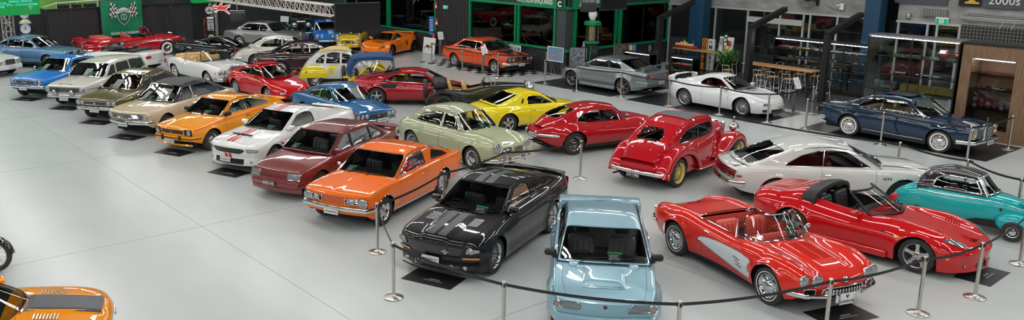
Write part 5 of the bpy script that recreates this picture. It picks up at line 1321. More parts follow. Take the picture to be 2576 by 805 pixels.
def elan(pos,head):
 P=dict(wb=2.44,X0=2.06,X1=-2.20,R=.315,Ra=.365,rr=.2,tw=.18,style='slot5',rim=SILV,hw=[(2.06,.45),(1.9,.66),(1.4,.80),(.4,.81),(-.8,.82),(-1.5,.80),(-2.0,.68),(-2.2,.52)],sh=[(2.06,.48),(1.95,.58),(1.5,.70),(.8,.78),(0,.82),(-1.0,.86),(-1.6,.85),(-2.1,.78),(-2.2,.70)],top=[(2.06,.50),(1.95,.62),(1.5,.76),(.9,.84),(0,.88),(-1.2,.91),(-1.7,.89),(-2.1,.81),(-2.2,.72)],bot=[(2.06,.34),(1.7,.24),(1.2,.21),(-1.5,.21),(-2.2,.36)],zm=.55,kb=.10,kt=.10,r=.10,m=2.4,bowF=.14,bowR=.12,doors=[(-.42,.56)],hood=(.72,1.7),deck=(-2.05,-1.62),ci=.07,k1=.32,k2=.3,cf=.05,cm=.08,cr=.06,A0x=.66,C0x=-1.6,bw0=.24,rb0=.10,rwg=(.90,.06,.92))
 c=Car('sports_car','bright lemon yellow small coupe with a wide sloping rear window','car',P,pos,head,PR('lemon_paint',(.86,.70,.015)))
 c.build_body(opening=(-1.1,.42));c.cabin((.68,.81),(.10,1.145),[(-.2,1.19)],(-.72,1.16),[(-1.1,1.04),(-1.58,.89)],[(.50,.86),(.08,1.10),(-.32,1.13),(-.42,1.10),(-.46,.88)],split=[],frame=None,dlor=.05)
 c.interior(.42,-1.1,BLK,seats=((-.10,.32),),rest=False,sh=.48,seatz=.25)
 v=MB()
 for sd in(1,-1):patch(v,lambda u,w_,o:(u,sd*(c.Yc(u,w_)+o),w_),round_poly([(-.62,1.06),(-.56,1.06),(-.62,.92),(-.70,.92)],.01),.006,.006)
 c.add('pillar_vent',v,SATIN)
 c.bumper('f',.42,.08,.05,.3,.05);c.bumper('r',.46,.08,.05,.35,.05);c.side_strip('sill_trim',[(.8,.25),(-.8,.25)],.03,DSTEEL)
 c.rect_lamp(.3,.6,.56,.66,REDL,'r');c.handle(-.30,.70);c.wheels();return c
def fender(c,path,yi,yo,crown,skirt,m,n=5,name='wing',sides=(1,-1)):
 q=spline(path,n)
 for sd in sides:
  mb=MB();rows=[]
  for i,p in enumerate(q):
   t=(q[min(i+1,len(q)-1)]-q[max(i-1,0)]).normalized();nn=Vector((-t[1],t[0]));
   if nn[1]<0 and abs(t[0])>.3:nn=-nn
   if i and nn.dot(last)<0:nn=-nn
   last=nn
   sec=[(yi,crown*.55),(yi+(yo-yi)*.3,crown*.95),(yi+(yo-yi)*.6,crown),(yo-.05,crown*.78),(yo-.01,crown*.4),(yo,0),(yo,-skirt*.5),(yo-.01,-skirt)]
   rows.append([(p[0]+nn[0]*o,sd*y,p[1]+nn[1]*o) for y,o in sec])
  mb.grid(rows,flip=(sd>0));c.add(name,mb,MATS.get(m.name+'_trim',m))
def simple_tail(c,y0,y1,z0,z1,m=None):c.rect_lamp(y0,y1,z0,z1,m or REDL,'r',name='tail_light')
def stag(pos,head):
 P=G(2.10,-2.32,1.62,.78,.90,.91,.86,2.54,sill=.24,R=.31,Ra=.36,rr=.19,bowF=.06,zm=.62,doors=[(-.46,.68)],hood=(.90,1.96),deck=(-2.2,-1.62),ci=.07,k1=.26,k2=.2,cm=.08,A0x=.80,C0x=-1.5,bw0=.20,nr=.03,profF=[(.4,-.03),(.78,.03)],rwg=(.90,.06,.92),flare=.02)
 P['bulges']=[(.9,2.3,0,.36,.02,.14)]
 c=Car('coupe_car','mid blue hardtop coupe with four headlights and a paper sheet in the windscreen','car',P,pos,head,PR('mid_blue_paint',(.008,.115,.30)))
 c.build_body(opening=(-1.2,.45));c.cabin((.80,.92),(.26,1.27),[(-.2,1.31)],(-.72,1.27),[(-1.1,1.12),(-1.45,.95)],[(.62,.95),(.18,1.22),(-.55,1.245),(-.95,1.10),(-1.10,.96)],split=[(.42,.32,.014,CHROME),(-.40,-.38,.06,CHROME)],frame=(.008,.9),dlor=.03)
 c.interior(.45,-1.2,BLK,rear=-.8)
 c.grille(-.70,.70,.55,.70,bars=5,barm=GBAR,t=.004);
 for y in(.58,.42):c.round_lamp(y,.63,.064,off=.02)
 c.rect_lamp(.68,.76,.57,.69,AMBER);c.bumper('f',.47,.10,.05,.30,.07);c.bumper('r',.48,.1,.05,.3,.06);c.plate(.1,.40,off=.13)
 number_plate(c.root,c.F(.1,.485,.125),0,'SHANNONS');e=MB();e.lathe([(.03,0),(.034,.01),(.001,.012)],c.F(0,.63,.02),'x',16);c.add('grille_badge',e,CHROME)
 simple_tail(c,.4,.72,.60,.72);c.mirror(.62,sides=(-1,));c.handle(-.3,.78);c.wheels();return c
def p944(pos,head):
 P=dict(wb=2.40,X0=2.0,X1=-2.18,R=.31,Ra=.365,rr=.21,tw=.22,style='tele',rim=SILV,hw=[(2.0,.64),(1.9,.74),(1.4,.84),(.9,.84),(.3,.80),(-.5,.80),(-1.2,.865),(-1.8,.80),(-2.18,.66)],sh=[(2.0,.50),(1.92,.58),(1.5,.70),(1.0,.80),(.6,.84),(0,.87),(-1.0,.92),(-1.6,.92),(-2.1,.84),(-2.18,.76)],top=[(2.0,.50),(1.92,.60),(1.5,.72),(1.0,.83),(.7,.88),(0,.92),(-1.5,.95),(-2.1,.86),(-2.18,.76)],bot=[(2.0,.22),(1.6,.18),(-1.4,.2),(-2.18,.36)],zm=.55,kb=.07,kt=.12,r=.12,m=3,bowF=.24,bowR=.16,doors=[(-.46,.66)],hood=(.78,1.8),ci=.09,k1=.34,k2=.25,cf=.05,cm=.07,cr=.05,A0x=.70,C0x=-1.8,bw0=.28,bw1=.12,flare=.035,flw=.12,trimm=SATIN,rwg=(.88,.04,.96),trimw=.007,rb0=.12)
 c=Car('sports_car','red eighties wedge-nosed coupe with raised sunroof panel, beside the blue hardtop coupe','car',P,pos,head,PR('guards_red_paint',(.52,.006,.012)))
 c.build_body(opening=(-1.3,.42));c.cabin((.74,.86),(.12,1.225),[(-.2,1.26)],(-.55,1.235),[(-1.1,1.13),(-1.85,.93)],[(.56,.90),(.06,1.18),(-.40,1.20),(-.95,1.08),(-1.20,.94)],split=[(-.42,-.38,.06,SATIN)],frame=None,dlor=.04)
 c.interior(.42,-1.3,BLK,seats=((-.1,.33),),rear=-.8,seatz=.24)
 b=MB();b.rbox((-.22,0,1.335),(.60,.84,.022),.01,0,(0,.03,0));c.add('sunroof',b,c.col)
 s_=MB();s_.tube([(-1.92,y,1.0-.08*abs(y/.7)**4) for y in[-.7+.07*k for k in range(21)]],.09,6,sy=.22);c.add('spoiler',s_,SATIN)
 c.grille(-.4,.4,.24,.32,bars=0,rim=False);c.rect_lamp(.44,.64,.40,.47,mat('clear_lens_dim',(.5,.45,.4),.1,0,1));simple_tail(c,.35,.66,.62,.72)
 c.mirror(.50,kind='box',y=.78,dy=.11);c.handle(-.36,.76,c.col);c.wheels();return c
def corniche(pos,head):
 P=G(2.42,-2.78,1.86,.90,1.0,1.0,.92,3.05,sill=.30,R=.36,Ra=.42,rr=.20,bowF=.10,zm=.70,nr=.06,r=.08,doors=[(-.60,.80)],hood=(1.05,2.3),deck=(-2.6,-1.75),ci=.10,k1=.26,k2=.1,cf=.05,cm=.06,bw0=.20,A0x=.80,trimw=.010,wsg=(.97,.03,.97),kt=.07,tt=.80,ww=(.215,.255),style='disc',arch_cap=(None,.74),ridge=[(.86,.10,[(2.4,.03),(1,.02),(0,0)])])
 P['sh']=[(2.42,.84),(2.36,.89),(2.2,.91),(1.2,.96),(.6,.97),(-.3,.93),(-.8,.93),(-1.3,1.0),(-1.8,.98),(-2.5,.90),(-2.74,.86),(-2.78,.80)]
 c=Car('convertible_car','white open luxury convertible with tan leather seats and twin headlights','car',P,pos,head,PR('pure_white_paint',(.76,.77,.76)))
 c.build_body(opening=(-1.45,.5));c.cabin((.82,.97),(.46,1.38),[],(-.5,1.3),[(-1,1)],[],open_=True,wframe=CHROME)
 T2=leather('camel',(.62,.40,.16))
 c.interior(.5,-1.45,T2,seats=((0,.38),),rear=-.95,rest=False,sh=.62,tubm=T2,seatw=.66,sw=(.48,-.38),seatz=.42)
 h=MB();h.rbox((-1.5,0,1.04),(.40,1.5,.20),.09);c.add('folded_hood',h,T2)
 q=MB()
 for sd in(1,-1):
  q.tube([(.45,sd*.78,.95),(.40,sd*.70,1.36)],.010,6);q.tube([(-.62,sd*.80,.93),(-.66,sd*.72,1.28),(-1.1,sd*.74,1.22)],.012,6)
 c.add('window_frame',q,CHROME)
 g=MB();g.rbox((2.40,0,.76),(.14,.56,.44),.02);o=c.add('grille',g,CHROME);g=MB()
 for k in range(16):g.box((2.474,-.24+k*.032,.75),(.012,.012,.38))
 g.box((2.47,0,.75),(.004,.50,.38),1);g.build('grille_bars',[DSTEEL,GBLACK],o)
 l_=MB();l_.tube([(2.42,0,.98),(2.42,0,1.06),(2.38,0,1.10)],.012,6);c.add('bonnet_mascot',l_,CHROME)
 for y in(.55,.72):c.round_lamp(y,.74,.072,off=.01)
 for y in(.46,.58):c.round_lamp(y,.55,.045,off=.02)
 c.side_patch('side_indicator',ellipse(2.20,.70,.04,.06),AMBER,.01)
 c.bumper('f',.43,.12,.05,.35,.08);c.bumper('r',.46,.12,.05,.35,.07);simple_tail(c,.70,.80,.62,.82)
 c.handle(-.45,.84);c.mirror(.6,sides=(-1,));c.wheels();return c
def buick(pos,head):
 P=G(2.60,-2.75,1.98,.90,1.02,1.0,.96,3.10,sill=.30,R=.37,Ra=.42,rr=.20,bowF=.12,zm=.66,r=.08,doors=[(-.55,.80)],hood=(1.1,2.45),deck=(-2.6,-1.75),ci=.10,k1=.2,k2=.1,cf=.06,cm=.06,bw0=.34,bw1=.20,A0x=.80,trimw=.011,wsg=(.98,.03,.97),kt=.07,ww=(.205,.315),style='wire',nr=.08,arch_cap=(None,.66),wD=.5,profR=[(.4,-.05),(.95,.03)])
 P['sh']=[(2.6,.84),(2.54,.90),(2.4,.93),(1.2,.97),(.4,.98),(-.4,.96),(-.9,.92),(-1.4,.97),(-2.2,.97),(-2.7,.94),(-2.75,.86)]
 c=Car('convertible_car','red fifties American convertible with wide whitewall tyres in front of the green banner','car',P,pos,head,PR('cherry_red_paint',(.46,.006,.016)))
 c.build_body(opening=(-1.5,.5));c.cabin((.85,1.0),(.60,1.38),[],(-.5,1.3),[(-1,1)],[],open_=True,wframe=CHROME)
 rd=leather('red',(.62,.075,.055))
 c.interior(.5,-1.5,rd,seats=((0,.40),),rear=-.95,rest=False,tubm=rd,seatw=.74,seatz=.42,sw=(.45,-.40))
 h=MB();h.rbox((-1.6,0,1.03),(.75,1.62,.16),.07);c.add('folded_hood',h,rd)
 c.side_strip('side_moulding',[(2.4,.76),(1.4,.80),(.6,.78),(-.1,.66),(-.7,.48)],.03,CHROME);c.side_strip('rear_moulding',[(-.7,.50),(-1.0,.66),(-1.6,.70),(-2.6,.70)],.03,CHROME)
 v=MB()
 for sd in(1,-1):
  for k in range(4):v.lathe([(.035,-.01),(.045,.012),(.03,.018),(.001,.01)],c.S(1.0+k*.17,.88,0,sd),'y',16,M=Matrix.Diagonal((1,sd,1)))
 c.add('fender_port',v,CHROME)
 for i,xa in enumerate(c.ax):pass
 c.round_lamp(.74,.76,.09,off=.02);c.grille(-.58,.58,.52,.72,bars=1,vert=18,r=.05,barm=CHROME);c.bumper('f',.46,.15,.08,.35,.10);c.overrider([.45],.52,.26,off=.18)
 c.bumper('r',.50,.16,.08,.40,.08);c.overrider([.62],.54,.34,'r',.12,w=.10)
 for sg in(1,-1):
  t=MB();t.tube([(-2.30,sg*.86,1.0),(-2.72,sg*.84,.98),(-2.80,sg*.83,.84)],.055,8);c.add('tail_fin',t,c.col);t=MB();t.tube([(-2.81,sg*.83,.92),(-2.83,sg*.82,.70)],.05,8);c.add('tail_light',t,CHROME)
 o=MB();o.tube([(2.2,0,1.04),(2.0,0,1.08)],.02,6);o.tube([(2.05,0,1.06),(2.03,0,1.16)],.012,6);c.add('bonnet_ornament',o,CHROME)
 c.wheels();return c
def w108(pos,head):
 P=G(2.30,-2.60,1.81,.84,.95,.96,.92,2.75,sill=.27,R=.34,Ra=.385,rr=.19,bowF=.08,zm=.66,doors=[(-.05,.80),(-.95,-.06)],hood=(.98,2.18),deck=(-2.5,-1.80),ci=.08,k1=.24,k2=.16,cm=.05,A0x=.85,C0x=-1.75,bw0=.20,ww=(.205,.225),style='disc')
 c=Car('sedan_car','silver grey classic saloon parked against the dark back wall','car',P,pos,head,PR('silver_grey_paint',(.27,.28,.28),.4))
 c.build_body(opening=(-1.4,.5));c.cabin((.86,.96),(.34,1.40),[(-.3,1.43)],(-1.00,1.39),[(-1.35,1.2),(-1.65,.98)],[(.68,1.0),(.26,1.36),(-.92,1.36),(-1.22,1.16),(-1.32,1.0)],split=[(.48,.38,.014,CHROME),(-.06,-.05,.04,CHROME)],frame=(.010,.9),dlor=.03)
 c.interior(.5,-1.4,BLK,seats=((.05,.36),),rear=-.75)
 g=MB();g.rbox((2.31,0,.70),(.10,.46,.46),.03);o=c.add('grille',g,CHROME);g=MB();g.box((2.363,0,.69),(.01,.38,.36));g.build('grille_mesh',DSTEEL,o)
 c.rect_lamp(.58,.76,.58,.84,LENS,r=.06);c.bumper('f',.44,.11,.05,.35,.08);c.bumper('r',.45,.11,.05,.4,.06)
 c.side_strip('side_moulding',[(2.0,.64),(-2.4,.66)],.02,DSTEEL);simple_tail(c,.45,.76,.58,.68);c.mirror(.66,sides=(-1,),dy=.05);c.handle(.05,.82);c.handle(-.85,.82);c.wheels();return c
def mk2(pos,head):
 P=dict(wb=2.73,X0=2.15,X1=-2.44,R=.33,Ra=.38,rr=.2,tw=.17,style='cap',arch_cap=(None,None),hw=[(2.15,.52),(2.0,.72),(1.5,.82),(.3,.84),(-1.0,.84),(-1.7,.76),(-2.2,.58),(-2.44,.42)],sh=[(2.15,.62),(2.05,.76),(1.8,.86),(1.3,.92),(.6,.93),(0,.94),(-1.0,.93),(-1.7,.88),(-2.2,.72),(-2.44,.52)],top=[(2.15,.66),(2.05,.82),(1.8,.92),(1.2,.99),(.7,1.02),(0,1.0),(-1.2,1.0),(-1.8,.92),(-2.25,.74),(-2.44,.56)],bot=[(2.15,.38),(1.6,.26),(-1.6,.27),(-2.44,.42)],zm=.60,kb=.08,kt=.12,r=.12,m=2.1,bowF=.18,bowR=.10,doors=[(-.05,.80),(-.85,-.06)],hood=(.92,2.0),deck=(-2.3,-1.6),ci=.08,k1=.26,k2=.3,cf=.06,cm=.09,cr=.08,A0x=.82,C0x=-1.5,bw0=.22,rwg=(.8,.10,.75),rb0=.14)
 c=Car('sedan_car','cream white rounded classic saloon between the grey saloon and the dark maroon saloon','car',P,pos,head,PR('cream_white_paint',(.66,.64,.56)))
 c.build_body(opening=(-1.25,.5));c.cabin((.82,.97),(.34,1.36),[(-.2,1.42),(-.6,1.40)],(-.92,1.33),[(-1.3,1.17),(-1.6,.98)],[(.66,1.0),(.26,1.33),(-.40,1.37),(-.95,1.22),(-1.15,1.0)],split=[(.44,.34,.014,CHROME),(-.10,-.10,.06),(-.72,-.70,.02,CHROME)],frame=(.008,.5),dlor=.07)
 c.interior(.5,-1.25,BRN,rear=-.75);c.bumper('r',.46,.10,.05,.4,.08);c.bumper('f',.46,.1,.05,.3,.08);c.overrider([.3],.50,.22,'r',.14)
 c.round_lamp(.56,.72,.09,off=.02,tilt=0);c.grille(-.16,.16,.46,.80,bars=0,vert=7,r=.05);
 for sg in(1,-1):t=MB();t.rbox(c.Rr(sg*.40,.66,.03),(.08,.07,.13),.03);c.add('tail_light',t,REDL)
 c.handle(0,.84);c.handle(-.75,.84);c.wheels();return c
def rover(pos,head):
 P=G(2.25,-2.48,1.78,.86,.98,.98,.94,2.81,sill=.28,R=.335,Ra=.385,rr=.2,bowF=.08,zm=.66,doors=[(-.05,.82),(-.92,-.06)],hood=(1.0,2.1),deck=(-2.36,-1.66),ci=.08,k1=.22,k2=.2,cm=.06,A0x=.86,C0x=-1.62,bw0=.20,rb0=.16,ww=(.205,.225),style='disc')
 c=Car('sedan_car','dark maroon black luxury saloon with chrome side moulding beside the yellow and white car','car',P,pos,head,PR('blackcurrant_paint',(.028,.006,.012)))
 c.build_body(opening=(-1.4,.5));c.cabin((.88,1.0),(.34,1.40),[(-.3,1.43)],(-.80,1.37),[(-1.25,1.18),(-1.62,1.0)],[(.70,1.02),(.26,1.35),(-.75,1.35),(-1.12,1.17),(-1.30,1.03)],split=[(.50,.38,.014,CHROME),(-.06,-.05,.04,CHROME),(-.88,-.80,.014,CHROME)],frame=(.010,.9),dlor=.03)
 c.interior(.5,-1.4,TAN,seats=((.05,.36),),rear=-.75)
 c.side_strip('side_moulding',[(2.1,.79),(-2.3,.79)],.02,CHROME);c.side_strip('sill_trim',[(.95,.32),(-.95,.32)],.03,CHROME);c.bumper('r',.46,.12,.05,.35,.07);c.bumper('f',.46,.12,.05,.35,.07)
 c.round_lamp(.62,.72,.09);c.grille(-.25,.25,.52,.86,bars=0,vert=10,r=.03);simple_tail(c,.60,.76,.60,.80);c.handle(.05,.88);c.handle(-.8,.88);c.wheels();return c
def nsx(pos,head):
 P=dict(wb=2.53,X0=2.12,X1=-2.30,R=.31,Ra=.36,rr=.22,tw=.22,style='spoke5',rim=SILV,hw=[(2.12,.62),(2.0,.76),(1.5,.88),(.4,.87),(-.8,.90),(-1.5,.90),(-2.1,.80),(-2.3,.70)],sh=[(2.12,.48),(2.0,.58),(1.6,.68),(1.0,.76),(.5,.80),(-.4,.84),(-1.2,.90),(-2.0,.92),(-2.26,.90),(-2.3,.82)],top=[(2.12,.50),(2.0,.60),(1.5,.70),(1.0,.80),(.6,.85),(-1.5,.94),(-2.26,.92),(-2.3,.82)],bot=.18,zm=.52,kb=.06,kt=.14,r=.12,m=3,bowF=.30,bowR=.14,doors=[(-.40,.78)],ci=.12,k1=.42,k2=.3,cf=.05,cm=.06,cr=.05,A0x=.80,C0x=-1.6,bw0=.34,bw1=.14,trimm=SATIN,rwg=(.85,.06,.9),flare=.02)
 c=Car('sports_car','black low mid-engined sports car behind the white luxury convertible','car',P,pos,head,PR('black_green_paint',(.006,.010,.012)))
 c.build_body(opening=(-.75,.5));c.cabin((.90,.80),(.28,1.12),[(0,1.155)],(-.30,1.13),[(-.9,1.04),(-1.6,.93)],[(.70,.84),(.22,1.08),(-.25,1.09),(-.62,.90)],split=[(-.30,-.28,.04,SATIN)],frame=None,dlor=.05)
 c.interior(.5,-.75,BLK,seats=((0,.34),),seatz=.2,sh=.5);c.end_patch('tail_light',rect(-.70,.70,.70,.82,.02),REDL,'r');c.rect_lamp(.45,.66,.46,.52,LENS)
 b=MB();b.tube([(-2.16,y,1.02-.06*abs(y/.78)**4) for y in[-.78+.078*k for k in range(21)]],.09,6,sy=.2);c.add('spoiler',b,c.col);c.mirror(.62,kind='box',y=.80,dy=.12);c.wheels();return c
def bmw(pos,head):
 P=G(2.18,-2.46,1.80,.82,.93,.94,.93,2.62,sill=.24,R=.325,Ra=.375,bowF=.08,zm=.64,doors=[(-.05,.80),(-.90,-.06)],hood=(.96,2.06),deck=(-2.3,-1.75),ci=.08,k1=.26,k2=.2,cm=.06,A0x=.85,C0x=-1.7,bw0=.20,nr=.03,profF=[(.45,-.03),(.82,.06)])
 c=Car('sedan_car','steel blue seventies four-door saloon facing right at the back left','car',P,pos,head,PR('steel_blue_paint',(.09,.22,.40),.2))
 c.build_body(opening=(-1.4,.5));c.cabin((.86,.94),(.26,1.36),[(-.3,1.41)],(-1.00,1.36),[(-1.35,1.18),(-1.72,.96)],[(.66,.98),(.18,1.32),(-.92,1.33),(-1.28,1.14),(-1.42,.99)],split=[(-.06,-.05,.07),(-.92,-.88,.03)],frame=(.010,.9),dlor=.03)
 c.interior(.5,-1.4,BLK,rear=-.75);c.grille(-.74,.74,.60,.76,bars=6,barm=SATIN);
 for y in(.50,.66):c.round_lamp(y,.68,.068,off=.02)
 c.grille(.02,.13,.58,.80,bars=0,vert=4,mirror=True,r=.03,off=.03);c.bumper('f',.49,.11,.06,.35,.10);c.bumper('r',.49,.11,.06,.35,.08);c.side_strip('side_moulding',[(2.0,.50),(-2.3,.50)],.03,BLACK)
 simple_tail(c,.45,.78,.62,.74);c.mirror(.66,sides=(-1,),dy=.05);c.handle(.05,.82);c.handle(-.78,.82);c.wheels();return c
def mercw124(pos,head):
 P=G(2.20,-2.50,1.74,.80,.93,.95,.98,2.80,sill=.24,R=.315,Ra=.365,bowF=.14,zm=.62,doors=[(-.05,.80),(-.95,-.06)],hood=(.96,2.06),deck=(-2.4,-1.8),ci=.07,k1=.26,k2=.2,cm=.05,A0x=.85,C0x=-1.75,bw0=.22,nr=.03,trimm=SATIN,style='spoke15',rim=SILV)
 c=Car('sedan_car','white eighties saloon cut off by the left edge of the photograph','car',P,pos,head,PR('arctic_white_paint',(.66,.67,.67)))
 c.build_body(opening=(-1.4,.5));c.cabin((.86,.94),(.24,1.37),[(-.3,1.42)],(-1.00,1.37),[(-1.4,1.18),(-1.78,1.0)],[(.66,.98),(.18,1.32),(-.95,1.33),(-1.30,1.14),(-1.42,1.0)],split=[(-.06,-.05,.07,SATIN),(-.95,-.92,.04)],dlor=.03)
 c.interior(.5,-1.4,GRY,rear=-.75);c.rect_lamp(.40,.76,.58,.74,LENS);c.grille(-.28,.28,.56,.77,bars=6,r=.02,off=.03,barm=GBAR);c.bumper('f',.42,.20,.08,.5,.06,m=c.col);c.bumper('r',.45,.2,.08,.5,.06,m=c.col);c.plate(0,.42,off=.12);simple_tail(c,.45,.78,.66,.84);c.mirror(.66,kind='box');c.wheels();return c
def white_roadster(pos,head):
 P=G(1.98,-2.05,1.68,.70,.84,.86,.90,2.32,sill=.22,R=.30,Ra=.35,bowF=.2,bowR=.16,zm=.56,r=.10,doors=[(-.40,.66)],hood=(.8,1.8),deck=(-1.9,-1.2),ci=.09,k1=.3,k2=.1,cf=.05,cm=.05,bw0=.26,bw1=.12,A0x=.7,trimw=.010,trimm=SATIN,wsg=(.97,.03,.97),nr=.08,style='spoke7',rim=SILV)
 c=Car('convertible_car','white open roadster seen from behind with red oval tail lamps and folded black top','car',P,pos,head,PR('roadster_white_paint',(.72,.73,.72)))
 c.build_body(opening=(-.95,.42));c.cabin((.72,.85),(.30,1.17),[],(-.5,1.1),[(-1,.9)],[],open_=True,wframe=SATIN);c.interior(.42,-.95,BLK,seats=((-.1,.32),),sh=.55,seatz=.26)
 h=MB();h.rbox((-1.0,0,.95),(.36,1.3,.12),.05);c.add('folded_hood',h,BLACK)
 c.rect_lamp(0,0,0,0,REDL,'r',name='tail_light',poly=ellipse(.58,.70,.15,.075));c.bumper('r',.45,.20,.06,.5,.03,m=c.col);c.bumper('f',.42,.2,.06,.5,.03,m=c.col);number_plate(c.root,c.Rr(0,.48,.07),PI);c.rect_lamp(.45,.66,.52,.62);c.wheels();return c
def renault(pos,head):
 P=G(1.98,-2.02,1.50,.82,.88,.92,.90,2.27,sill=.22,R=.30,Ra=.345,rr=.19,bowF=.12,zm=.60,r=.06,doors=[(0,.78),(-.80,-.01)],ci=.05,k1=.2,k2=.16,cm=.06,A0x=.80,C0x=-1.45,bw0=.14,nr=.05,nt=.92,hood=(.9,1.85))
 c=Car('sedan_car','small bright blue rally saloon with white bonnet stripes and four round headlights','car',P,pos,head,PR('rally_blue_paint',(.008,.17,.62)))
 c.build_body(opening=(-1.2,.5));c.cabin((.86,.90),(.45,1.33),[(-.1,1.37)],(-.85,1.33),[(-1.1,1.18),(-1.42,.94)],[(.72,.95),(.40,1.28),(-.80,1.30),(-1.05,1.14),(-1.12,.96)],split=[(0,0,.06)],frame=(.007,.9,DSTEEL),dlor=.04)
 c.interior(.5,-1.2,BLK,rear=-.7)
 st=mat('white_stripe',(.80,.80,.80),.3,0,.6)
 for y in(.10,.24):c.top_strip('stripe',.95,1.93,y,y+.09,st);c.top_strip('stripe',-.8,.42,y,y+.09,st,roof=True)
 c.round_lamp(.56,.66,.088,off=.02);c.round_lamp(.30,.66,.072,off=.04);c.bumper('f',.42,.09,.04,.3,.06);c.mirror(.6);simple_tail(c,.5,.66,.6,.74);c.wheels();return c
def s600(pos,head):
 P=dict(wb=2.0,X0=1.60,X1=-1.70,R=.29,Ra=.335,rr=.18,tw=.15,style='cap',hw=[(1.6,.56),(1.5,.64),(1.1,.70),(0,.70),(-.9,.70),(-1.5,.62),(-1.7,.52)],sh=[(1.6,.56),(1.54,.68),(1.3,.76),(.8,.80),(0,.80),(-.6,.82),(-1.2,.82),(-1.6,.74),(-1.7,.62)],top=[(1.6,.56),(1.54,.66),(1.3,.74),(.7,.84),(0,.86),(-1.2,.85),(-1.6,.76),(-1.7,.62)],bot=.24,zm=.55,kb=.08,kt=.10,r=.08,m=2.4,bowF=.08,bowR=.10,doors=[(-.42,.48)],hood=(.62,1.45),ci=.07,k1=.2,k2=.1,cf=.05,bw0=.18,bw1=.12,A0x=.5,trimw=.008,wsg=(.97,.03,.97))
 c=Car('roadster_car','small yellow open sixties roadster under the hanging screen','car',P,pos,head,PR('yellow_paint',(.84,.56,.012)))
 c.build_body(opening=(-.62,.36));c.cabin((.52,.83),(.34,1.12),[],(-.5,1.1),[(-1,.9)],[],open_=True);c.interior(.36,-.62,BLK,seats=((-.14,.26),),seatw=.42,sh=.45,rest=False,sw=(.26,-.26))
 h=MB();h.rbox((-.72,0,.90),(.26,1.1,.12),.05);c.add('folded_hood',h,BLACK)
 c.round_lamp(.54,.66,.095,off=.03);c.grille(-.36,.36,.46,.60,bars=3,r=.05,off=.02);c.round_lamp(.20,.50,.055,off=.05);c.bumper('f',.38,.07,.04,.2,.07,gap=.18);c.mirror(.95,sides=(1,-1),y=.52,dy=.02);simple_tail(c,.4,.52,.5,.6);c.wheels();return c
def vx(pos,head):
 P=dict(wb=2.33,X0=1.85,X1=-1.95,R=.31,Ra=.365,rr=.235,tw=.22,style='spoke5',rim=GBLACK,hw=[(1.85,.62),(1.75,.74),(1.3,.86),(.6,.84),(0,.80),(-.6,.86),(-1.2,.91),(-1.7,.84),(-1.95,.70)],sh=[(1.85,.44),(1.75,.54),(1.4,.70),(1.1,.76),(.6,.76),(0,.78),(-.8,.88),(-1.3,.92),(-1.85,.88),(-1.95,.78)],top=[(1.85,.44),(1.75,.54),(1.3,.68),(.9,.80),(.5,.86),(-.6,.92),(-1.3,.97),(-1.85,.95),(-1.95,.82)],bot=.15,zm=.50,kb=.06,kt=.12,r=.12,m=2.8,bowF=.26,bowR=.14,doors=[(-.28,.52)],ci=.14,k1=.38,k2=.3,cf=.05,cm=.06,cr=.05,A0x=.75,C0x=-.8,bw0=.36,bw1=.16,trimm=SATIN,flare=.05,flw=.12,trimw=.008,rwg=(.6,.1,.9),ridge=[(.76,.15,[(1.6,.0),(1.2,.04),(.6,0),(-1,.02),(-1.9,0)])])
 c=Car('sports_car','vivid orange mid-engined sports car with black wheels at the back by the black wall','car',P,pos,head,PR('vivid_orange_paint',(.90,.20,.006)))
 c.build_body(opening=(-.60,.42));c.cabin((.82,.78),(.16,1.10),[(-.05,1.13)],(-.35,1.12),[(-.7,1.06),(-1.25,.95)],[(.62,.82),(.12,1.06),(-.25,1.08),(-.42,.88)],split=[],frame=None,dlor=.05)
 c.interior(.42,-.6,BRN,seats=((-.05,.30),),seatz=.18,sh=.5)
 c.rect_lamp(0,0,0,0,mat('dark_lens',(.10,.12,.13),.05,0,1.),poly=round_poly([(.40,.48),(.70,.56),(.74,.64),(.60,.62)],.02),bezel=SATIN)
 c.grille(-.55,.55,.20,.30,bars=0,rim=False,r=.04);
 for sg in(1,):c.top_patch('bonnet_vent',round_poly([(1.15,.40),(1.22,.40),(1.10,-.40),(1.03,-.40)],.01),SEAM,.004)
 b=MB();b.rbox((-1.78,0,1.02),(.28,1.3,.05),.02)
 for sg in(1,-1):b.rbox((-1.75,sg*.55,.97),(.2,.05,.1),.02)
 c.add('spoiler',b,c.col);c.side_patch('side_intake',round_poly([(-.42,.70),(-.55,.72),(-.58,.45),(-.46,.45)],.03),SEAM,.003);c.round_lamp(.5,.72,.05,'r',lens=REDL);c.mirror(.46,kind='box',y=.74,dy=.12);c.wheels();return c
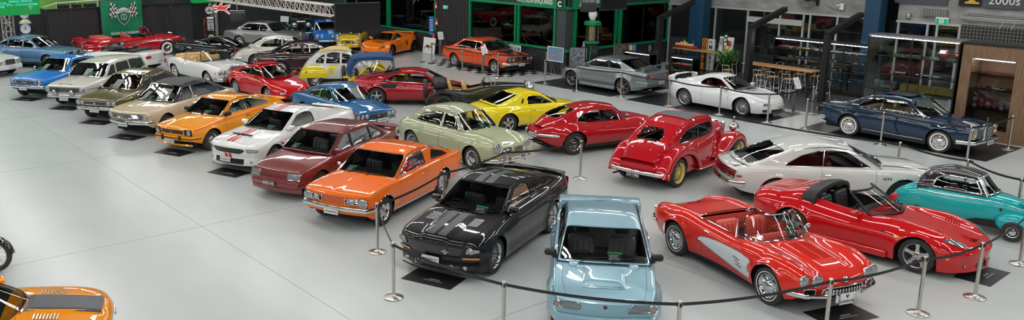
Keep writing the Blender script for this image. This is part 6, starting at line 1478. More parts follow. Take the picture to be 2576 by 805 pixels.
def mondial(pos,head):
 P=dict(wb=2.65,X0=2.28,X1=-2.30,R=.33,Ra=.385,rr=.21,tw=.22,style='spoke5',rim=SILV,hw=[(2.28,.66),(2.15,.76),(1.6,.87),(.8,.88),(0,.88),(-1.2,.90),(-2.0,.84),(-2.3,.74)],sh=[(2.28,.50),(2.18,.56),(1.7,.68),(1.1,.76),(.6,.79),(-.4,.84),(-1.0,.90),(-1.7,.93),(-2.2,.92),(-2.3,.84)],top=[(2.28,.50),(2.18,.58),(1.6,.71),(1.1,.80),(.7,.86),(-1.2,.94),(-2.2,.95),(-2.3,.84)],bot=.22,zm=.55,kb=.08,kt=.09,r=.09,m=3,bowF=.2,bowR=.1,doors=[(-.42,.92)],ci=.08,k1=.34,k2=.2,cf=.04,cm=.06,cr=.05,A0x=1.05,C0x=-1.9,bw0=.26,bw1=.12,trimm=SATIN,rwg=(.6,.04,.45),flare=.02,hood=(1.2,2.1))
 c=Car('sports_car','red wedge sports car with black side intake, tan interior and black rear buttress strips','car',P,pos,head,PR('rosso_paint',(.36,.006,.014)))
 c.build_body(opening=(-.95,.62));c.cabin((1.12,.80),(.42,1.20),[(0,1.245)],(-.40,1.22),[(-1.1,1.08),(-1.95,.95)],[(.92,.84),(.36,1.16),(-.40,1.18),(-.75,1.08),(-1.10,.92)],split=[(-.30,-.26,.06,SATIN)],frame=None,dlor=.04)
 c.interior(.62,-.95,TAN,seats=((.15,.34),),seatz=.22,sh=.55,rear=-.45,tubm=TAN)
 c.side_patch('side_intake',round_poly([(-.52,.84),(-1.22,.84),(-1.05,.66),(-.60,.66)],.03),SEAM,.003)
 lv=MB()
 for sd in(1,-1):
  for k in range(4):lv.tube([c.S(-.60-k*.0,.69+k*.04,.012,sd),c.S(-1.1-k*.02,.69+k*.04,.012,sd)],.008,4)
 c.add('intake_slats',lv,SATIN);bt=MB()
 for sd in(1,-1):bt.grid([[(x,sd*(c.Yc(x,c.zr(x) if x>-.4 else 1.2-(-.4-x)*.18)-dy),(1.235-(-.4-x)*.19)+.03) for dy in(.02,.14)] for x in[-.42-.12*k for k in range(12)]])
 c.add('buttress_trim',bt,SATIN)
 hl=MB()
 for k in range(8):hl.box(c.T(1.75+k*.03,0,.003),(.012,.8,.006))
 c.add('bonnet_louvres',hl,SATIN);c.bumper('f',.42,.14,.05,.5,.03,m=SATIN);c.bumper('r',.46,.16,.06,.5,.04,m=SATIN);c.round_lamp(.5,.72,.07,'r',lens=REDL);c.rect_lamp(.3,.6,.5,.56,AMBER)
 c.mirror(.80,kind='box',m=SATIN,y=.76,dy=.10);c.handle(-.30,.78);c.wheels();return c
def alvis(pos,head):
 wb=3.30
 P=dict(wb=wb,X0=1.85,X1=-2.45,R=.37,Ra=(.02,.42),rr=.27,tw=.17,style='wire',rim=CREAMY,hw=[(1.75,.22),(1.6,.30),(1.0,.40),(.6,.60),(.1,.70),(-.5,.76),(-1.2,.79),(-1.8,.76),(-2.2,.66),(-2.45,.50)],sh=[(1.75,.98),(1.0,1.04),(.3,1.06),(-.6,1.04),(-1.4,.98),(-2.0,.84),(-2.35,.62)],top=[(1.75,1.10),(1.0,1.14),(.3,1.14),(-.6,1.12),(-1.4,1.04),(-2.0,.86),(-2.35,.64)],bot=[(1.75,.45),(.6,.34),(.2,.30),(-1.2,.30),(-2.0,.30),(-2.35,.36)],zm=.60,kb=.06,kt=.10,r=.12,m=2,bowF=.02,bowR=.10,wD=.3,doors=[(-.66,.46)],ci=.04,k1=.10,k2=.14,cf=.06,cm=.12,cr=.14,A0x=.66,C0x=-1.9,bw0=.10,bw1=.06,rb0=.06,rb1=.04,flare=0,ct=[(-2.2,.94),(-1.6,.97),(-1.0,.99),(-.4,1)],rwg=(.70,.14,.52),rwpoly=[(-.42,.16),(.42,.16),(.64,.36),(.52,.50),(-.52,.50),(-.64,.36)],rwr=.25,trkR=-.02,trk=.0)
 c=Car('vintage_car','red thirties streamlined saloon with yellow wire wheels and grey sunroof panel','car',P,pos,head,PR('vintage_red_paint',(.46,.006,.014)))
 c.build_body(opening=(-1.3,.50));c.cabin((.62,1.05),(.46,1.45),[(0,1.50),(-.7,1.50)],(-1.30,1.40),[(-1.75,1.20),(-2.12,.95),(-2.36,.70)],[(.46,1.09),(.38,1.39),(-.5,1.44),(-1.05,1.38),(-1.42,1.20),(-1.48,1.08),(-.5,1.08)],split=[(-.50,-.48,.02,CHROME)],frame=None,dlor=.10)
 c.interior(.48,-1.3,BLK,rear=-1.0,sw=(.28,-.32),seats=((-.10,.33),))
 # sunroof
 def RS(x,y,o):return c.Troof(x,y,o)
 mb=MB();patch(mb,RS,round_poly([(.34,-.44),(.34,.44),(-.85,.47),(-.85,-.47)],.06),.006,.004,rings=(1,.8,.6,.4,.2,.001));c.add('sunroof',mb,mat('grey_fabric',(.10,.11,.12),.7))
 t=MB();t.tube([RS(x,y,.012) for x,y in round_poly([(.36,-.46),(.36,.46),(-.87,.49),(-.87,-.49)],.06)],.012,6,closed=True);c.add('sunroof_frame',t,c.col)
 # beading line from roof to tail
 b=MB()
 for sd in(1,-1):b.tube([(p[0]+.01,sd*.90*c.Yc(p[0],p[1]),p[1]+.055) for p in[Vector((-.6,1.56)),Vector((-1.25,1.47)),Vector((-1.7,1.26)),Vector((-2.08,1.0)),Vector((-2.35,.70))]],.004,5)
 c.add('beading',b,c.col)
 f=[(-.62,.34),(-.78,.62),(-1.05,.84),(-1.5,.94),(-1.95,.84),(-2.22,.58),(-2.34,.32)]
 fender(c,f,.50,.86,.12,.10,c.col)
 fender(c,[(2.08,.42),(1.98,.66),(1.75,.82),(1.45,.84),(1.1,.68),(.75,.48),(.35,.36)],.40,.80,.06,.12,c.col)
 rb=MB()
 for sd in(1,-1):rb.rbox((-.15,sd*.76,.32),(1.3,.26,.04),.015)
 c.add('running_board',rb,c.col);rb=MB()
 for sd in(1,-1):rb.rbox((-.15,sd*.885,.32),(1.25,.02,.03),.008)
 c.add('running_board_trim',rb,PR('silver_trim',(.5,.5,.5)))
 g=MB();g.rbox((1.80,0,.84),(.12,.46,.58),.06);o=c.add('grille',g,CHROME);g=MB();g.box((1.863,0,.83),(.01,.36,.46));g.build('grille_mesh',GBLACK,o)
 for sg in(1,-1):
  l_=MB();l_.ball((1.86,sg*.46,.98),.13,sc=(1.1,1,1),n=16);l_.tube([(1.8,sg*.46,.86),(1.75,sg*.46,.70)],.02,6);o=c.add('headlight',l_,CHROME)
  l2=MB();l2.lathe([(.12,0),(.08,.02),(.001,.03)],(1.95,sg*.46,.98),'x',20,flip=True);l2.build('lens',LENS,o)
  s_=MB();s_.ball((1.75,sg*.66,.92),.04,sc=(1.6,1,1),n=10);c.add('side_lamp',s_,CHROME)
 bu=MB();bu.tube(spline([(-2.30,.86,.42),(-2.48,.60,.44),(-2.52,0,.44),(-2.48,-.60,.44),(-2.30,-.86,.42)],6),.045,8,sy=1.1,sx=.5);bu.lathe([(.05,0),(.05,.05),(.001,.06)],(-2.56,.02,.44),'x',12);c.add('bumper',bu,CHROME)
 bu=MB();bu.tube(spline([(2.20,.80,.42),(2.34,.4,.44),(2.36,0,.44),(2.34,-.4,.44),(2.20,-.80,.42)],6),.045,8,sy=1.1,sx=.5);c.add('bumper',bu,CHROME)
 number_plate(c.root,(-2.47,.06,.33),PI,'CH·1986','b',tilt=0)
 ex=MB();ex.tube([(-2.2,.55,.30),(-2.55,.58,.30)],.025,8);c.add('exhaust',ex,SATIN)
 h=MB()
 for y in(.26,-.26):h.rbox(c.Rr(y,.80,.06) if False else(-2.20,y,.99),(.06,.05,.03),.01)
 c.add('boot_hinge',h,CHROME);lv=MB()
 for k in range(8):
  for sd in(1,-1):lv.box(c.S(.85+.06*k,.86,.006,sd),(.02,.012,.22))
 c.add('bonnet_louvres',lv,c.col)
 for k in range(2):pass
 hg=MB()
 for z in(.50,.95):hg.cyl(c.S(-.66,z,.01,-1),.012,.07,'z',8);hg.cyl(c.S(-.66,z,.01,1),.012,.07,'z',8)
 c.add('door_hinge',hg,CREAMY);c.handle(.34,.86)
 # front wheels stand outside the narrow body
 for i,xa in enumerate(c.ax):
  for sd in(-1,1):
   ty,ri=wheel_proto(P['R'],P['tw'],P['rr'],P['style'],P['rim'],None)
   o=bpy.data.objects.new('wheel',ty);COL.objects.link(o);o.parent=c.root;o.location=(xa,sd*.715,P['R']);o.rotation_euler=(0,0,0 if sd>0 else PI)
   r_=bpy.data.objects.new('wire_rim',ri);COL.objects.link(r_);r_.parent=o
   if i==0:
    pass
 ax=MB();ax.cyl((c.ax[0],0,.37),.04,1.3,'y',10);c.add('axle',ax,UNDER)
 return c
def bubble_car(pos,head):
 P=dict(wb=1.90,X0=1.40,X1=-1.45,R=.22,Ra=(.02,.02),rr=.11,tw=.10,style='cap',hw=[(1.4,.14),(1.3,.24),(1.0,.34),(.5,.46),(0,.54),(-.5,.54),(-1.0,.38),(-1.35,.20),(-1.45,.12)],sh=[(1.4,.42),(1.3,.56),(1.0,.70),(.5,.78),(0,.80),(-.5,.80),(-1.0,.70),(-1.35,.56),(-1.45,.48)],top=[(1.4,.44),(1.3,.62),(1.0,.76),(.5,.84),(0,.86),(-.6,.86),(-1.0,.78),(-1.35,.60),(-1.45,.50)],bot=[(1.4,.28),(1.0,.22),(-1.0,.22),(-1.45,.32)],zm=.50,kb=.16,kt=.14,r=.10,m=2,bowF=.12,bowR=.06,wD=.3,flare=0,ci=.03,k1=.22,k2=.35,cf=.04,cm=.08,cr=.06,A0x=.50,C0x=-.85,bw0=.16,bw1=.06,rb0=.04,rb1=.04,trimm=SILV,trimw=.018,rwg=(.7,.15,.8),wsg=(.93,.06,.92))
 c=Car('bubble_car','turquoise three-wheeled bubble car with black top and clear side windows','car',P,pos,head,PR('turquoise_paint',(.006,.37,.38)))
 blk=PR('aubergine_top',(.022,.016,.022))
 c.build_body(opening=(-.75,.38));c.cabin((.44,.79),(.20,1.16),[(-.15,1.20),(-.45,1.19)],(-.70,1.12),[(-.85,1.0),(-.95,.80)],[(.34,.83),(.18,1.11),(-.38,1.12),(-.55,1.04),(-.62,.84)],split=[],roofm=blk,frame=(.020,.1,SILV),dlor=.05)
 c.interior(.38,-.75,BRN,seats=((.0,0),),rear=None,seatz=.3,sh=.45,rest=False,sw=None)
 t=MB();t.rbox((-.5,0,.45),(.3,.5,.2),.05);c.add('rear_seat',t,BRN)
 c.side_strip('side_moulding',[(1.2,.60),(.5,.73),(-.9,.72)],.02,CHROME)
 for sg in(1,-1):
  f=MB();f.ball((1.02,sg*.46,.34),.30,sc=(1.25,.62,.72),n=20);c.add('wing',f,c.col)
  f=MB();f.lathe([(.001,0),(.17,.0)],(1.02,sg*.655,.25),'y',20);c.add('wheel_recess',f,PR('white_liner',(.7,.7,.7)))
  ty,ri=wheel_proto(.21,.10,.11,'cap',CHROME,None);o=bpy.data.objects.new('wheel',ty);COL.objects.link(o);o.parent=c.root;o.location=(1.02,sg*.63,.21);o.rotation_euler=(0,0,0 if sg>0 else PI);r_=bpy.data.objects.new('hubcap',ri);COL.objects.link(r_);r_.parent=o
  l_=MB();l_.lathe([(.04,-.12),(.085,-.02),(.085,.01),(.07,.015)],(1.12,sg*.22,.74),'x',20);o=c.add('headlight',l_,c.col);l_=MB();l_.lathe([(.075,.0),(.05,.02),(.001,.03)],(1.13,sg*.22,.74),'x',20,flip=True);l_.build('lens',LENS,o)
  i_=MB();i_.rbox(c.S(.72,.58,.01,sg),(.05,.02,.07),.008);c.add('side_indicator',i_,mat('maroon_lens',(.10,.01,.02),.15,0,1))
 ty,ri=wheel_proto(.21,.10,.11,'cap',CHROME,None);o=bpy.data.objects.new('wheel',ty);COL.objects.link(o);o.parent=c.root;o.location=(-1.0,0,.21)
 r_=MB();r_.tube([(.98+.0,y,.845-.6*y*y) for y in[-.1+.02*k for k in range(11)]],.008,5);c.add('bonnet_trim',r_,CHROME)
 a=MB();a.rbox((-.15,0,1.15),(.01,.01,.01),.004)
 return c
def deux_chevaux(pos,head):
 P=dict(wb=2.40,X0=1.45,X1=-1.85,R=.33,Ra=(.02,.02),rr=.2,tw=.14,style='cap',ww=None,hw=[(1.45,.28),(1.2,.40),(.8,.56),(.4,.66),(-.9,.68),(-1.5,.62),(-1.85,.50)],sh=[(1.45,.74),(1.3,.86),(.9,.93),(.5,.94),(-.8,.92),(-1.3,.84),(-1.7,.66),(-1.85,.54)],top=[(1.45,.76),(1.3,.92),(.9,1.0),(.5,1.0),(-.8,.96),(-1.3,.88),(-1.7,.70),(-1.85,.56)],bot=[(1.45,.42),(.7,.34),(-1.85,.36)],zm=.60,kb=.04,kt=.06,r=.08,m=2,bowF=.05,bowR=.06,wD=.3,flare=0,doors=[(-.12,.55),(-.80,-.13)],ci=.03,k1=.12,k2=.14,cf=.05,cm=.07,cr=.07,A0x=.55,C0x=-1.4,bw0=.10,bw1=.06,rb0=.04,rb1=.03,rwg=(.6,.1,.35),trimw=.005,trimm=DSTEEL)
 yl=PR('twocv_yellow',(.85,.68,.01));wh=PR('twocv_white',(.72,.75,.76))
 c=Car('economy_car','white and bright yellow curved economy car with rolled cream canvas roof','car',P,pos,head,wh)
 c.build_body(opening=(-1.2,.4));c.cabin((.60,.94),(.28,1.45),[(-.1,1.55),(-.6,1.52)],(-1.05,1.36),[(-1.4,1.12),(-1.65,.82),(-1.78,.62)],[(.46,.98),(.24,1.38),(-.4,1.46),(-.90,1.34),(-1.15,1.12),(-1.15,1.0)],split=[(-.12,-.10,.08),(-.78,-.72,.10)],frame=None,dlor=.10)
 c.interior(.4,-1.2,GRY,seats=((-.05,.28),),rear=-.75)
 canv=mat('cream_canvas',(.62,.46,.15),.7)
 mb=MB();patch(mb,lambda u,v,o:c.Troof(u,v,o),round_poly([(.22,-.52),(.22,.52),(-1.02,.50),(-1.02,-.50)],.05),.014,.02,rings=(1,.8,.6,.4,.2,.001));c.add('canvas_roof',mb,canv)
 fen=[(-.68,.42)]+[(-1.22+.62*math.cos(PI*k/10),.42+.52*math.sin(PI*k/10)) for k in range(1,10)]+[(-1.90,.40)]
 c_side=MB()
 for sd in(1,-1):patch(c_side,lambda u,v,o:(u,sd*(.66+o-.10*max(0,(v-.42)/.52)**2),v),round_poly([Vector(p) for p in fen],.02),.10,.16,rings=(1,.96,.85,.6,.3,.001))
 c.add('wing',c_side,MATS['twocv_yellow_trim'])
 sw_=MB()
 for sd in(1,-1):patch(sw_,lambda u,v,o:c.S(u,v,o,sd),round_poly([(-.64,.93),(-.12,.93),(-.30,.86),(-.42,.70),(-.46,.50),(-.62,.60)],.04),.004,.004)
 c.add('door_swoosh',sw_,MATS['twocv_yellow_trim'])
 tb=MB();tb.grid([[(p[0]-.004,v*(c.Yc(p[0],p[1])-.02),p[1]+.012+.07*(1-abs(v)**2.7)**(1/2.7)) for v in[-.99+.198*k for k in range(11)]] for p in spline([(-1.5,.98),(-1.65,.82),(-1.80,.60)],4)])
 c.add('boot_lid',tb,MATS['twocv_yellow_trim'])
 fender(c,[(1.75,.42),(1.66,.66),(1.42,.80),(1.12,.80),(.85,.66),(.62,.42)],.42,.74,.07,.10,yl)
 for sg in(1,-1):
  l_=MB();l_.ball((1.42,sg*.46,.92),.10,n=14);o=c.add('headlight',l_,CHROME);l_=MB();l_.lathe([(.09,0),(.05,.02),(.001,.03)],(1.49,sg*.46,.92),'x',18,flip=True);l_.build('lens',LENS,o)
 for i,xa in enumerate(c.ax):
  for sd in(-1,1):
   ty,ri=wheel_proto(P['R'],P['tw'],P['rr'],P['style'],CHROME,None);o=bpy.data.objects.new('wheel',ty);COL.objects.link(o);o.parent=c.root;o.location=(xa,sd*(.62 if i else .60),P['R']);o.rotation_euler=(0,0,0 if sd>0 else PI);r_=bpy.data.objects.new('hubcap',ri);COL.objects.link(r_);r_.parent=o
 ax=MB()
 for xa in c.ax:ax.cyl((xa,0,.33),.04,1.2,'y',10)
 c.add('axle',ax,UNDER)
 b=MB();b.tube([c.Rr(y,.44,.08) for y in[-.55+.11*k for k in range(11)]],.03,6);c.add('bumper',b,CHROME);b=MB();b.rbox((-1.88,-.60,.60),(.06,.08,.12),.02);b.rbox((-1.88,.60,.60),(.06,.08,.12),.02);c.add('tail_light',b,REDL)
 q=MB();q.cyl((-1.55,-.78,.66),.03,.03,'y',10);c.add('fuel_cap',q,BLACK)
 g=MB();g.tube([(1.50,y,.74) for y in[-.2+.04*k for k in range(11)]],.02,6);c.add('grille',g,CHROME);return c
def canopy_buggy(pos,head):
 c=type('o',(),{})();root=empty('beach_buggy',(pos[0],pos[1],0),R(head));tag(root,'yellow beach buggy with navy blue canvas canopy behind the red wedge sports car','car')
 y_=PR('buggy_yellow',(.86,.60,.01));yl=MATS['buggy_yellow_trim'];bl=mat('navy_canvas',(.008,.050,.16),.75)
 W=.66
 def A(n,mb,m,par=None):return mb.build(n,m,par or root)
 # tub: floor, two hollow side pontoons, bonnet, scuttle
 b=MB();b.box((-.1,0,.30),(2.6,1.1,.05))
 for sg in(1,-1):b.rbox((-.15,sg*(W-.13),.42),(1.75,.26,.30),.04)
 b.rbox((1.05,0,.62),(.75,.78,.34),.08);b.rbox((.68,0,.70),(.10,1.3,.36),.03);b.rbox((-1.05,0,.50),(.30,1.3,.42),.03);A('body',b,yl)
 for sg in(1,-1):
  f=MB();f.rbox((1.12,sg*.52,.64),(.80,.28,.05),.02);f.rbox((1.50,sg*.52,.52),(.05,.28,.28),.02);f.rbox((-1.10,sg*.52,.70),(.62,.28,.05),.02);A('wing',f,yl)
  l_=MB();l_.lathe([(.08,-.05),(.10,0),(.09,.01),(.08,.0)],(1.45,sg*.34,.62),'x',20);o=A('headlight',l_,CHROME);l_=MB();l_.lathe([(.08,0),(.05,.015),(.001,.02)],(1.45,sg*.34,.62),'x',18,flip=True);A('lens',l_,LENS,o)
 for xa in(1.08,-1.05):
  for sd in(1,-1):
   ty,ri=wheel_proto(.28,.15,.16,'slot5',SILV,None);o=bpy.data.objects.new('wheel',ty);COL.objects.link(o);o.parent=root;o.location=(xa,sd*.60,.28);o.rotation_euler=(0,0,0 if sd>0 else PI);r_=bpy.data.objects.new('alloy_rim',ri);COL.objects.link(r_);r_.parent=o
 sp=MB();sp.lathe([(.16,-.07),(.22,-.08),(.28,-.06),(.29,0),(.28,.06),(.22,.08),(.16,.07)],(-1.34,.12,.80),'x',28);A('spare_wheel',sp,TYRE);ch=MB();ch.cyl((-1.3,.12,.80),.16,.06,'x',20);A('spare_rim',ch,SILV)
 u=MB();u.box((0,0,.24),(2.2,.7,.12));u.cyl((1.08,0,.28),.04,1.1,'y',8);u.cyl((-1.05,0,.28),.04,1.1,'y',8);A('underbody',u,UNDER)
 # canopy
 prof=[(-1.22,.80),(-1.18,1.0),(-1.08,1.30),(-.95,1.48),(-.6,1.56),(0,1.57),(.5,1.54),(.62,1.50)]
 cp=MB();q=spline(prof,5)
 cp.grid([[(p[0],W*math.sin(a)*(1.0 if p[1]>1.3 else 1.),p[1]-(.07*(abs(math.sin(a))**5))*(1 if p[1]>1.2 else 0)) for a in[PI*(-.5+k/14) for k in range(15)]] for p in q])
 for sg in(1,-1):
  cp.grid([[(p[0],sg*W,p[1]-.07*(p[1]>1.2)) for p in q],[(p[0]+(.13 if p[0]<-.9 else 0),sg*(W+.005),p[1]-(.20 if p[1]>1.3 else .16)) for p in q]])
 A('canopy',cp,bl)
 fr=MB()
 for sg in(1,-1):
  for pth in([(-1.0,sg*W*.96,.7),(-.75,sg*.60,1.50)],[(-.35,sg*W*.96,.58),(-.45,sg*.60,1.52)],[(-.9,sg*W*.96,1.45),(-.1,sg*W*.96,.60)],[(.1,sg*W*.9,1.50),(-.35,sg*W*.96,.60)]):fr.tube(pth,.014,6)
  fr.tube([(.72,sg*.60,.86),(.60,sg*.58,1.48)],.016,6)
 fr.tube([(.60,-.58,1.48),(.60,.58,1.48)],.016,6);fr.tube([(.72,-.60,.88),(.72,.60,.88)],.016,6);A('canopy_frame',fr,CHROME)
 ws=MB();ws.grid([[(.72,-.58,.90),(.72,.58,.90)],[(.605,-.56,1.46),(.605,.56,1.46)]]);A('windscreen',ws,GLASS)
 for sg in(1,-1):seat(root,(.0,sg*.30,.34),BLK,.42,rest=False,hgt=.50)
 rs=MB();rs.rbox((-.62,0,.48),(.4,1.0,.16),.06);rs.rbox((-.84,0,.72),(.14,1.0,.42),.06);A('rear_seat',rs,BLK)
 steering_wheel(root,(.42,-.30,.92));return root
def vintage_roadster(pos,head):
 """long dark thirties sports car, hood folded into a black bag"""
 P=dict(wb=2.75,X0=1.55,X1=-1.75,R=.36,Ra=(.02,.02),rr=.26,tw=.13,style='wire',rim=SATIN,hw=[(1.55,.24),(1.0,.30),(.5,.40),(0,.52),(-.6,.58),(-1.3,.55),(-1.75,.46)],sh=[(1.55,.98),(.6,1.0),(.3,1.0),(0,.93),(-.5,.82),(-.9,.88),(-1.3,.94),(-1.75,.84)],top=[(1.55,1.06),(.6,1.10),(.35,1.09),(-1.0,.98),(-1.75,.90)],bot=.42,zm=.7,kb=.04,kt=.05,r=.05,m=2,bowF=0,bowR=.03,wD=.2,flare=0,ci=.04,A0x=.4)
 c=Car('vintage_car','dark green pre-war open tourer with tan seats and folded black hood, behind the lemon coupe','car',P,pos,head,PR('dark_green_paint',(.020,.024,.016)))
 c.build_body(opening=(-1.25,.30));c.interior(.30,-1.25,TAN,seats=((-.35,.24),),rest=False,seatw=.42,sh=.5,tubm=leather('tan_trim',(.50,.36,.12)),sw=(.05,-.22),swz=1.08,seatz=.5)
 rs=MB();rs.rbox((-1.12,0,.88),(.12,1.06,.62),.05,0,(0,-.25,0));c.add('seat_back',rs,TAN)
 bg=MB();bg.rbox((-1.50,0,1.06),(.46,1.10,.30),.12);bg.rbox((-1.52,0,1.18),(.10,1.14,.04),.015);bg.rbox((-1.36,0,1.12),(.04,1.14,.22),.015);c.add('folded_hood',bg,mat('black_canvas',(.018,.018,.02),.45))
 fender(c,[(-.72,.40),(-.90,.68),(-1.2,.84),(-1.55,.84),(-1.85,.70),(-2.0,.46)],.50,.74,.04,.05,PR('black_paint',(.006,.006,.007)))
 fender(c,[(1.80,.50),(1.68,.68),(1.40,.78),(1.12,.68),(1.0,.50)],.56,.74,.03,.03,PR('black_paint',(.006,.006,.007)))
 rb=MB()
 for sg in(1,-1):rb.rbox((-.1,sg*.60,.38),(1.3,.22,.03),.01)
 c.add('running_board',rb,SATIN)
 sp=MB();sp.lathe([(.24,-.06),(.3,-.08),(.36,-.06),(.37,0),(.36,.06),(.3,.08),(.24,.06)],(-2.02,0,.84),'x',28);c.add('spare_wheel',sp,TYRE);sp=MB();sp.cyl((-2.0,0,.84),.24,.05,'x',20);c.add('spare_rim',sp,SATIN)
 for i,xa in enumerate(c.ax):
  for sd in(-1,1):
   ty,ri=wheel_proto(P['R'],P['tw'],P['rr'],P['style'],SATIN,None);o=bpy.data.objects.new('wheel',ty);COL.objects.link(o);o.parent=c.root;o.location=(xa,sd*.66,P['R']);o.rotation_euler=(0,0,0 if sd>0 else PI);r_=bpy.data.objects.new('wire_rim',ri);COL.objects.link(r_);r_.parent=o
 ax=MB()
 for xa in c.ax:ax.cyl((xa,0,.36),.03,1.3,'y',8)
 c.add('axle',ax,UNDER)
 g=MB();g.rbox((1.60,0,.82),(.10,.50,.60),.05);o=c.add('grille',g,CHROME);g=MB();g.box((1.653,0,.80),(.01,.40,.46));g.build('grille_mesh',GBLACK,o);g=MB();g.lathe([(.03,0),(.03,.05),(.001,.06)],(1.6,0,1.12),'z',12);g.build('filler_cap',CHROME,o)
 for sg in(1,-1):
  l_=MB();l_.ball((1.72,sg*.34,.96),.12,n=16);o=c.add('headlight',l_,CHROME);l_=MB();l_.lathe([(.11,0),(.07,.02),(.001,.03)],(1.80,sg*.34,.96),'x',18,flip=True);l_.build('lens',LENS,o)
 w=MB()
 for sg in(1,-1):w.tube([(.36,sg*.42,1.02),(.22,sg*.42,1.30)],.012,6)
 w.tube([(.36,-.42,1.04),(.36,.42,1.04)],.012,6);w.tube([(.22,-.42,1.30),(.22,.42,1.30)],.012,6);c.add('windscreen_frame',w,CHROME)
 gl=MB();gl.grid([[(.355,-.41,1.05),(.355,.41,1.05)],[(.225,-.41,1.29),(.225,.41,1.29)]]);c.add('windscreen',gl,GLASS)
 s_=MB();s_.ball((.50,-.50,1.30),.055,n=12);s_.tube([(.50,-.50,1.28),(.42,-.46,1.02)],.014,6);s_.tube([(.42,-.46,1.05),(.30,-.30,.9)],.014,6);c.add('spot_lamp',s_,CHROME);hd=MB()
 for k in range(2):pass
 return c
def green_vintage(pos,head):
 P=dict(wb=2.9,X0=1.65,X1=-1.9,R=.40,Ra=(.02,.02),rr=.29,tw=.14,style='wire',rim=SATIN,hw=[(1.65,.25),(.5,.40),(0,.58),(-1.3,.60),(-1.9,.50)],sh=[(1.65,1.12),(.5,1.16),(0,1.12),(-1.9,1.08)],top=[(1.65,1.20),(.5,1.24),(-1.9,1.14)],bot=.5,zm=.8,kb=.03,kt=.03,r=.05,m=2,bowF=0,bowR=.03,wD=.2,flare=0,ci=.04,A0x=.45)
 c=Car('vintage_car','dark green vintage tourer with two large headlamps at the back wall','car',P,pos,head,PR('racing_green_paint',(.006,.045,.025)))
 c.build_body(opening=(-1.3,.30));c.interior(.3,-1.3,BRN,seats=((-.3,.26),),rest=False,sh=.55,sw=(.1,-.26),seatz=.6)
 gm=PR('racing_green_paint',(.006,.045,.025))
 fender(c,[(2.05,.50),(1.95,.76),(1.6,.90),(1.2,.82),(.9,.58),(.5,.46)],.48,.80,.04,.04,gm);fender(c,[(-.8,.46),(-1.0,.80),(-1.4,.92),(-1.8,.80),(-2.0,.50)],.56,.80,.04,.04,gm)
 for i,xa in enumerate(c.ax):
  for sd in(-1,1):
   ty,ri=wheel_proto(P['R'],P['tw'],P['rr'],P['style'],SATIN,None);o=bpy.data.objects.new('wheel',ty);COL.objects.link(o);o.parent=c.root;o.location=(xa,sd*.70,P['R']);o.rotation_euler=(0,0,0 if sd>0 else PI);r_=bpy.data.objects.new('wire_rim',ri);COL.objects.link(r_);r_.parent=o
 g=MB();g.rbox((1.70,0,.92),(.12,.56,.62),.05);o=c.add('grille',g,CHROME);g=MB();g.box((1.763,0,.88),(.01,.46,.50));g.build('grille_mesh',GBLACK,o)
 for sg in(1,-1):
  l_=MB();l_.ball((1.85,sg*.42,1.0),.15,n=16);o=c.add('headlight',l_,CHROME);l_=MB();l_.lathe([(.14,0),(.09,.02),(.001,.03)],(1.95,sg*.42,1.0),'x',20,flip=True);l_.build('lens',LENS,o)
  s_=MB();s_.ball((1.6,sg*.82,1.05),.06,n=10);s_.tube([(1.6,sg*.82,1.05),(1.6,sg*.72,.9)],.015,6);c.add('side_lamp',s_,CHROME)
 w=MB();w.rbox((.42,0,1.44),(.03,1.14,.44),.01);o=c.add('windscreen',w,GLASSD);f=MB()
 for y,z0,z1 in((.57,1.18,1.68),(-.57,1.18,1.68)):f.tube([(.42,y,z0),(.42,y,z1)],.014,6)
 for z in(1.22,1.67):f.tube([(.42,-.57,z),(.42,.57,z)],.014,6)
 for k in range(6):f.cyl((.42,-.4+.16*k,1.72),.03,.05,'x',10)
 f.build('windscreen_frame',DSTEEL,o)
 bx=MB();bx.tube([(2.1,-.7,.55),(2.15,0,.55),(2.1,.7,.55)],.03,6);c.add('bumper',bx,DSTEEL);return c
def orange_muscle(pos,head):
 c=shelby(pos,head,True,True)
 return c
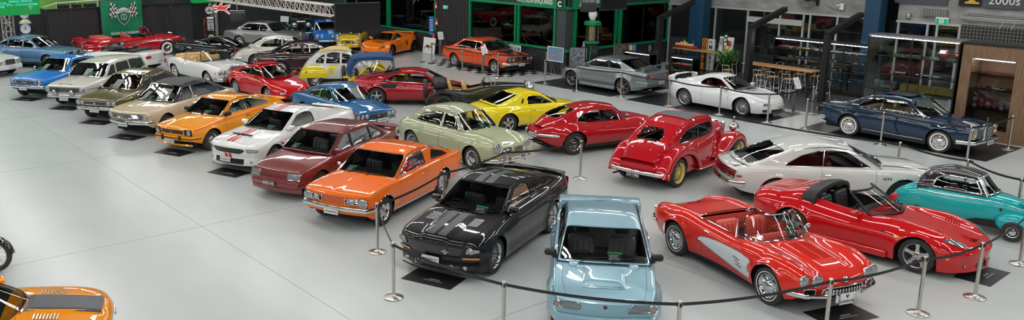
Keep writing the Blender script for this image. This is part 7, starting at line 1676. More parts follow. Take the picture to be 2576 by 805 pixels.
def motorcycle(pos,head):
 root=empty('motorcycle',(pos[0],pos[1],0),R(head));tag(root,'motorcycle with black tyre and chrome spoked front wheel at the left edge','motorcycle')
 def A(n,mb,m,par=None):return mb.build(n,m,par or root)
 Rw=.33
 for xa,nm in((.75,'front'),(-.75,'rear')):
  t=MB();t.lathe([(.25,-.04),(.29,-.055),(.325,-.035),(.332,0),(.325,.035),(.29,.055),(.25,.04)],axis='y',n=44);o=A('wheel',t,TYRE);o.location=(xa,0,Rw)
  r_=MB();r_.lathe([(.25,-.035),(.235,-.03),(.235,.03),(.25,.035)],axis='y',n=40);r_.cyl((0,0,0),.05,.10,'y',16)
  for k in range(8):
   a=2*PI*k/8;r_.tube([(math.cos(a)*.04,.02,math.sin(a)*.04),(math.cos(a)*.24,0,math.sin(a)*.24)],.009,5)
  q=A('spoked_rim',r_,SILV,o)
 f=MB()
 for sg in(1,-1):f.tube([(.75,sg*.09,.33),(.42,sg*.09,1.05)],.026,8)
 A('front_fork',f,CHROME);m=MB();fp=[(.75+.37*math.cos(a),.33+.37*math.sin(a)) for a in[PI*(.02+.72*k/12) for k in range(13)]]
 m.grid([[(x,y,z+dz) for y,dz in((-.08,-.03),(-.06,.0),(0,.015),(.06,0),(.08,-.03))] for x,z in fp]);A('mudguard',m,GBLACK)
 l_=MB();l_.ball((.60,0,.98),.11,sc=(1,1,1),n=16);o=A('headlight',l_,CHROME);l_=MB();l_.lathe([(.10,0),(.06,.02),(.001,.03)],(.66,0,.98),'x',20,flip=True);A('lens',l_,LENS,o)
 h=MB();h.tube([(.20,-.38,1.12),(.35,-.25,1.14),(.42,0,1.08),(.35,.25,1.14),(.20,.38,1.12)],.014,8);A('handlebar',h,CHROME)
 t=MB();t.ball((.12,0,.82),.26,sc=(1.25,.62,.55),n=18);A('fuel_tank',t,GBLACK);s_=MB();s_.rbox((-.45,0,.78),(.7,.26,.12),.05);A('saddle',s_,BLACK)
 e=MB();e.rbox((.05,0,.42),(.46,.32,.34),.06)
 for k in range(6):e.lathe([(.13,-.006),(.13,.006)],(.12,0,.56+k*.03),'z',14)
 A('engine',e,DSTEEL);x=MB();x.tube([(.25,-.14,.48),(.30,-.17,.25),(-.1,-.18,.22),(-.95,-.20,.30)],.035,8);A('exhaust',x,CHROME)
 fr=MB();fr.tube([(.42,0,1.0),(.1,0,.72),(-.5,0,.70),(-.75,0,.33)],.025,6);fr.tube([(.42,0,.9),(.30,0,.25),(-.4,0,.25),(-.75,0,.33)],.022,6);A('frame',fr,SATIN)
 ks=MB();ks.tube([(-.1,.12,.26),(-.2,.32,.01)],.014,6);A('side_stand',ks,SATIN)
 return root
LIGHT=27.
# ================================================================ THE HALL
UX,UY=.6088,-.7934
RZ=math.atan2(UY,UX)
def uv(u,v,z=0.):return(u*UX+v*-UY,u*UY+v*UX,z)
def E_(name,u,v,z=0.,rz=0.):return empty(name,uv(u,v,z),RZ+R(rz))
def SB(name,mb,m,smooth=38):o=mb.build(name,m,None,smooth);o.rotation_euler=(0,0,RZ);return o
def node_mat(name,base,rough,spec=.5,scale=3.,amt=.1,bump=0.,detail=4.,coat=0.,stretch=(1,1,1),rvar=0.):
 if name in MATS:return MATS[name]
 m,nt,b=_nt(name);N=nt.nodes;Lk=nt.links
 tc=N.new('ShaderNodeTexCoord');mp=N.new('ShaderNodeMapping');mp.inputs['Scale'].default_value=stretch
 Lk.new(tc.outputs['Object'],mp.inputs['Vector'])
 ns=N.new('ShaderNodeTexNoise');ns.inputs['Scale'].default_value=scale;ns.inputs['Detail'].default_value=detail;Lk.new(mp.outputs[0],ns.inputs['Vector'])
 cr=N.new('ShaderNodeValToRGB');cr.color_ramp.elements[0].position=.3;cr.color_ramp.elements[1].position=.7
 cr.color_ramp.elements[0].color=(*[c*(1-amt) for c in base],1);cr.color_ramp.elements[1].color=(*[min(1,c*(1+amt)) for c in base],1)
 Lk.new(ns.outputs['Fac'],cr.inputs[0]);Lk.new(cr.outputs[0],b.inputs['Base Color'])
 b.inputs['Roughness'].default_value=rough;b.inputs['Specular IOR Level'].default_value=spec;b.inputs['Coat Weight'].default_value=coat
 if rvar:
  mr=N.new('ShaderNodeMapRange');mr.inputs['To Min'].default_value=rough-rvar;mr.inputs['To Max'].default_value=rough+rvar
  Lk.new(ns.outputs['Fac'],mr.inputs['Value']);Lk.new(mr.outputs[0],b.inputs['Roughness'])
 if bump:
  bp=N.new('ShaderNodeBump');bp.inputs['Strength'].default_value=bump;bp.inputs['Distance'].default_value=.02
  Lk.new(ns.outputs['Fac'],bp.inputs['Height']);Lk.new(bp.outputs[0],b.inputs['Normal'])
 MATS[name]=m;return m
def floor_mat():
 m,nt,b=_nt('polished_concrete');N=nt.nodes;Lk=nt.links
 tc=N.new('ShaderNodeTexCoord')
 n1=N.new('ShaderNodeTexNoise');n1.inputs['Scale'].default_value=.35;n1.inputs['Detail'].default_value=5;Lk.new(tc.outputs['Object'],n1.inputs['Vector'])
 mp=N.new('ShaderNodeMapping');mp.inputs['Scale'].default_value=(.8,2.2,1);Lk.new(tc.outputs['Object'],mp.inputs['Vector'])
 n2=N.new('ShaderNodeTexNoise');n2.inputs['Scale'].default_value=1.1;n2.inputs['Detail'].default_value=4;n2.inputs['Roughness'].default_value=.5;Lk.new(mp.outputs[0],n2.inputs['Vector'])
 ad=N.new('ShaderNodeMath');ad.operation='ADD';Lk.new(n1.outputs['Fac'],ad.inputs[0]);Lk.new(n2.outputs['Fac'],ad.inputs[1])
 cr=N.new('ShaderNodeValToRGB');cr.color_ramp.elements[0].position=.25;cr.color_ramp.elements[1].position=.75
 cr.color_ramp.elements[0].color=(.44,.475,.47,1);cr.color_ramp.elements[1].color=(.51,.54,.53,1)
 hf=N.new('ShaderNodeMath');hf.operation='MULTIPLY';hf.inputs[1].default_value=.5;Lk.new(ad.outputs[0],hf.inputs[0]);n1.inputs['Detail'].default_value=3;n1.inputs['Scale'].default_value=.22;n2.inputs['Scale'].default_value=.7;n2.inputs['Detail'].default_value=2.5;Lk.new(hf.outputs[0],cr.inputs[0])
 Lk.new(cr.outputs[0],b.inputs['Base Color'])
 mr=N.new('ShaderNodeMapRange');mr.inputs['From Min'].default_value=.35;mr.inputs['From Max'].default_value=.65;mr.inputs['To Min'].default_value=.22;mr.inputs['To Max'].default_value=.30
 b.inputs['Roughness'].default_value=.24
 bp=N.new('ShaderNodeBump');bp.inputs['Strength'].default_value=.03;bp.inputs['Distance'].default_value=.01;b.inputs['Specular IOR Level'].default_value=.25
 return m
DARKW=node_mat('dark_cladding',(.022,.022,.024),.55,scale=6,amt=.25)
DGREYW=node_mat('dark_grey_wall',(.028,.031,.036),.6,scale=1,amt=.15)
GREENF=mat('green_frame',(.0,.22,.075),.35)
CONC=node_mat('concrete_wall',(.27,.275,.265),.8,scale=1.4,amt=.3,bump=.3,detail=8,stretch=(1,1,2.5))
ALU=mat('aluminium_frame',(.45,.48,.48),.4,.3)
BLUEC=mat('blue_column_paint',(.006,.050,.105),.5)
WOODT=node_mat('light_timber',(.48,.27,.10),.4,scale=3,amt=.18,stretch=(1,9,9))
WOODC=node_mat('walnut_panel',(.21,.125,.070),.5,scale=2.2,amt=.3,stretch=(9,9,.8),detail=8)
CARPET=node_mat('charcoal_carpet',(.020,.022,.026),.28,scale=30,amt=.2,spec=.4)
MURAL=node_mat('green_mural',(.16,.36,.06),.6,scale=.6,amt=.3)
SCRG=mat('screen_green',(.0,.15,.03),.4,emit=(.0,.30,.05),es=.55)
CYANT=mat('screen_cyan',(.1,.6,.6),.4,emit=(.10,.75,.72),es=.8)
BANG=node_mat('banner_green',(.0,.20,.09),.5,scale=.8,amt=.4)
def ribbed(name,u0,u1,v,z0,z1,axis='u',pitch=.22,m=None,d=.025,face=-1):
 """wall of vertical ribs along u (at v) or along v (at u)"""
 mb=MB();n=int(abs(u1-u0)/pitch);pts=[]
 for k in range(n):
  a=u0+(u1-u0)*k/n;b=u0+(u1-u0)*(k+1)/n;w=b-a
  pts+=[(a,0),(a+w*.08,d),(a+w*.45,d),(a+w*.53,0)]
 pts.append((u1,0));rows=[]
 for z in(z0,z1):rows.append([((p,v+face*q,z) if axis=='u' else(v+face*q,p,z)) for p,q in pts])
 mb.grid(rows);return struct(SB(name,mb,m or DARKW,20))
def boxuv(name,u0,u1,v0,v1,z0,z1,m,st=True):
 mb=MB();mb.box(((u0+u1)/2,(v0+v1)/2,(z0+z1)/2),(abs(u1-u0),abs(v1-v0),abs(z1-z0)));o=SB(name,mb,m,0)
 return struct(o) if st else o
def hall():
# floor with saw-cut joints
 mb=MB();mb.poly([(-62,-24,0),(24,-24,0),(24,46,0),(-62,46,0)]);struct(SB('floor',mb,floor_mat()))
 mb=MB()
 for k in range(10):mb.box((-55+7.5*k,8,.0008),(.008,60,.0016))
 for k in range(8):mb.box((-20,-18+6.3*k,.0008),(80,.008,.0016))
 struct(SB('trim_1',mb,mat('joint_grey',(.16,.16,.155),.7),0))
 # ceiling, outer walls
 cm=node_mat('ceiling_sheet',(.035,.036,.038),.7,scale=.5,amt=.06)
 mb=MB();n=120
 mb.grid([[(-62+86*k/n,y,9.6+.06*(k%2)) for k in range(n+1)] for y in(-24,46)]);struct(SB('ceiling',mb,cm,0))
 wl=node_mat('plain_wall',(.06,.062,.065),.7,scale=.5,amt=.08)
 mb=MB();mb.poly([(24,-24,0),(24,46,0),(24,46,9.7),(24,-24,9.7)]);struct(SB('wall_front',mb,wl,0))
 mb=MB();mb.poly([(-62,-24,0),(24,-24,0),(24,-24,9.7),(-62,-24,9.7)]);struct(SB('wall_left',mb,wl,0))
 mb=MB();mb.poly([(-62,46,0),(24,46,0),(24,46,9.7),(-62,46,9.7)]);struct(SB('wall_outer',mb,wl,0))
 # far end wall with the pale green mural above the dark partition
 mb=MB();mb.poly([(-56,-24,0),(-56,20.2,0),(-56,20.2,9.7),(-56,-24,9.7)]);struct(SB('wall_mural',mb,MURAL,0))
 boxuv('wall_back',-50.8,-50.5,20.2,29.2,0,9.6,DGREYW)
 boxuv('wall_side',-56,-50.5,20.0,20.2,0,9.6,DGREYW)
 boxuv('wall_lower',-52.6,-52.4,-24,12.2,0,2.35,DGREYW)
 # ribbed partition behind the red convertible
 ribbed('wall_partition',12.22,20.02,-48.2,0,2.42,'v',.24,face=1);boxuv('trim_2',-48.35,-48.1,12.2,20.1,2.42,2.47,SATIN)
 ribbed('wall_partition_side',-52.4,-48.2,12.25,0,2.42,'u',.24,face=-1);ribbed('wall_partition_end',-50.5,-48.2,20.05,0,2.42,'u',.24,face=1)
 # white hand rail and folded equipment above the partition
 t=E_('hand_rail',-50.2,12.8);tag(t,'pale tubular rail above the dark ribbed partition','rail');mb=MB()
 mb.tube([(0,-.3,2.42),(0,.4,2.62),(0,3.6,2.72)],.035,6);mb.tube([(0,4.9,2.50),(0,5.1,2.70),(0,6.7,2.72),(0,7.0,2.5)],.03,6)
 for y in(.4,1.5,2.6,3.6):mb.tube([(0,y,2.3),(0,y,2.68)],.025,6)
 mb.build('rail_tube',WHITE,t)
 for k,(v,w) in enumerate(((13.3,.55),(14.0,.45),(14.7,.6),(16.8,.7))):
  mb=MB();mb.rbox((0,0,2.50),(.4,w,.22),.04);mb.rbox((0,0,1.2),(.3,w*.8,2.4),.03);o=SB('flight_case',mb,SATIN);o.location=uv(-49.3,v)
  tag(o,'black equipment case standing behind the dark ribbed partition, only its top showing','case','equipment cases behind the partition')
  # office block: lower cladding, windows, pillar, fascia
 ribbed('wall_right',-50.5,-36.9,29.0,0,1.05,'u',.2);ribbed('wall_pillar',-36.9,-34.1,28.95,0,9.0,'u',.2,d=.04)
 ribbed('wall_office_front',-34.1,-27.4,29.0,0,1.12,'u',.2);ribbed('wall_office_side',29.0,36.3,-27.4,0,1.05,'v',.2,face=1)
 boxuv('wall_back_right',-50.5,-45.8,28.95,29.1,1.05,9.0,DGREYW)
 boxuv('trim_3',-45.8,-36.8,28.9,29.05,1.05,1.13,GREENF);boxuv('trim_4',-34.05,-27.35,28.88,29.05,1.10,1.19,GREENF);boxuv('trim_5',-27.45,-27.28,28.9,36.4,1.06,1.16,GREENF)
 ribbed('wall_upper',-50.5,-36.9,29.0,3.1,9.0,'u',.2);ribbed('wall_fascia_front',-34.1,-27.4,28.95,3.1,9.0,'u',.2);ribbed('wall_fascia_side',29,36.3,-27.35,3.1,9.0,'v',.2,face=1)
 boxuv('trim_6',-34.05,-27.35,28.9,29.05,2.98,3.10,GREENF);boxuv('trim_7',-27.45,-27.3,28.9,36.4,2.98,3.08,GREENF);boxuv('trim_8',-45.8,-36.8,28.9,29.05,2.98,3.1,GREENF)
 k=9
 for u in(-45.8,-41.3,-41.1,-36.85,-34.0,-30.65,-30.42,-28.05):boxuv('trim_%d'%k,u-.05,u+.05,28.88,29.05,1.1,3.0,GREENF);k+=1
 for v in(29.5,32.25,32.6,36.2):boxuv('trim_%d'%k,-27.45,-27.28,v-.05,v+.05,1.1,3.0,GREENF);k+=1
 boxuv('wall_corner_pillar',-28.0,-27.42,28.95,29.45,1.1,3.1,mat('slate_pillar',(.045,.055,.062),.4))
 w=1
 for a,b in((-45.75,-41.35),(-41.05,-36.9),(-33.95,-30.7),(-30.37,-28.1)):
  boxuv('window_%d'%w,a,b,28.97,28.985,1.12,3.0,SHOPGL);w+=1
 for a,b in((29.55,32.2),(32.65,36.15)):boxuv('window_%d'%w,-27.38,-27.365,a,b,1.12,3.0,SHOPGL);w+=1
 # office interior
 ow=node_mat('office_wall',(.10,.095,.085),.7,scale=.6,amt=.1)
 boxuv('wall_office_back',-50.5,-31.0,33.0,33.1,0,3.2,mat('office_dark',(.02,.022,.022),.6));boxuv('wall_office_inner',-31.0,-27.5,36.4,36.5,0,3.2,ow);boxuv('wall_office_divider',-31.1,-31.0,33,36.4,0,3.2,ow)
 for i,(v,z,w_,h_) in enumerate(((34.0,2.1,.8,.6),(35.2,2.2,.4,.6),(33.3,2.0,.5,.5))):
  mb=MB();mb.box((-30.95,v,z),(.03,w_,h_));o=SB('picture_frame',mb,SATIN);tag(o,'dark framed picture on the office wall behind glass','picture','pictures inside the office')
 for i,(u,v) in enumerate(((-28.6,31.2),(-28.7,33.8),(-28.6,35.4))):
  t=E_('office_desk',u,v);tag(t,'dark office desk seen through the side windows','desk','desks inside the office');mb=MB();mb.box((0,0,.73),(1.3,1.0,.04));mb.build('desk_top',SATIN,t,0)
  for sx in(-.55,.55):
   for sy in(-.42,.42):mb=MB();mb.box((sx,sy,.36),(.04,.04,.72));mb.build('leg',SATIN,t,0)
  t=E_('monitor',u,v,.75);tag(t,'black computer monitor standing on an office desk','monitor','monitors inside the office');mb=MB();mb.rbox((0,0,.30),(.04,.50,.32),.01);mb.build('screen',GBLACK,t);mb=MB();mb.cyl((0,0,.08),.02,.16,'z',8);mb.cyl((0,0,.006),.10,.012,'z',16);mb.build('stand',SATIN,t)
  # green sign boards
 t=E_('sign_board',-29.4,28.86,3.0);tag(t,'green sign board reading AUCTION ENQUIRIES above the office window','sign');mb=MB();mb.box((.62,0,.30),(2.75,.06,.62));mb.build('board',mat('sign_green',(.0,.20,.075),.4),t,0)
 lettering('AUCTION ENQUIRIES',.30,WHITE,t,(.1,-.04,.26),(PI/2,0,0),.006,sx=.80)
 c_=MB();c_.box((1.72,-.04,.22),(.38,.04,.36));c_.build('camera_bracket',SATIN,t,0)
 lettering('C',.34,WHITE,t,(1.72,-.07,.20),(PI/2,0,0),.02)
 t=E_('sign_board',-27.25,30.6,3.0,90);tag(t,'green sign board reading SERVICES on the side of the office','sign');mb=MB();mb.box((0,0,.30),(2.8,.06,.62));mb.build('board',mat('sign_green',(.0,.20,.075),.4),t,0);lettering('SERVICES',.30,WHITE,t,(-.2,-.04,.30),(PI/2,0,0),.006)
 # concrete wall and glass curtain wall on the right
 boxuv('wall_concrete',-27.3,-17.35,36.2,36.6,2.95,9.6,CONC);boxuv('wall_concrete_right',-16.3,2,36.2,36.6,2.95,9.6,CONC)
 boxuv('wall_beyond',-27.3,24,43.0,43.1,0,9,mat('beyond_dark',(.035,.035,.035),.7));boxuv('wall_showroom_end',-9.2,-9.0,36.6,43,0,9,mat('beyond_dark',(.035,.035,.035),.7))
 boxuv('wall_lower_right',-13.9,24,36.2,36.35,0,2.95,mat('behind_mesh',(.03,.028,.024),.8))
 k=30
 for u in(-27.2,-25.9,-24.6,-22.9,-21.3,-20.2,-19.9,-18.7,-17.5,-16.2,-15.1,-14.75,-13.95):boxuv('trim_%d'%k,u-.04,u+.04,36.12,36.24,0,2.95,ALU);k+=1
 boxuv('trim_%d'%k,-27.3,-17.4,36.1,36.26,2.88,2.96,ALU);k+=1
 boxuv('trim_%d'%k,-16.3,-13.9,36.1,36.26,2.86,2.95,ALU);k+=1
 boxuv('trim_%d'%k,-22.9,-20.2,36.05,36.26,2.38,2.62,mat('door_header',(.42,.45,.44),.5));k+=1
 boxuv('window_7',-27.25,-17.4,36.17,36.185,0,2.9,SHOPGL);boxuv('window_8',-16.25,-13.95,36.17,36.185,0,2.9,SHOPGL)
 boxuv('window_9',-17.5,-16.2,36.17,36.185,0,2.9,SHOPGL)
 for u,w_,nm in((-25.15,.75,'left'),(-16.95,.62,'right')):
  mb=MB();mb.rbox((0,0,4.81),(w_,.6,9.58),.02);o=SB('column',mb,BLUEC);o.location=uv(u,35.7);tag(o,'dark blue square column, %s'%('nearest the green-framed office' if nm=='left' else 'beside the glass display cabinets'),'column')
  # exit sign, conduits, posters, wall fan, camera
 t=E_('exit_sign',-14.6,36.1,3.04);tag(t,'green illuminated running man exit sign over the glass door','sign');mb=MB();mb.rbox((0,0,0),(.46,.06,.26),.01);mb.build('housing',WHITE,t);mb=MB();mb.box((0,-.035,-.02),(.42,.006,.19));mb.build('panel',mat('exit_green',(.0,.25,.10),.4,emit=(.0,.35,.14),es=.5),t,0)
 mb=MB();mb.box((0,-.042,-.02),(.16,.004,.16));mb.build('white_door_mark',WHITE,t,0)
 mb=MB();mb.ball((.005,-.046,.035),.016,n=8);mb.tube([(0,-.046,.02),(-.01,-.046,-.03),(.03,-.046,-.06),(.03,-.046,-.085)],.009,5);mb.tube([(-.01,-.046,-.03),(-.04,-.046,-.06)],.009,5);mb.tube([(-.04,-.046,.0),(0,-.046,.015),(.04,-.046,-.01)],.007,5);mb.build('running_man',mat('exit_green',(.0,.25,.10),.4),t)
 mb=MB()
 for i in range(7):mb.tube([(-13.9,36.08,3.42-i*.035),(-13.95,36.05,3.30-i*.02),(-13.6,36.05,3.26-i*.02),(-9,36.05,3.22-i*.025)] if i%2 else[(-13.85,36.1,3.44-i*.03),(-9,36.1,3.40-i*.03)],.016,6)
 o=SB('conduit_bundle',mb,mat('conduit_grey',(.42,.42,.40),.45));tag(o,'bundle of grey electrical conduits clipped along the concrete wall','conduit')
 mb=MB()
 for x in(-12.6,-12.2):mb.tube([(x+.1,36.02,3.22),(x+.08,36.02,3.08),(x,36.05,2.9)],.014,6)
 o=SB('conduit',mb,mat('conduit_grey',(.42,.42,.40),.45));tag(o,'pair of bent grey conduits dropping to the black mesh','conduit')
 mb=MB();mb.box((-14.9,36.12,3.32),(.9,.06,.30));
 for i in range(9):mb.box((-15.3+i*.1,36.08,3.32),(.05,.04,.28))
 o=SB('wall_vent',mb,mat('concrete_grille',(.22,.22,.21),.8));tag(o,'grey louvred vent grille on the concrete wall','vent')
 mb=MB();mb.rbox((-15.85,36.12,3.12),(.16,.12,.22),.03);o=SB('wall_lamp',mb,DSTEEL);tag(o,'small round grey lamp above the glazing','lamp')
 def poster(u0,u1,z0,z1,c1,lab,fn=None):
  t=E_('poster',(u0+u1)/2,36.12,(z0+z1)/2);tag(t,lab,'poster');mb=MB();mb.box((0,0,0),(u1-u0,.04,z1-z0));mb.build('board',c1,t,0)
  if fn:fn(t)
 def carshape(t,x,z,s,m):
  mb=MB();mb.poly([(x+a*s,-.025,z+b*s) for a,b in((-.5,-.1),(.5,-.1),(.5,.02),(.28,.06),(.12,.18),(-.16,.18),(-.32,.06),(-.5,.03))]);mb.build('car_picture',m,t,0)
 def yel(t):mb=MB();mb.poly([(-1.0,-.025,-.29),(-.3,-.025,-.29),(-.45,-.025,-.1),(-.85,-.025,-.1)]);mb.build('yellow_print',mat('poster_yellow',(.6,.36,.03),.5),t,0)
 poster(-16.45,-14.5,3.62,4.5,mat('poster_slate',(.06,.065,.08),.5),'dark poster with yellow shapes high on the concrete wall',yel)
 poster(-14.1,-13.35,3.64,4.5,GBLACK,'black poster showing a small yellow car',lambda t:carshape(t,.08,-.28,.5,mat('poster_yellow',(.6,.36,.03),.5)))
 poster(-13.3,-11.9,3.62,4.5,mat('poster_slate',(.06,.065,.08),.5),'dark poster reading 2000s in white numerals',lambda t:lettering('2000s',.44,WHITE,t,(.02,-.03,-.16),(PI/2,0,0),.0))
 t=E_('wall_fan',-19.9,35.7,3.55);tag(t,'large caged wall fan on the concrete wall','fan');mb=MB()
 for r_ in(.12,.22,.32,.40):mb.tube([(r_*math.cos(a),-.05*(1-r_),r_*math.sin(a)) for a in[2*PI*k_/24 for k_ in range(24)]],.006,4,closed=True)
 for k_ in range(16):a=2*PI*k_/16;mb.tube([(.05*math.cos(a),-.06,.05*math.sin(a)),(.4*math.cos(a),-.03,.4*math.sin(a))],.004,4)
 mb.build('cage',SATIN,t);mb=MB();mb.cyl((0,.1,0),.08,.2,'y',14);mb.tube([(0,.2,0),(.25,.25,-.05),(.25,.45,-.1)],.03,6);mb.rbox((.25,.45,-.1),(.12,.08,.3),.01);mb.build('motor_bracket',SATIN,t);mb=MB()
 for k_ in range(3):
  a=2*PI*k_/3;mb.poly([(0,0,0),(.35*math.cos(a),-.01,.35*math.sin(a)),(.35*math.cos(a+.9),.03,.35*math.sin(a+.9))])
 mb.build('fan_blades',DSTEEL,t)
 t=E_('security_camera',-18.55,36.1,3.32);tag(t,'white security camera box on the concrete wall','camera');mb=MB();mb.rbox((0,0,0),(.18,.1,.26),.02);mb.tube([(-.05,-.05,.06),(-.16,-.16,.04)],.035,8);mb.build('housing',WHITE,t);mb=MB();mb.tube([(-.1,0,-.1),(-.35,0,-.14),(-.6,0,0),(-.8,-.1,.1)],.008,5);mb.build('cable',SATIN,t)
 # wire mesh over dark opening on the right
 mb=MB()
 for i in range(34):mb.box((-13.9+i*.12,36.05,2.62),(.008,.008,.66))
 for i in range(6):mb.box((-11.9,36.05,2.32+i*.12),(4.1,.008,.008))
 o=SB('wire_mesh',mb,mat('mesh_grey',(.30,.30,.29),.5));tag(o,'grey wire mesh panel above the timber cabinet','mesh')
 # carpets
 def mat_(name,pts,m,lab,cat='carpet',h=.006,grp=None):
  mb=MB();mb.poly([(*p,h) for p in pts]);n=len(pts)
  for i in range(n):a,b=pts[i],pts[(i+1)%n];mb.poly([(*a,0.0005),(*b,.0005),(*b,h),(*a,h)])
  o=SB(name,mb,m,0);tag(o,lab,cat,grp);return o
 mat_('carpet',[(-25.45,26.45),(-22.7,26.5),(-22.7,31.0),(-27.0,31.0),(-27.0,28.0),(-25.45,28.0)] and[(-26.9,26.42),(-22.55,26.5),(-22.55,29.6),(-26.9,29.6)],CARPET,'dark charcoal carpet under the metallic grey coupe')
 mat_('carpet',[(-21.8,26.5),(-16.1,26.55),(-16.1,29.3),(-21.8,29.3)],CARPET,'dark charcoal carpet under the white nineties sports coupe')
 mat_('carpet',[(-14.9,27.1),(-9.3,27.1),(-9.3,29.75),(-14.9,29.75)],CARPET,'dark charcoal carpet under the navy classic coupe')
 mat_('carpet',[(-26.9,29.7),(-14.9,29.8),(-14.9,36.1),(-26.9,36.1)],mat('shop_floor',(.06,.062,.066),.35),'dark grey shop flooring beneath the tall timber tables')
 # chequered floor
 m,nt,b=_nt('chequer');tc=nt.nodes.new('ShaderNodeTexCoord');ck=nt.nodes.new('ShaderNodeTexChecker');ck.inputs['Scale'].default_value=1/.36
 ck.inputs['Color1'].default_value=(.70,.70,.68,1);ck.inputs['Color2'].default_value=(.02,.02,.022,1);mp=nt.nodes.new('ShaderNodeMapping');mp.inputs['Location'].default_value=(0,0,.2);nt.links.new(tc.outputs['Object'],mp.inputs['Vector']);nt.links.new(mp.outputs[0],ck.inputs['Vector']);nt.links.new(ck.outputs['Color'],b.inputs['Base Color']);b.inputs['Roughness'].default_value=.25
 mat_('chequered_floor',[(-35.0,26.35),(-28.7,26.2),(-28.4,28.9),(-34.9,28.9)],m,'black and white chequered vinyl floor under the orange-red sedan','floor covering')
 # lighting: rows of long suspended fittings
 lm=mat('tube_light',(1,1,1),.5,emit=(1.0,.985,.96),es=LIGHT)
 proto=None
 for j in range(8):
  for i in range(12):
   u,v=-52+6.2*i,-19+7.1*j
   if proto is None:
    proto=empty('ceiling_light',uv(u,v,8.6),RZ);mb=MB();mb.rbox((0,0,.09),(5.3,.60,.12),.03);mb.build('housing',WHITE,proto);mb=MB();mb.box((0,-.16,.015),(5.2,.15,.03));mb.box((0,.16,.015),(5.2,.15,.03));mb.build('tubes',lm,proto,0);mb=MB();mb.tube([(-1.2,0,.14),(-1.2,0,1.0)],.008,4);mb.tube([(1.2,0,.14),(1.2,0,1.0)],.008,4);mb.build('hanger',DSTEEL,proto);o=proto
    tag(proto,'long white twin tube light hanging from the hall ceiling','ceiling light','rows of tube lights under the ceiling')
   else:o=link_copy(proto);o.location=uv(u,v,8.6)
def stanchion(x,y,label,belts=(),rz=0.,h=1.04,grp=None):
 global ST_P
 if ST_P is None:
  b=MB();b.lathe([(.001,0),(.175,0),(.178,.012),(.165,.022),(.09,.034),(.045,.05),(.032,.07)],n=32);me_b=b.build('stand_base',STEEL);p=MB();p.lathe([(.031,.04),(.031,h-.09),(.037,h-.088),(.037,h-.01),(.030,h),(.001,h)],n=20);me_p=p.build('post',STEEL);c=MB();c.box((.037,0,h-.055),(.012,.028,.062));c.box((-.037,0,h-.055),(.012,.028,.062));c.box((0,.037,h-.055),(.028,.012,.062));c.box((0,-.037,h-.055),(.028,.012,.062));me_c=c.build('belt_head',SATIN)
  ST_P=(me_b.data,me_p.data,me_c.data)
  for o in(me_b,me_p,me_c):bpy.data.objects.remove(o)
 t=empty('barrier_post',(x,y,0));tag(t,label,'barrier post',grp)
 for nm,me in zip(('stand_base','post','belt_head'),ST_P):o=bpy.data.objects.new(nm,me);COL.objects.link(o);o.parent=t
 for bx,by,*rest in belts:
  sag=rest[0] if rest else .05;w=rest[1] if len(rest)>1 else .05
  mb=MB();L=Vector((bx-x,by-y,0));n=16;ln=L.length;d=L.normalized();rows=[]
  for i in range(n+1):
   q=i/n;p=d*(.04+(ln-.08)*q);z=h-.055-sag*4*q*(1-q)
   s=Vector((-d.y,d.x,0))*.0015
   rows.append([p+s+Vector((0,0,z-w/2)),p+s+Vector((0,0,z+w/2)),p-s+Vector((0,0,z+w/2)),p-s+Vector((0,0,z-w/2))])
  mb.grid(rows,closed=True);mb.build('belt',BELT,t,0)
 return t
ST_P=None
BELT=mat('belt_black',(.012,.012,.013),.6)
def info_stand(x,y,rz,label,h=1.0,two=True):
 t=empty('information_stand',(x,y,0),R(rz));tag(t,label,'sign stand')
 mb=MB();mb.rbox((0,0,.012),(.34,.42,.024),.008);mb.build('stand_base',DSTEEL,t)
 mb=MB();q=spline([(.04,0,.02),(.0,0,.35),(.02,0,.7),(.10,0,h)],6);mb.grid([[(p.x,-.07,p.z),(p.x+.012,-.07,p.z),(p.x+.012,.07,p.z),(p.x,.07,p.z)] for p in q],closed=True);mb.build('post',STEEL,t)
 mb=MB();M=Matrix.Rotation(-.9,3,'Y');mb.box((.10,0,h+.08),(.01,.30,.42),0,Matrix.Rotation(-.45,3,'Y'));o=mb.build('panel',PAPER,t,0)
 mb=MB()
 for k in range(9):zz=-.15+k*.035;p=Vector((.10,0,h+.08))+Matrix.Rotation(-.45,3,'Y')@Vector((.007,0,zz));mb.box(p,(.002,.22,.008),0,Matrix.Rotation(-.45,3,'Y'))
 mb.build('printed_lines',mat('print_grey',(.35,.37,.45),.6),o,0)
 return t
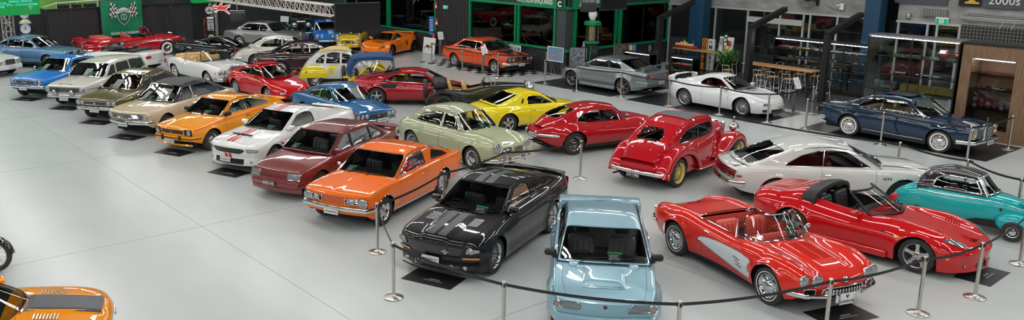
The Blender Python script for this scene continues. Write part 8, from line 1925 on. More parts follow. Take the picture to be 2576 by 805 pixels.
def shield_logo(t,w,x,z,flags=True):
 """shield with a circled S between two chequered flags, on the board at y=-.03"""
 y=-.035
 def P(pts,m,nm,yy=y):
  mb=MB();mb.poly([(x+a*w,yy,z+b*w) for a,b in pts][::-1]);return mb.build(nm,m,t,0)
 sh=[(-.27,.20),(0,.30),(.27,.20),(.26,-.02),(.18,-.22),(0,-.38),(-.18,-.22),(-.26,-.02)]
 P([(a*1.0,b) for a,b in sh],WHITE,'shield');P([(a*.90,b*.90-.012) for a,b in sh],mat('shield_green',(.0,.16,.09),.5),'shield_field',y-.004)
 P([(-.245,.07),(-.245,.185),(0,.275),(.245,.185),(.245,.07),(0,.13)],WHITE,'name_band',y-.008)
 mb=MB();mb.tube([(x+w*.11*math.cos(a),y-.01,z-.06*w+w*.11*math.sin(a)) for a in[2*PI*k/24 for k in range(24)]],w*.012,4,closed=True);mb.build('ring',WHITE,t)
 lettering('S',.20*w,WHITE,t,(x,y-.012,z-.06*w),(PI/2,0,0),.0)
 lettering('SHANNONS',.085*w,SEAM,t,(x,y-.014,z+.165*w),(PI/2,0,0),.0)
 if flags:
  wm,bm=MB(),MB()
  for sg in(1,-1):
   for i in range(6):
    for j in range(4):
     def q(a,b):
      px=sg*(.23+.058*b+.012*a);pz=.36-.075*a+.02*math.sin(b*1.6)+.035*b*(1 if b<3 else 1)-.02*a*(b>2)
      return(x+px*w,y-.002,z+pz*w)
     (wm if(i+j)%2 else bm).poly([q(i,j),q(i+1,j),q(i+1,j+1),q(i,j+1)])
  wm.build('flag_white_squares',WHITE,t,0);bm.build('flag_black_squares',SEAM,t,0)
def petrol_pump(u,v,rz,body,label,style):
 t=E_('petrol_pump',u,v,0,rz);tag(t,label,'petrol pump')
 def A(nm,mb,m,par=None,s=38):return mb.build(nm,m,par or t,s)
 if style=='clock':
  mb=MB();mb.rbox((0,0,.65),(.52,.46,1.3),.04);mb.rbox((0,0,.05),(.6,.54,.1),.02);A('body',mb,body)
  mb=MB();mb.cyl((0,-.22,1.50),.27,.14,'y',32);mb.rbox((0,0,1.45),(.56,.40,.55),.04);A('clock_case',mb,body)
  mb=MB();mb.lathe([(.001,0),(.22,0),(.24,-.01),(.25,.02)],(0,-.30,1.50),'y',32,flip=True);o=A('dial',mb,WHITE);mb=MB();mb.box((0,-.315,1.55),(.02,.006,.16));mb.cyl((0,-.31,1.50),.03,.02,'y',12);A('dial_hand',mb,SEAM,o)
  mb=MB();mb.lathe([(.30,0),(.30,.05),(.25,.12),(.14,.20),(.10,.24)],(0,0,1.75),'z',8);A('crown',mb,mat('cream_enamel',(.65,.60,.42),.4))
  mb=MB();mb.cyl((0,0,2.22),.26,.12,'y',32);A('globe',mb,body);mb=MB();mb.cyl((0,-.065,2.22),.21,.01,'y',32);A('globe_face',mb,WHITE);mb=MB();mb.rbox((0,-.075,2.21),(.30,.01,.07),.01);mb.poly([(-.12,-.08,2.27),(.12,-.08,2.27),(.06,-.08,2.37),(-.06,-.08,2.37)]);A('globe_mark',mb,AMBER)
  mb=MB();mb.tube([(.30,-.1,1.6),(.42,-.15,1.3),(.36,-.15,.8),(.30,-.1,1.1)],.02,6);A('hose',mb,SATIN)
 elif style=='black':
  mb=MB();mb.rbox((0,0,.85),(.52,.42,1.7),.06);mb.rbox((0,0,.04),(.6,.5,.08),.02);A('body',mb,GBLACK)
  mb=MB();mb.rbox((0,-.215,1.18),(.36,.02,.62),.02);o=A('dial_panel',mb,mat('panel_grey',(.42,.44,.44),.4));mb=MB();mb.box((0,-.23,1.1),(.05,.006,.16));mb.box((0,-.23,1.35),(.26,.006,.04));mb.box((0,-.23,.93),(.26,.006,.05));A('dial_marks',mb,SEAM,o,0)
  mb=MB();mb.rbox((0,-.215,1.60),(.38,.02,.12),.01);A('name_plate',mb,PAPER)
  for z,r_,nm in((.48,.19,'round_badge'),(2.02,.23,'globe')):
   mb=MB();mb.cyl((0,-.21 if z<1 else 0,z),r_,.03 if z<1 else .14,'y',28);o=A(nm,mb,WHITE);mb=MB();yy=-.235 if z<1 else-.078;mb.tube([(math.cos(a)*r_,yy,z+math.sin(a)*r_) for a in[2*PI*k/24 for k in range(24)]],.016,5,closed=True);mb.box((0,yy,z-.04),(r_*1.4,.006,.05));A('badge_lettering',mb,SEAM,o);mb=MB();mb.poly([(-.07,yy-.004,z+.03),(0,yy-.004,z+.0),(.07,yy-.004,z+.03),(.06,yy-.004,z+.10),(-.06,yy-.004,z+.10)][::-1]);A('badge_mark',mb,REDL,o,0)
  mb=MB();mb.cyl((0,0,1.78),.09,.12,'z',14);A('globe_neck',mb,GBLACK)
  rd=mat('hose_red',(.60,.05,.015),.4);mb=MB();mb.tube([(-.28,-.05,1.6),(-.34,-.1,1.2),(-.30,-.1,.6),(-.27,0,.2)],.035,8);A('hose',mb,rd);mb=MB();mb.tube([(-.27,-.1,1.35),(-.42,-.15,1.15),(-.34,-.15,.9)],.018,6);A('nozzle',mb,CHROME)
 else:
  mb=MB();mb.rbox((0,0,.75),(.42,.42,1.5),.04);mb.rbox((0,0,.04),(.56,.56,.08),.02);A('body',mb,SATIN)
  gn=mat('enamel_green',(.0,.22,.08),.35)
  mb=MB();mb.lathe([(.001,0),(.34,0),(.34,.08),(.28,.10)],(0,0,1.50),'z',24);mb.lathe([(.28,0),(.38,0),(.38,.12),(.30,.17),(.001,.19)],(0,0,2.32),'z',24);A('green_caps',mb,gn)
  mb=MB();mb.cyl((0,0,1.96),.25,.72,'z',24);A('glass_cylinder',mb,glassmat('pump_glass',(.75,.72,.6)));mb=MB();mb.cyl((0,0,1.96),.15,.7,'z',16);mb.box((-.19,-.1,1.96),(.03,.03,.7));A('measure_tube',mb,mat('aged_cream',(.55,.50,.38),.6))
  for k in range(4):mb=MB();a=PI/4+k*PI/2;mb.cyl((.27*math.cos(a),.27*math.sin(a),1.96),.012,.72,'z',6);A('rod',mb,CHROME)
  mb=MB();mb.lathe([(.10,0),(.16,.12),(.20,.24),(.17,.40),(.001,.44)],(0,0,2.52),'z',20);A('globe',mb,WHITE);mb=MB();mb.tube([(.1,-.24,.45),(.0,-.26,.5),(.05,-.26,.65)],.02,6);mb.lathe([(.07,0),(.09,.01),(.07,.02)],(-.05,-.235,.42),'y',16);A('valve',mb,gn)
  mb=MB();mb.tube([(-.30,-.2,1.55),(-.36,-.25,.9),(-.42,-.3,.02)],.02,6);mb.tube([(-.24,-.2,1.55),(-.22,-.25,.9),(-.16,-.3,.02)],.02,6);A('filler_pipe',mb,WHITE)
  mb=MB();mb.tube([(.18,-.22,1.4),(.16,-.25,.9),(.12,-.24,.4)],.025,6);A('hose',mb,gn);mb=MB();mb.rbox((-.10,-.22,1.0),(.10,.02,.55),.01);A('instruction_plate',mb,mat('panel_grey',(.42,.44,.44),.4))
 return t
def truss(name,a,b,sz,label,rz_up=False):
 """box truss between a and b (world points)"""
 A_,B_=Vector(a),Vector(b);d=(B_-A_);L=d.length;d.normalize()
 upv=Vector((0,0,1)) if abs(d.z)<.9 else Vector((1,0,0));s=d.cross(upv).normalized();w=s.cross(d).normalized()
 t=empty(name,tuple(A_));tag(t,label,'truss');C4=[s*sz/2*i+w*sz/2*j for i,j in((1,1),(-1,1),(-1,-1),(1,-1))]
 for c in C4:mb=MB();mb.tube([c,c+d*L],.028,8);mb.build('chord',TRM,t)
 n=max(2,int(L/(sz*.95)));mb=MB()
 for k in range(n):
  for q in range(4):
   c0,c1=C4[q],C4[(q+1)%4]
   if k%2:c0,c1=c1,c0
   mb.tube([c0+d*(L*k/n),c1+d*(L*(k+1)/n)],.014,5,caps=False)
   mb.tube([C4[q]+d*(L*k/n),C4[(q+1)%4]+d*(L*k/n)],.014,5,caps=False)
 o=mb.build('bracing',TRM,t);return t
TRM=mat('truss_alloy',(.62,.58,.54),.4,.35)
def stool(u,v,rz,first=[None]):
 if first[0] is None:
  t=E_('bar_stool',u,v,0,rz);mb=MB();mb.rbox((0,0,.74),(.36,.34,.03),.012);mb.build('seat',WOODT,t)
  for sx in(-1,1):
   for sy in(-1,1):mb=MB();mb.tube([(sx*.22,sy*.20,.0),(sx*.15,sy*.15,.73)],.011,6);mb.build('leg',WHITE,t)
  mb=MB();mb.tube([(-.15,-.15,.73),(-.20,-.17,.95),(-.20,.17,.95),(-.15,.15,.73)],.011,6);mb.build('backrest',WHITE,t)
  mb=MB();mb.tube([(-.195,-.18,.28),(.195,-.18,.28),(.195,.18,.28),(-.195,.18,.28)],.010,6,closed=True);mb.build('footrest',WHITE,t);first[0]=t;return t
 o=link_copy(first[0]);o.location=uv(u,v);o.rotation_euler=(0,0,RZ+R(rz));return o
def high_table(u,v,L,W_,rz,label,legm=None):
 t=E_('high_table',u,v,0,rz);tag(t,label,'table');mb=MB();mb.rbox((0,0,1.03),(L,W_,.05),.01);mb.build('table_top',WOODT,t)
 for x in(-L/2+.15,0 if L>3 else None,L/2-.15):
  if x is None:continue
  for y in(-W_/2+.08,W_/2-.08):mb=MB();mb.box((x,y,.5),(.07,.05,1.0));mb.build('leg',SATIN,t,0)
 mb=MB();mb.box((0,0,.16),(L-.3,.04,.04));mb.build('foot_rail',SATIN,t,0);return t
MCOL=[(.05,.25,.6),(.6,.02,.02),(.7,.7,.7),(.65,.45,.03),(.05,.3,.12),(.03,.03,.03),(.3,.55,.65),(.5,.25,.08)]
MINI=[]
def model_cars(u0,u1,v,z,n,group,label,k0=0,cols=None,s=.21):
 if not MINI:
  for i,c in enumerate(MCOL):
   m=mat('model_paint_%d'%i,c,.25,0,.6);mb=MB();mb.rbox((0,0,.028),(.16,.066,.032),.012);mb.rbox((-.008,0,.052),(.085,.056,.024),.01,1);
   for a in(-.05,.05):
    for b in(-.03,.03):mb.cyl((a,b,.016),.016,.012,'y',8,2)
   o=mb.build('model_car',[m,GBLACK,TYRE]);MINI.append(o.data);bpy.data.objects.remove(o)
 for k in range(n):
  cc=cols or range(8);me=MINI[cc[(k*5+k0+(k//3))%len(cc)]]
  o=bpy.data.objects.new('model_car',me);COL.objects.link(o);f=(k+.5)/n;o.location=uv(u0+(u1-u0)*f,v+.06*((k*7)%3-1),z);o.rotation_euler=(0,0,RZ+R(25+(k*37)%20));o.scale=(s/.16,)*3
  tag(o,label,'model car',group)
def furniture():
# awning frames: black post with a sloping outrigger
 for i,(u,v,lab) in enumerate(((-24.75,32.2,'black post with sloping beam, nearest the green-framed office'),(-20.05,32.0,'middle black post with sloping beam, in front of the glazed entrance'),(-16.8,31.9,'black post with sloping beam, nearest the navy classic coupe'))):
  t=E_('awning_frame',u,v);tag(t,lab,'post');mb=MB();mb.box((0,0,1.33),(.20,.24,2.66));mb.build('post',SATIN,t,0)
  mb=MB();a=math.atan2(.62,2.4);mb.box((0,1.12,2.90),(.20,2.55,.20),0,(a,0,0));mb.build('beam',SATIN,t,0);mb=MB();mb.box((0,1.12-.03,3.003),(.07,2.2,.01),0,(a,0,0));mb.build('beam_slot',SEAM,t,0)
 high_table(-24.05,34.55,3.1,.55,-4,'long timber-topped high table with a model ship on it');high_table(-19.1,32.78,3.15,.70,-2,'long timber-topped high table in front of the model car cabinets')
 g='wire bar stools around the long tables'
 for i,(u,v,rz) in enumerate(((-21.05,32.1,-90),(-19.5,31.95,-90),(-18.9,31.95,-90),(-18.2,31.9,-90),(-17.1,32.5,180),(-20.2,33.4,90),(-19.3,33.4,90),(-18.6,33.4,90),(-17.9,33.4,90),(-21.9,33.6,0))):
  o=stool(u,v,rz+180);tag(o,'white wire bar stool with timber seat at the long high table','stool',g)
  # model ship
 t=E_('model_ship',-25.0,34.6,1.055);tag(t,'cream and red model ship on the far timber table','model ship');mb=MB();mb.grid([[(x,y*w,z) for y,z in((-.01,.0),(-.09,.04),(-.10,.12),(.10,.12),(.09,.04),(.01,0))] for x,w in((-.62,.5),(-.55,1),(.45,1),(.62,.15))],closed=True);mb.build('hull',mat('ship_red',(.40,.03,.02),.4),t);mb=MB();mb.rbox((-.1,0,.17),(.95,.17,.10),.02);mb.rbox((-.15,0,.25),(.35,.12,.08),.02);mb.cyl((-.12,0,.32),.03,.12,'z',10);mb.tube([(.35,0,.2),(.35,0,.4)],.008,5);mb.build('superstructure',mat('cream_enamel2',(.68,.55,.22),.4),t)
 # statuette
 t=E_('statuette',-22.85,34.5,1.055);tag(t,'silver figure statuette standing at the end of the far timber table','ornament');mb=MB();mb.cyl((0,0,.02),.16,.04,'z',16);mb.lathe([(.12,.04),(.08,.15),(.13,.35),(.09,.48),(.13,.56),(.05,.66)],(0,0,0),'z',14);mb.build('figure',DSTEEL,t);mb=MB();mb.ball((0,0,.74),.10,n=12);mb.build('head',SILV,t)
 # leaning sign boards
 t=E_('upright_sign',-23.98,35.1,0,-4);tag(t,'upright sign with letters obil down a white board and a red winged horse','sign');mb=MB();mb.rbox((0,0,.78),(.34,.10,1.52),.01);mb.build('board',mat('sign_white',(.68,.70,.70),.4),t)
 for k,(ch,m_) in enumerate((('M',mat('sign_blue',(.02,.05,.25),.4)),('o',mat('sign_red',(.6,.03,.02),.4)),('b',mat('sign_blue',(.02,.05,.25),.4)),('i',mat('sign_blue',(.02,.05,.25),.4)),('l',mat('sign_blue',(.02,.05,.25),.4)))):lettering(ch,.27,m_,t,(0,-.056,1.16-k*.23),(PI/2,0,0),.012)
 horse(t,.20,(0,-.06,1.40),mat('sign_red',(.6,.03,.02),.4))
 t=E_('upright_sign',-24.36,35.15,0,-4);tag(t,'tall orange sign board with dark letters beside the white upright sign','sign');mb=MB();mb.rbox((0,0,.78),(.30,.10,1.52),.01);mb.build('board',mat('sign_orange',(.60,.26,.02),.4),t);mb=MB();mb.tube([(.09*math.cos(a),-.06,1.40+.07*math.sin(a)) for a in[2*PI*k/16 for k in range(16)]],.02,5,closed=True);mb.build('ring_mark',mat('letter_brown',(.08,.03,.02),.5),t)
 for k,ch in enumerate(('G','A','Z')):lettering(ch,.28,mat('letter_brown',(.08,.03,.02),.5),t,(0,-.056,1.14-k*.32),(PI/2,0,0),.012)
 t=E_('framed_picture',-23.4,35.35,0,-6);tag(t,'white framed print with chequered pattern and colourful figures on an easel','picture');mb=MB();mb.box((0,0,1.10),(.78,.05,1.15),0,(-.12,0,0));mb.build('frame',WHITE,t,0);mb=MB();mb2=MB()
 for i in range(6):
  for j in range(5):(mb if(i+j)%2 else mb2).box((-.26+i*.06,-.075+.0,1.58-j*.06),(.06,.01,.06),0,(-.12,0,0))
 mb.build('dark_squares',SEAM,t,0);mb2.build('light_squares',PAPER,t,0)
 for c,x,z,w,h in(((.03,.15,.35),-.05,.80,.6,.34),((.5,.05,.03),.22,1.40,.2,.25),((.5,.35,.15),.02,1.15,.3,.25)):mb=MB();mb.rbox((x,-.035-(z-1.1)*.12,z),(w,.02,h),.01,0,(-.12,0,0));mb.build('print_patch',mat('print_%d'%int(c[0]*100),c,.5),t)
 mb=MB();mb.tube([(-.3,.02,.5),(-.42,-.1,0)],.02,6);mb.tube([(.3,.02,.5),(.42,-.1,0)],.02,6);mb.tube([(0,.1,1.2),(0,.5,0)],.02,6);mb.box((0,-.03,.50),(.8,.08,.04));mb.build('easel',WOODT,t)
 # potted plant
 t=E_('potted_plant',-22.0,33.4);tag(t,'bushy green strap-leaved plant behind the white nineties sports coupe','plant');mb=MB();mb.lathe([(.001,0),(.20,0),(.27,.45),(.25,.45),(.24,.40),(.001,.40)],n=20);mb.build('pot',SATIN,t)
 rnd=random.Random(3);mb=MB()
 for k in range(150):
  a=rnd.uniform(0,2*PI);r_=rnd.uniform(.4,.95);h=rnd.uniform(.5,1.05);c_,s_=math.cos(a),math.sin(a);w=rnd.uniform(.018,.035);rows=[]
  for i in range(5):
   q=i/4;rr=r_*q;zz=.42+h*math.sin(q*PI*rnd.uniform(.62,.7))*.95;ww=w*(1-(2*q-.8)**2*.6) if i<4 else .003
   rows.append([(c_*rr-s_*ww,s_*rr+c_*ww,zz),(c_*rr+s_*ww,s_*rr-c_*ww,zz)])
  mb.grid(rows)
 mb.build('leaves',node_mat('leaf_green',(.045,.17,.03),.45,scale=5,amt=.5),t);mb=MB();mb.lathe([(.001,0),(.07,.04),(.09,.12),(.04,.2),(.001,.22)],(.05,-.1,1.35),'z',8);mb.build('yellow_flower',mat('flower_yellow',(.75,.5,.02),.5),t)
 # glass display cases
 def glass_case(name,u0,u1,v0,v1,h,shelves,label,nsplit=3,top=SATIN):
  t=E_(name,u0,v0);tag(t,label,'display case');L,D=u1-u0,v1-v0
  mb=MB();mb.box((L/2,D/2,.06),(L,D,.12));mb.build('plinth',SATIN,t,0);mb=MB();mb.box((L/2,D/2,h),(L+.04,D+.04,.05));mb.build('top_panel',top,t,0)
  for i in range(nsplit+1):
   for y in(0,D):mb=MB();mb.box((L*i/nsplit,y,h/2),(.035,.035,h));mb.build('upright',SATIN,t,0)
  for z in shelves:mb=MB();mb.box((L/2,D/2,z-.01),(L-.04,D-.04,.014));mb.build('shelf',glassmat('shelf_glass',(.75,.8,.8)),t,0);mb=MB();mb.box((L/2,-.012,z-.015),(L,.02,.03));mb.build('shelf_rail',SATIN,t,0)
  for y in(0,):mb=MB();mb.box((L/2,y,h/2),(L,.006,h-.1));mb.build('glass_front',SHOPGL,t,0)
  for x in(0,L):mb=MB();mb.box((x,D/2,h/2),(.006,D,h-.1));mb.build('glass_side',SHOPGL,t,0)
  mb=MB();mb.box((L/2,.05,h-.04),(L-.1,.03,.02));mb.build('light_strip',mat('led_strip',(1,1,1),.5,emit=(1,.98,.94),es=50),t,0)
  return t
 glass_case('display_case',-20.2,-16.2,34.0,34.6,2.05,(.55,.95,1.3,1.65),'long glass display case of model cars behind the timber table',4)
 mb=MB()
 ml='small model car on a glass shelf of the long display case'
 gm='model cars in the long display case'
 model_cars(-20.0,-18.9,34.2,1.655,18,gm,ml,0,[1,1,7]);model_cars(-18.9,-17.9,34.2,1.655,10,gm,ml,1,[2,3,5]);model_cars(-17.8,-16.3,34.2,1.655,14,gm,ml,2,[0,6,2,3]);model_cars(-19.6,-16.4,34.2,1.305,24,gm,ml,3);model_cars(-19.8,-16.4,34.2,.955,20,gm,ml,4);model_cars(-17.4,-16.4,34.2,.555,10,gm,ml,5,[0,6])
 model_cars(-17.6,-16.5,34.35,.60,9,gm,ml,0,[0]);model_cars(-17.6,-16.5,34.1,.56,9,gm,ml,0,[0])
 for k in range(18):
  mb=MB();mb.box((0,0,.03),(.10,.004,.06));o=SB('price_card',mb,PAPER,0);o.location=uv(-20+(k*.83)%3.6,34.03,(.95,1.3,1.65)[k%3]+.0);tag(o,'tiny white price card on the edge of a glass shelf','card','price cards in the long display case')
  # tall glass cabinet with helmet
 glass_case('display_cabinet',-14.35,-11.5,30.0,30.8,2.95,(.6,1.15,1.70,2.32),'tall wide glass display cabinet behind the navy classic coupe',2,DSTEEL)
 t=E_('racing_helmet',-12.1,30.4,2.33);tag(t,'red, white and blue racing helmet on the top cabinet shelf','helmet');mb=MB();mb.ball((0,0,.15),.16,sc=(1.15,.95,1),n=20);mb.rbox((-.08,0,.05),(.12,.16,.08),.04);mb.build('shell',mat('helmet_red',(.35,.01,.02),.15,0,1),t);mb=MB();mb.lathe([(.10,.10),(.13,.06),(.164,0)],(0,0,.19),'z',20);mb.build('crown_stripe',WHITE,t);mb=MB();mb.rbox((-.10,-.07,.15),(.15,.14,.08),.03);mb.build('visor',GBLACK,t)
 mb=MB();mb.ball((0,0,.12),.13,n=14);o=SB('racing_helmet',mb,mat('helmet_red',(.35,.01,.02),.15,0,1));o.location=uv(-11.7,30.5,2.33);tag(o,'plain dark red helmet at the right end of the top cabinet shelf','helmet')
 for k in range(3):mb=MB();mb.box((0,0,.11),(.56,.25,.22));o=SB('timber_box',mb,mat('box_timber',(.62,.40,.10),.6),0);o.location=uv(-13.0+k*.58,30.4,1.16);tag(o,'long pale timber box, %s of three in the glass cabinet'%('leftmost','middle','rightmost')[k],'box')
 t=E_('boxed_models',-13.8,30.35,1.16);tag(t,'stack of pale blue boxed models in the glass cabinet','boxes')
 for i in range(4):
  for j in range(2):mb=MB();mb.rbox((-.27+i*.18,0,.07+j*.13),(.16,.12,.11),.008,0);o=mb.build('model_box',mat('box_blue',(.25,.40,.45),.5) if(i+j)%3 else mat('box_red',(.45,.15,.15),.5),t)
  # timber cabinet with glazed opening
 t=E_('timber_cabinet',-11.4,30.0);tag(t,'tall walnut timber cabinet with a square glazed opening','cabinet');L=2.2;H=2.93
 mb=MB();mb.box((.15,.4,H/2),(.30,.8,H));mb.box((1.86,.4,H/2),(.68,.8,H));mb.box((.91,.4,.17),(1.23,.8,.34));mb.box((.91,.4,2.72),(1.23,.8,.42));mb.box((.91,.78,1.4),(1.23,.04,2.3));mb.build('carcass',WOODC,t,0)
 for z in(.95,1.55,2.05):mb=MB();mb.box((.91,.4,z),(1.2,.7,.012));mb.build('shelf',glassmat('shelf_glass',(.75,.8,.8)),t,0)
 mb=MB();mb.box((.91,.04,1.42),(1.2,.008,2.16));mb.build('glass_front',SHOPGL,t,0);mb=MB();mb.box((1.1,.4,H+.03),(2.3,.9,.06));mb.build('top_panel',SATIN,t,0)
 mb=MB();mb.box((.9,.1,2.48),(1.1,.03,.02));mb.build('light_strip',mat('led_strip',(1,1,1),.5),t,0)
 for k in range(16):mb=MB();mb.rbox((0,0,.05),(.11,.1,.10),.006);o=SB('boxed_model',mb,mat('box_dred',(.35,.02,.03),.5) if k%4 else mat('box_grey',(.4,.4,.4),.5),20);o.location=uv(-10.95+(k%6)*.19,30.3,.965+(k//6)*.105);tag(o,'small red boxed model stacked inside the timber cabinet','box','boxed models in the timber cabinet')
 model_cars(-10.9,-9.9,30.3,.355,6,'model cars in the timber cabinet','red model car on a lower level of the timber cabinet',0,[1,5]);model_cars(-10.9,-9.8,30.3,1.56,6,'model cars in the timber cabinet','red model car on a lower level of the timber cabinet',0,[1,2,5])
 # low display cases near the grey coupe and by the far table
 glass_case('counter_case',-25.6,-24.2,30.9,31.4,1.15,(.6,.85),'black glass counter case with leaflets beyond the metallic grey coupe',2)
 t=E_('leaflet_rack',-25.3,31.1,1.18);tag(t,'yellow and blue leaflets standing on the counter case','leaflets');mb=MB();mb.box((-.1,0,.12),(.16,.04,.22));mb.build('leaflet',mat('leaflet_yellow',(.7,.45,.05),.5),t,0);mb=MB();mb.box((.09,0,.15),(.16,.04,.28));mb.build('leaflet',mat('leaflet_blue',(.05,.2,.5),.5),t,0)
 t=E_('water_jar',-24.35,31.1,1.18);tag(t,'clear jar at the end of the counter case','jar');mb=MB();mb.lathe([(.001,0),(.12,0),(.13,.25),(.08,.32),(.08,.38)],n=16);mb.build('jar_body',SHOPGL,t)
 t=E_('paper_stack',-24.9,31.15,.86);tag(t,'white papers and discs inside the counter case','papers');mb=MB();mb.box((0,0,.08),(.3,.05,.16));mb.cyl((.3,0,.1),.1,.02,'y',20);mb.build('sheet',PAPER,t)
 glass_case('counter_case',-23.6,-22.45,31.6,32.1,1.08,(.45,.72),'glass counter case full of red and white models behind the white sports coupe',2)
 model_cars(-23.5,-22.55,31.85,.725,16,'model cars in the counter case','red, white or blue model car inside the glass counter case',0,[1,2,2,0]);model_cars(-23.5,-22.55,31.75,.455,14,'model cars in the counter case','red, white or blue model car inside the glass counter case',0,[2,1,2,5])
 # posters in stands by the office corner
 def board_stand(name,u,v,w,h,z,rz,label,m,fr=WHITE,fn=None):
  t=E_(name,u,v,0,rz);tag(t,label,'poster stand');mb=MB();mb.box((0,0,z+h/2),(w,.02,h));mb.build('print',m,t,0);mb=MB()
  for a,b in(((-w/2,z),(w/2,z)),((w/2,z),(w/2,z+h)),((w/2,z+h),(-w/2,z+h)),((-w/2,z+h),(-w/2,z))):mb.tube([(a[0],-.012,a[1]),(b[0],-.012,b[1])],.02,4)
  mb.build('frame',fr,t,0);mb=MB()
  for x in(-w*.35,w*.35):mb.tube([(x,.02,z),(x,.15,0)],.015,6);mb.tube([(x,.02,z+h*.6),(x,.35,0)],.012,6)
  mb.build('stand',DSTEEL,t)
  if fn:fn(t)
 bp=mat('poster_bluesky',(.16,.24,.38),.4)
 board_stand('poster_stand',-27.2,28.15,.95,.62,.75,0,'blue landscape poster in a white frame at the office corner',bp,fn=lambda t:[lettering('PARK',.14,mat('poster_orange',(.7,.25,.03),.4),t,(-.1,-.02,.98),(PI/2,0,0),.004)])
 m2=node_mat('photo_collage',(.18,.20,.22),.4,scale=9,amt=.9)
 board_stand('poster_stand',-27.0,29.35,.75,.85,.45,30,'noticeboard of small photographs left of the glass-cylinder bowser',m2,SATIN)
 board_stand('poster_stand',-26.3,31.6,.95,.6,.75,75,'dark poster with pale cars on the side wall of the office',node_mat('poster_greybrown',(.10,.085,.075),.4,scale=7,amt=.8),DSTEEL)
 board_stand('poster_stand',-30.3,28.6,.8,.30,.82,0,'white framed notice behind the orange-red sedan',mat('notice_pale',(.5,.52,.56),.4),fn=lambda t:[MBbox(t,(-.25,-.02,.97),(.14,.01,.10),mat('notice_blue',(.08,.12,.3),.5)),MBbox(t,(.02,-.02,.97),(.08,.01,.06),mat('notice_blue',(.08,.12,.3),.5)),MBbox(t,(.27,-.02,.97),(.14,.01,.10),mat('notice_blue',(.08,.12,.3),.5))])
 t=E_('framed_picture',-37.0,28.62,0);tag(t,'white framed picture of a motor scooter leaning on the black wall','picture');mb=MB();mb.box((0,0,.44),(1.02,.04,.86),0,(-.12,0,0));mb.build('frame',WHITE,t,0)
 mb=MB();mb.tube([(.18*math.cos(a)-.18,-.03,.26+.13*math.sin(a)) for a in[2*PI*k/14 for k in range(14)]],.025,5,closed=True);mb.rbox((.0,-.05,.42),(.40,.02,.12),.02);mb.build('motorbike_print',SEAM,t);mb=MB();mb.rbox((.12,-.065,.44),(.16,.01,.10),.02);mb.build('yellow_print',mat('poster_yellow',(.6,.36,.03),.5),t)
 # signs on the black pillar
 for(u,z,w,h,m_,lab,nm) in((-36.7,2.6,.16,.36,mat('sign_red2',(.55,.02,.02),.5),'small red fire equipment sign on the black pillar','red'),(-35.9,2.55,.42,.20,mat('exit_green',(.0,.25,.10),.4),'small green and white safety sign on the black pillar','green'),(-36.65,1.72,.22,.34,mat('sign_red2',(.55,.02,.02),.5),'small red and white extinguisher sign above the extinguisher','ext'),(-37.1,1.48,.42,1.0,mat('sign_blue3',(.02,.13,.42),.5),'tall blue notice in the office window','blue')):
  t=E_('wall_sign',u,28.85,z);tag(t,lab,'sign');mb=MB();mb.box((0,0,0),(w,.015,h));mb.build('board',m_,t,0);mb=MB()
  if nm=='blue':
   for k in range(5):mb.box((0,-.01,.3-k*.13),(.26-.04*(k%2),.004,.04))
  elif nm=='green':mb.box((-.15,-.01,0),(.04,.004,.16));mb.box((-.04,-.01,0),(.10,.004,.16));mb.box((.12,-.01,.02),(.06,.004,.1))
  else:mb.box((0,-.01,-h*.18),(w*.7,.004,h*.35))
  mb.build('sign_marks',WHITE,t,0)
 t=E_('fire_extinguisher',-36.75,28.75,.55);tag(t,'red fire extinguisher on the black pillar','fire extinguisher');mb=MB();mb.lathe([(.001,0),(.085,0),(.09,.03),(.09,.48),(.05,.56),(.02,.60)],n=18);mb.build('cylinder',mat('ext_red',(.55,.015,.015),.3),t);mb=MB();mb.box((0,0,.64),(.06,.12,.06));mb.tube([(.03,0,.62),(.12,-.03,.4),(.09,-.03,.15)],.012,6);mb.build('valve_hose',SATIN,t);mb=MB();mb.lathe([(.092,.2),(.092,.34)],n=18);mb.build('white_band',WHITE,t)
 # banner with shield
 t=E_('banner',-47.95,15.95,0,90);tag(t,'green banner with white shield emblem and chequered flags behind the red convertible','banner');mb=MB();mb.box((0,0,1.75),(2.25,.05,2.10));mb.build('panel',BANG,t,0);mb=MB()
 for a,b in(((-1.125,.70),(1.125,.70)),((1.125,.7),(1.125,2.8)),((1.125,2.8),(-1.125,2.8)),((-1.125,2.8),(-1.125,.7))):mb.tube([(a[0],0,a[1]),(b[0],0,b[1])],.03,4)
 for x in(-1.0,1.0):mb.tube([(x,.0,.7),(x,.0,0)],.03,6);mb.box((x,0,.01),(.08,.6,.02))
 mb.build('frame',SATIN,t,0);shield_logo(t,1.45,.1,1.98);lettering('SHARE THE PASSION',.165,WHITE,t,(.1,-.04,1.02),(PI/2,0,0),.006)
 # hanging green screen at far left
 t=E_('hanging_screen',-45.8,9.2,0,90);tag(t,'green hanging screen with cyan auction text at the top left corner','screen');mb=MB();mb.box((0,0,3.25),(4.1,.08,1.6));mb.build('screen_panel',SCRG,t,0)
 lettering('AUCTION -',.17,CYANT,t,(.23,-.05,3.03),(PI/2,0,0));lettering('ONLINE',.17,CYANT,t,(.16,-.05,2.87),(PI/2,0,0));lettering('SPRING VEHICLE',.145,CYANT,t,(1.2,-.05,3.10),(PI/2,0,0));lettering('8TH - 15TH NOVEMBER',.135,CYANT,t,(1.27,-.05,2.94),(PI/2,0,0));mb=MB();mb.tube([(-1.8,0,4.0),(-1.8,0,9.6)],.03,6);mb.tube([(1.8,0,4.0),(1.8,0,9.6)],.03,6);mb.build('hanger',SATIN,t)
 shield_logo(t,.42,1.62,2.76)
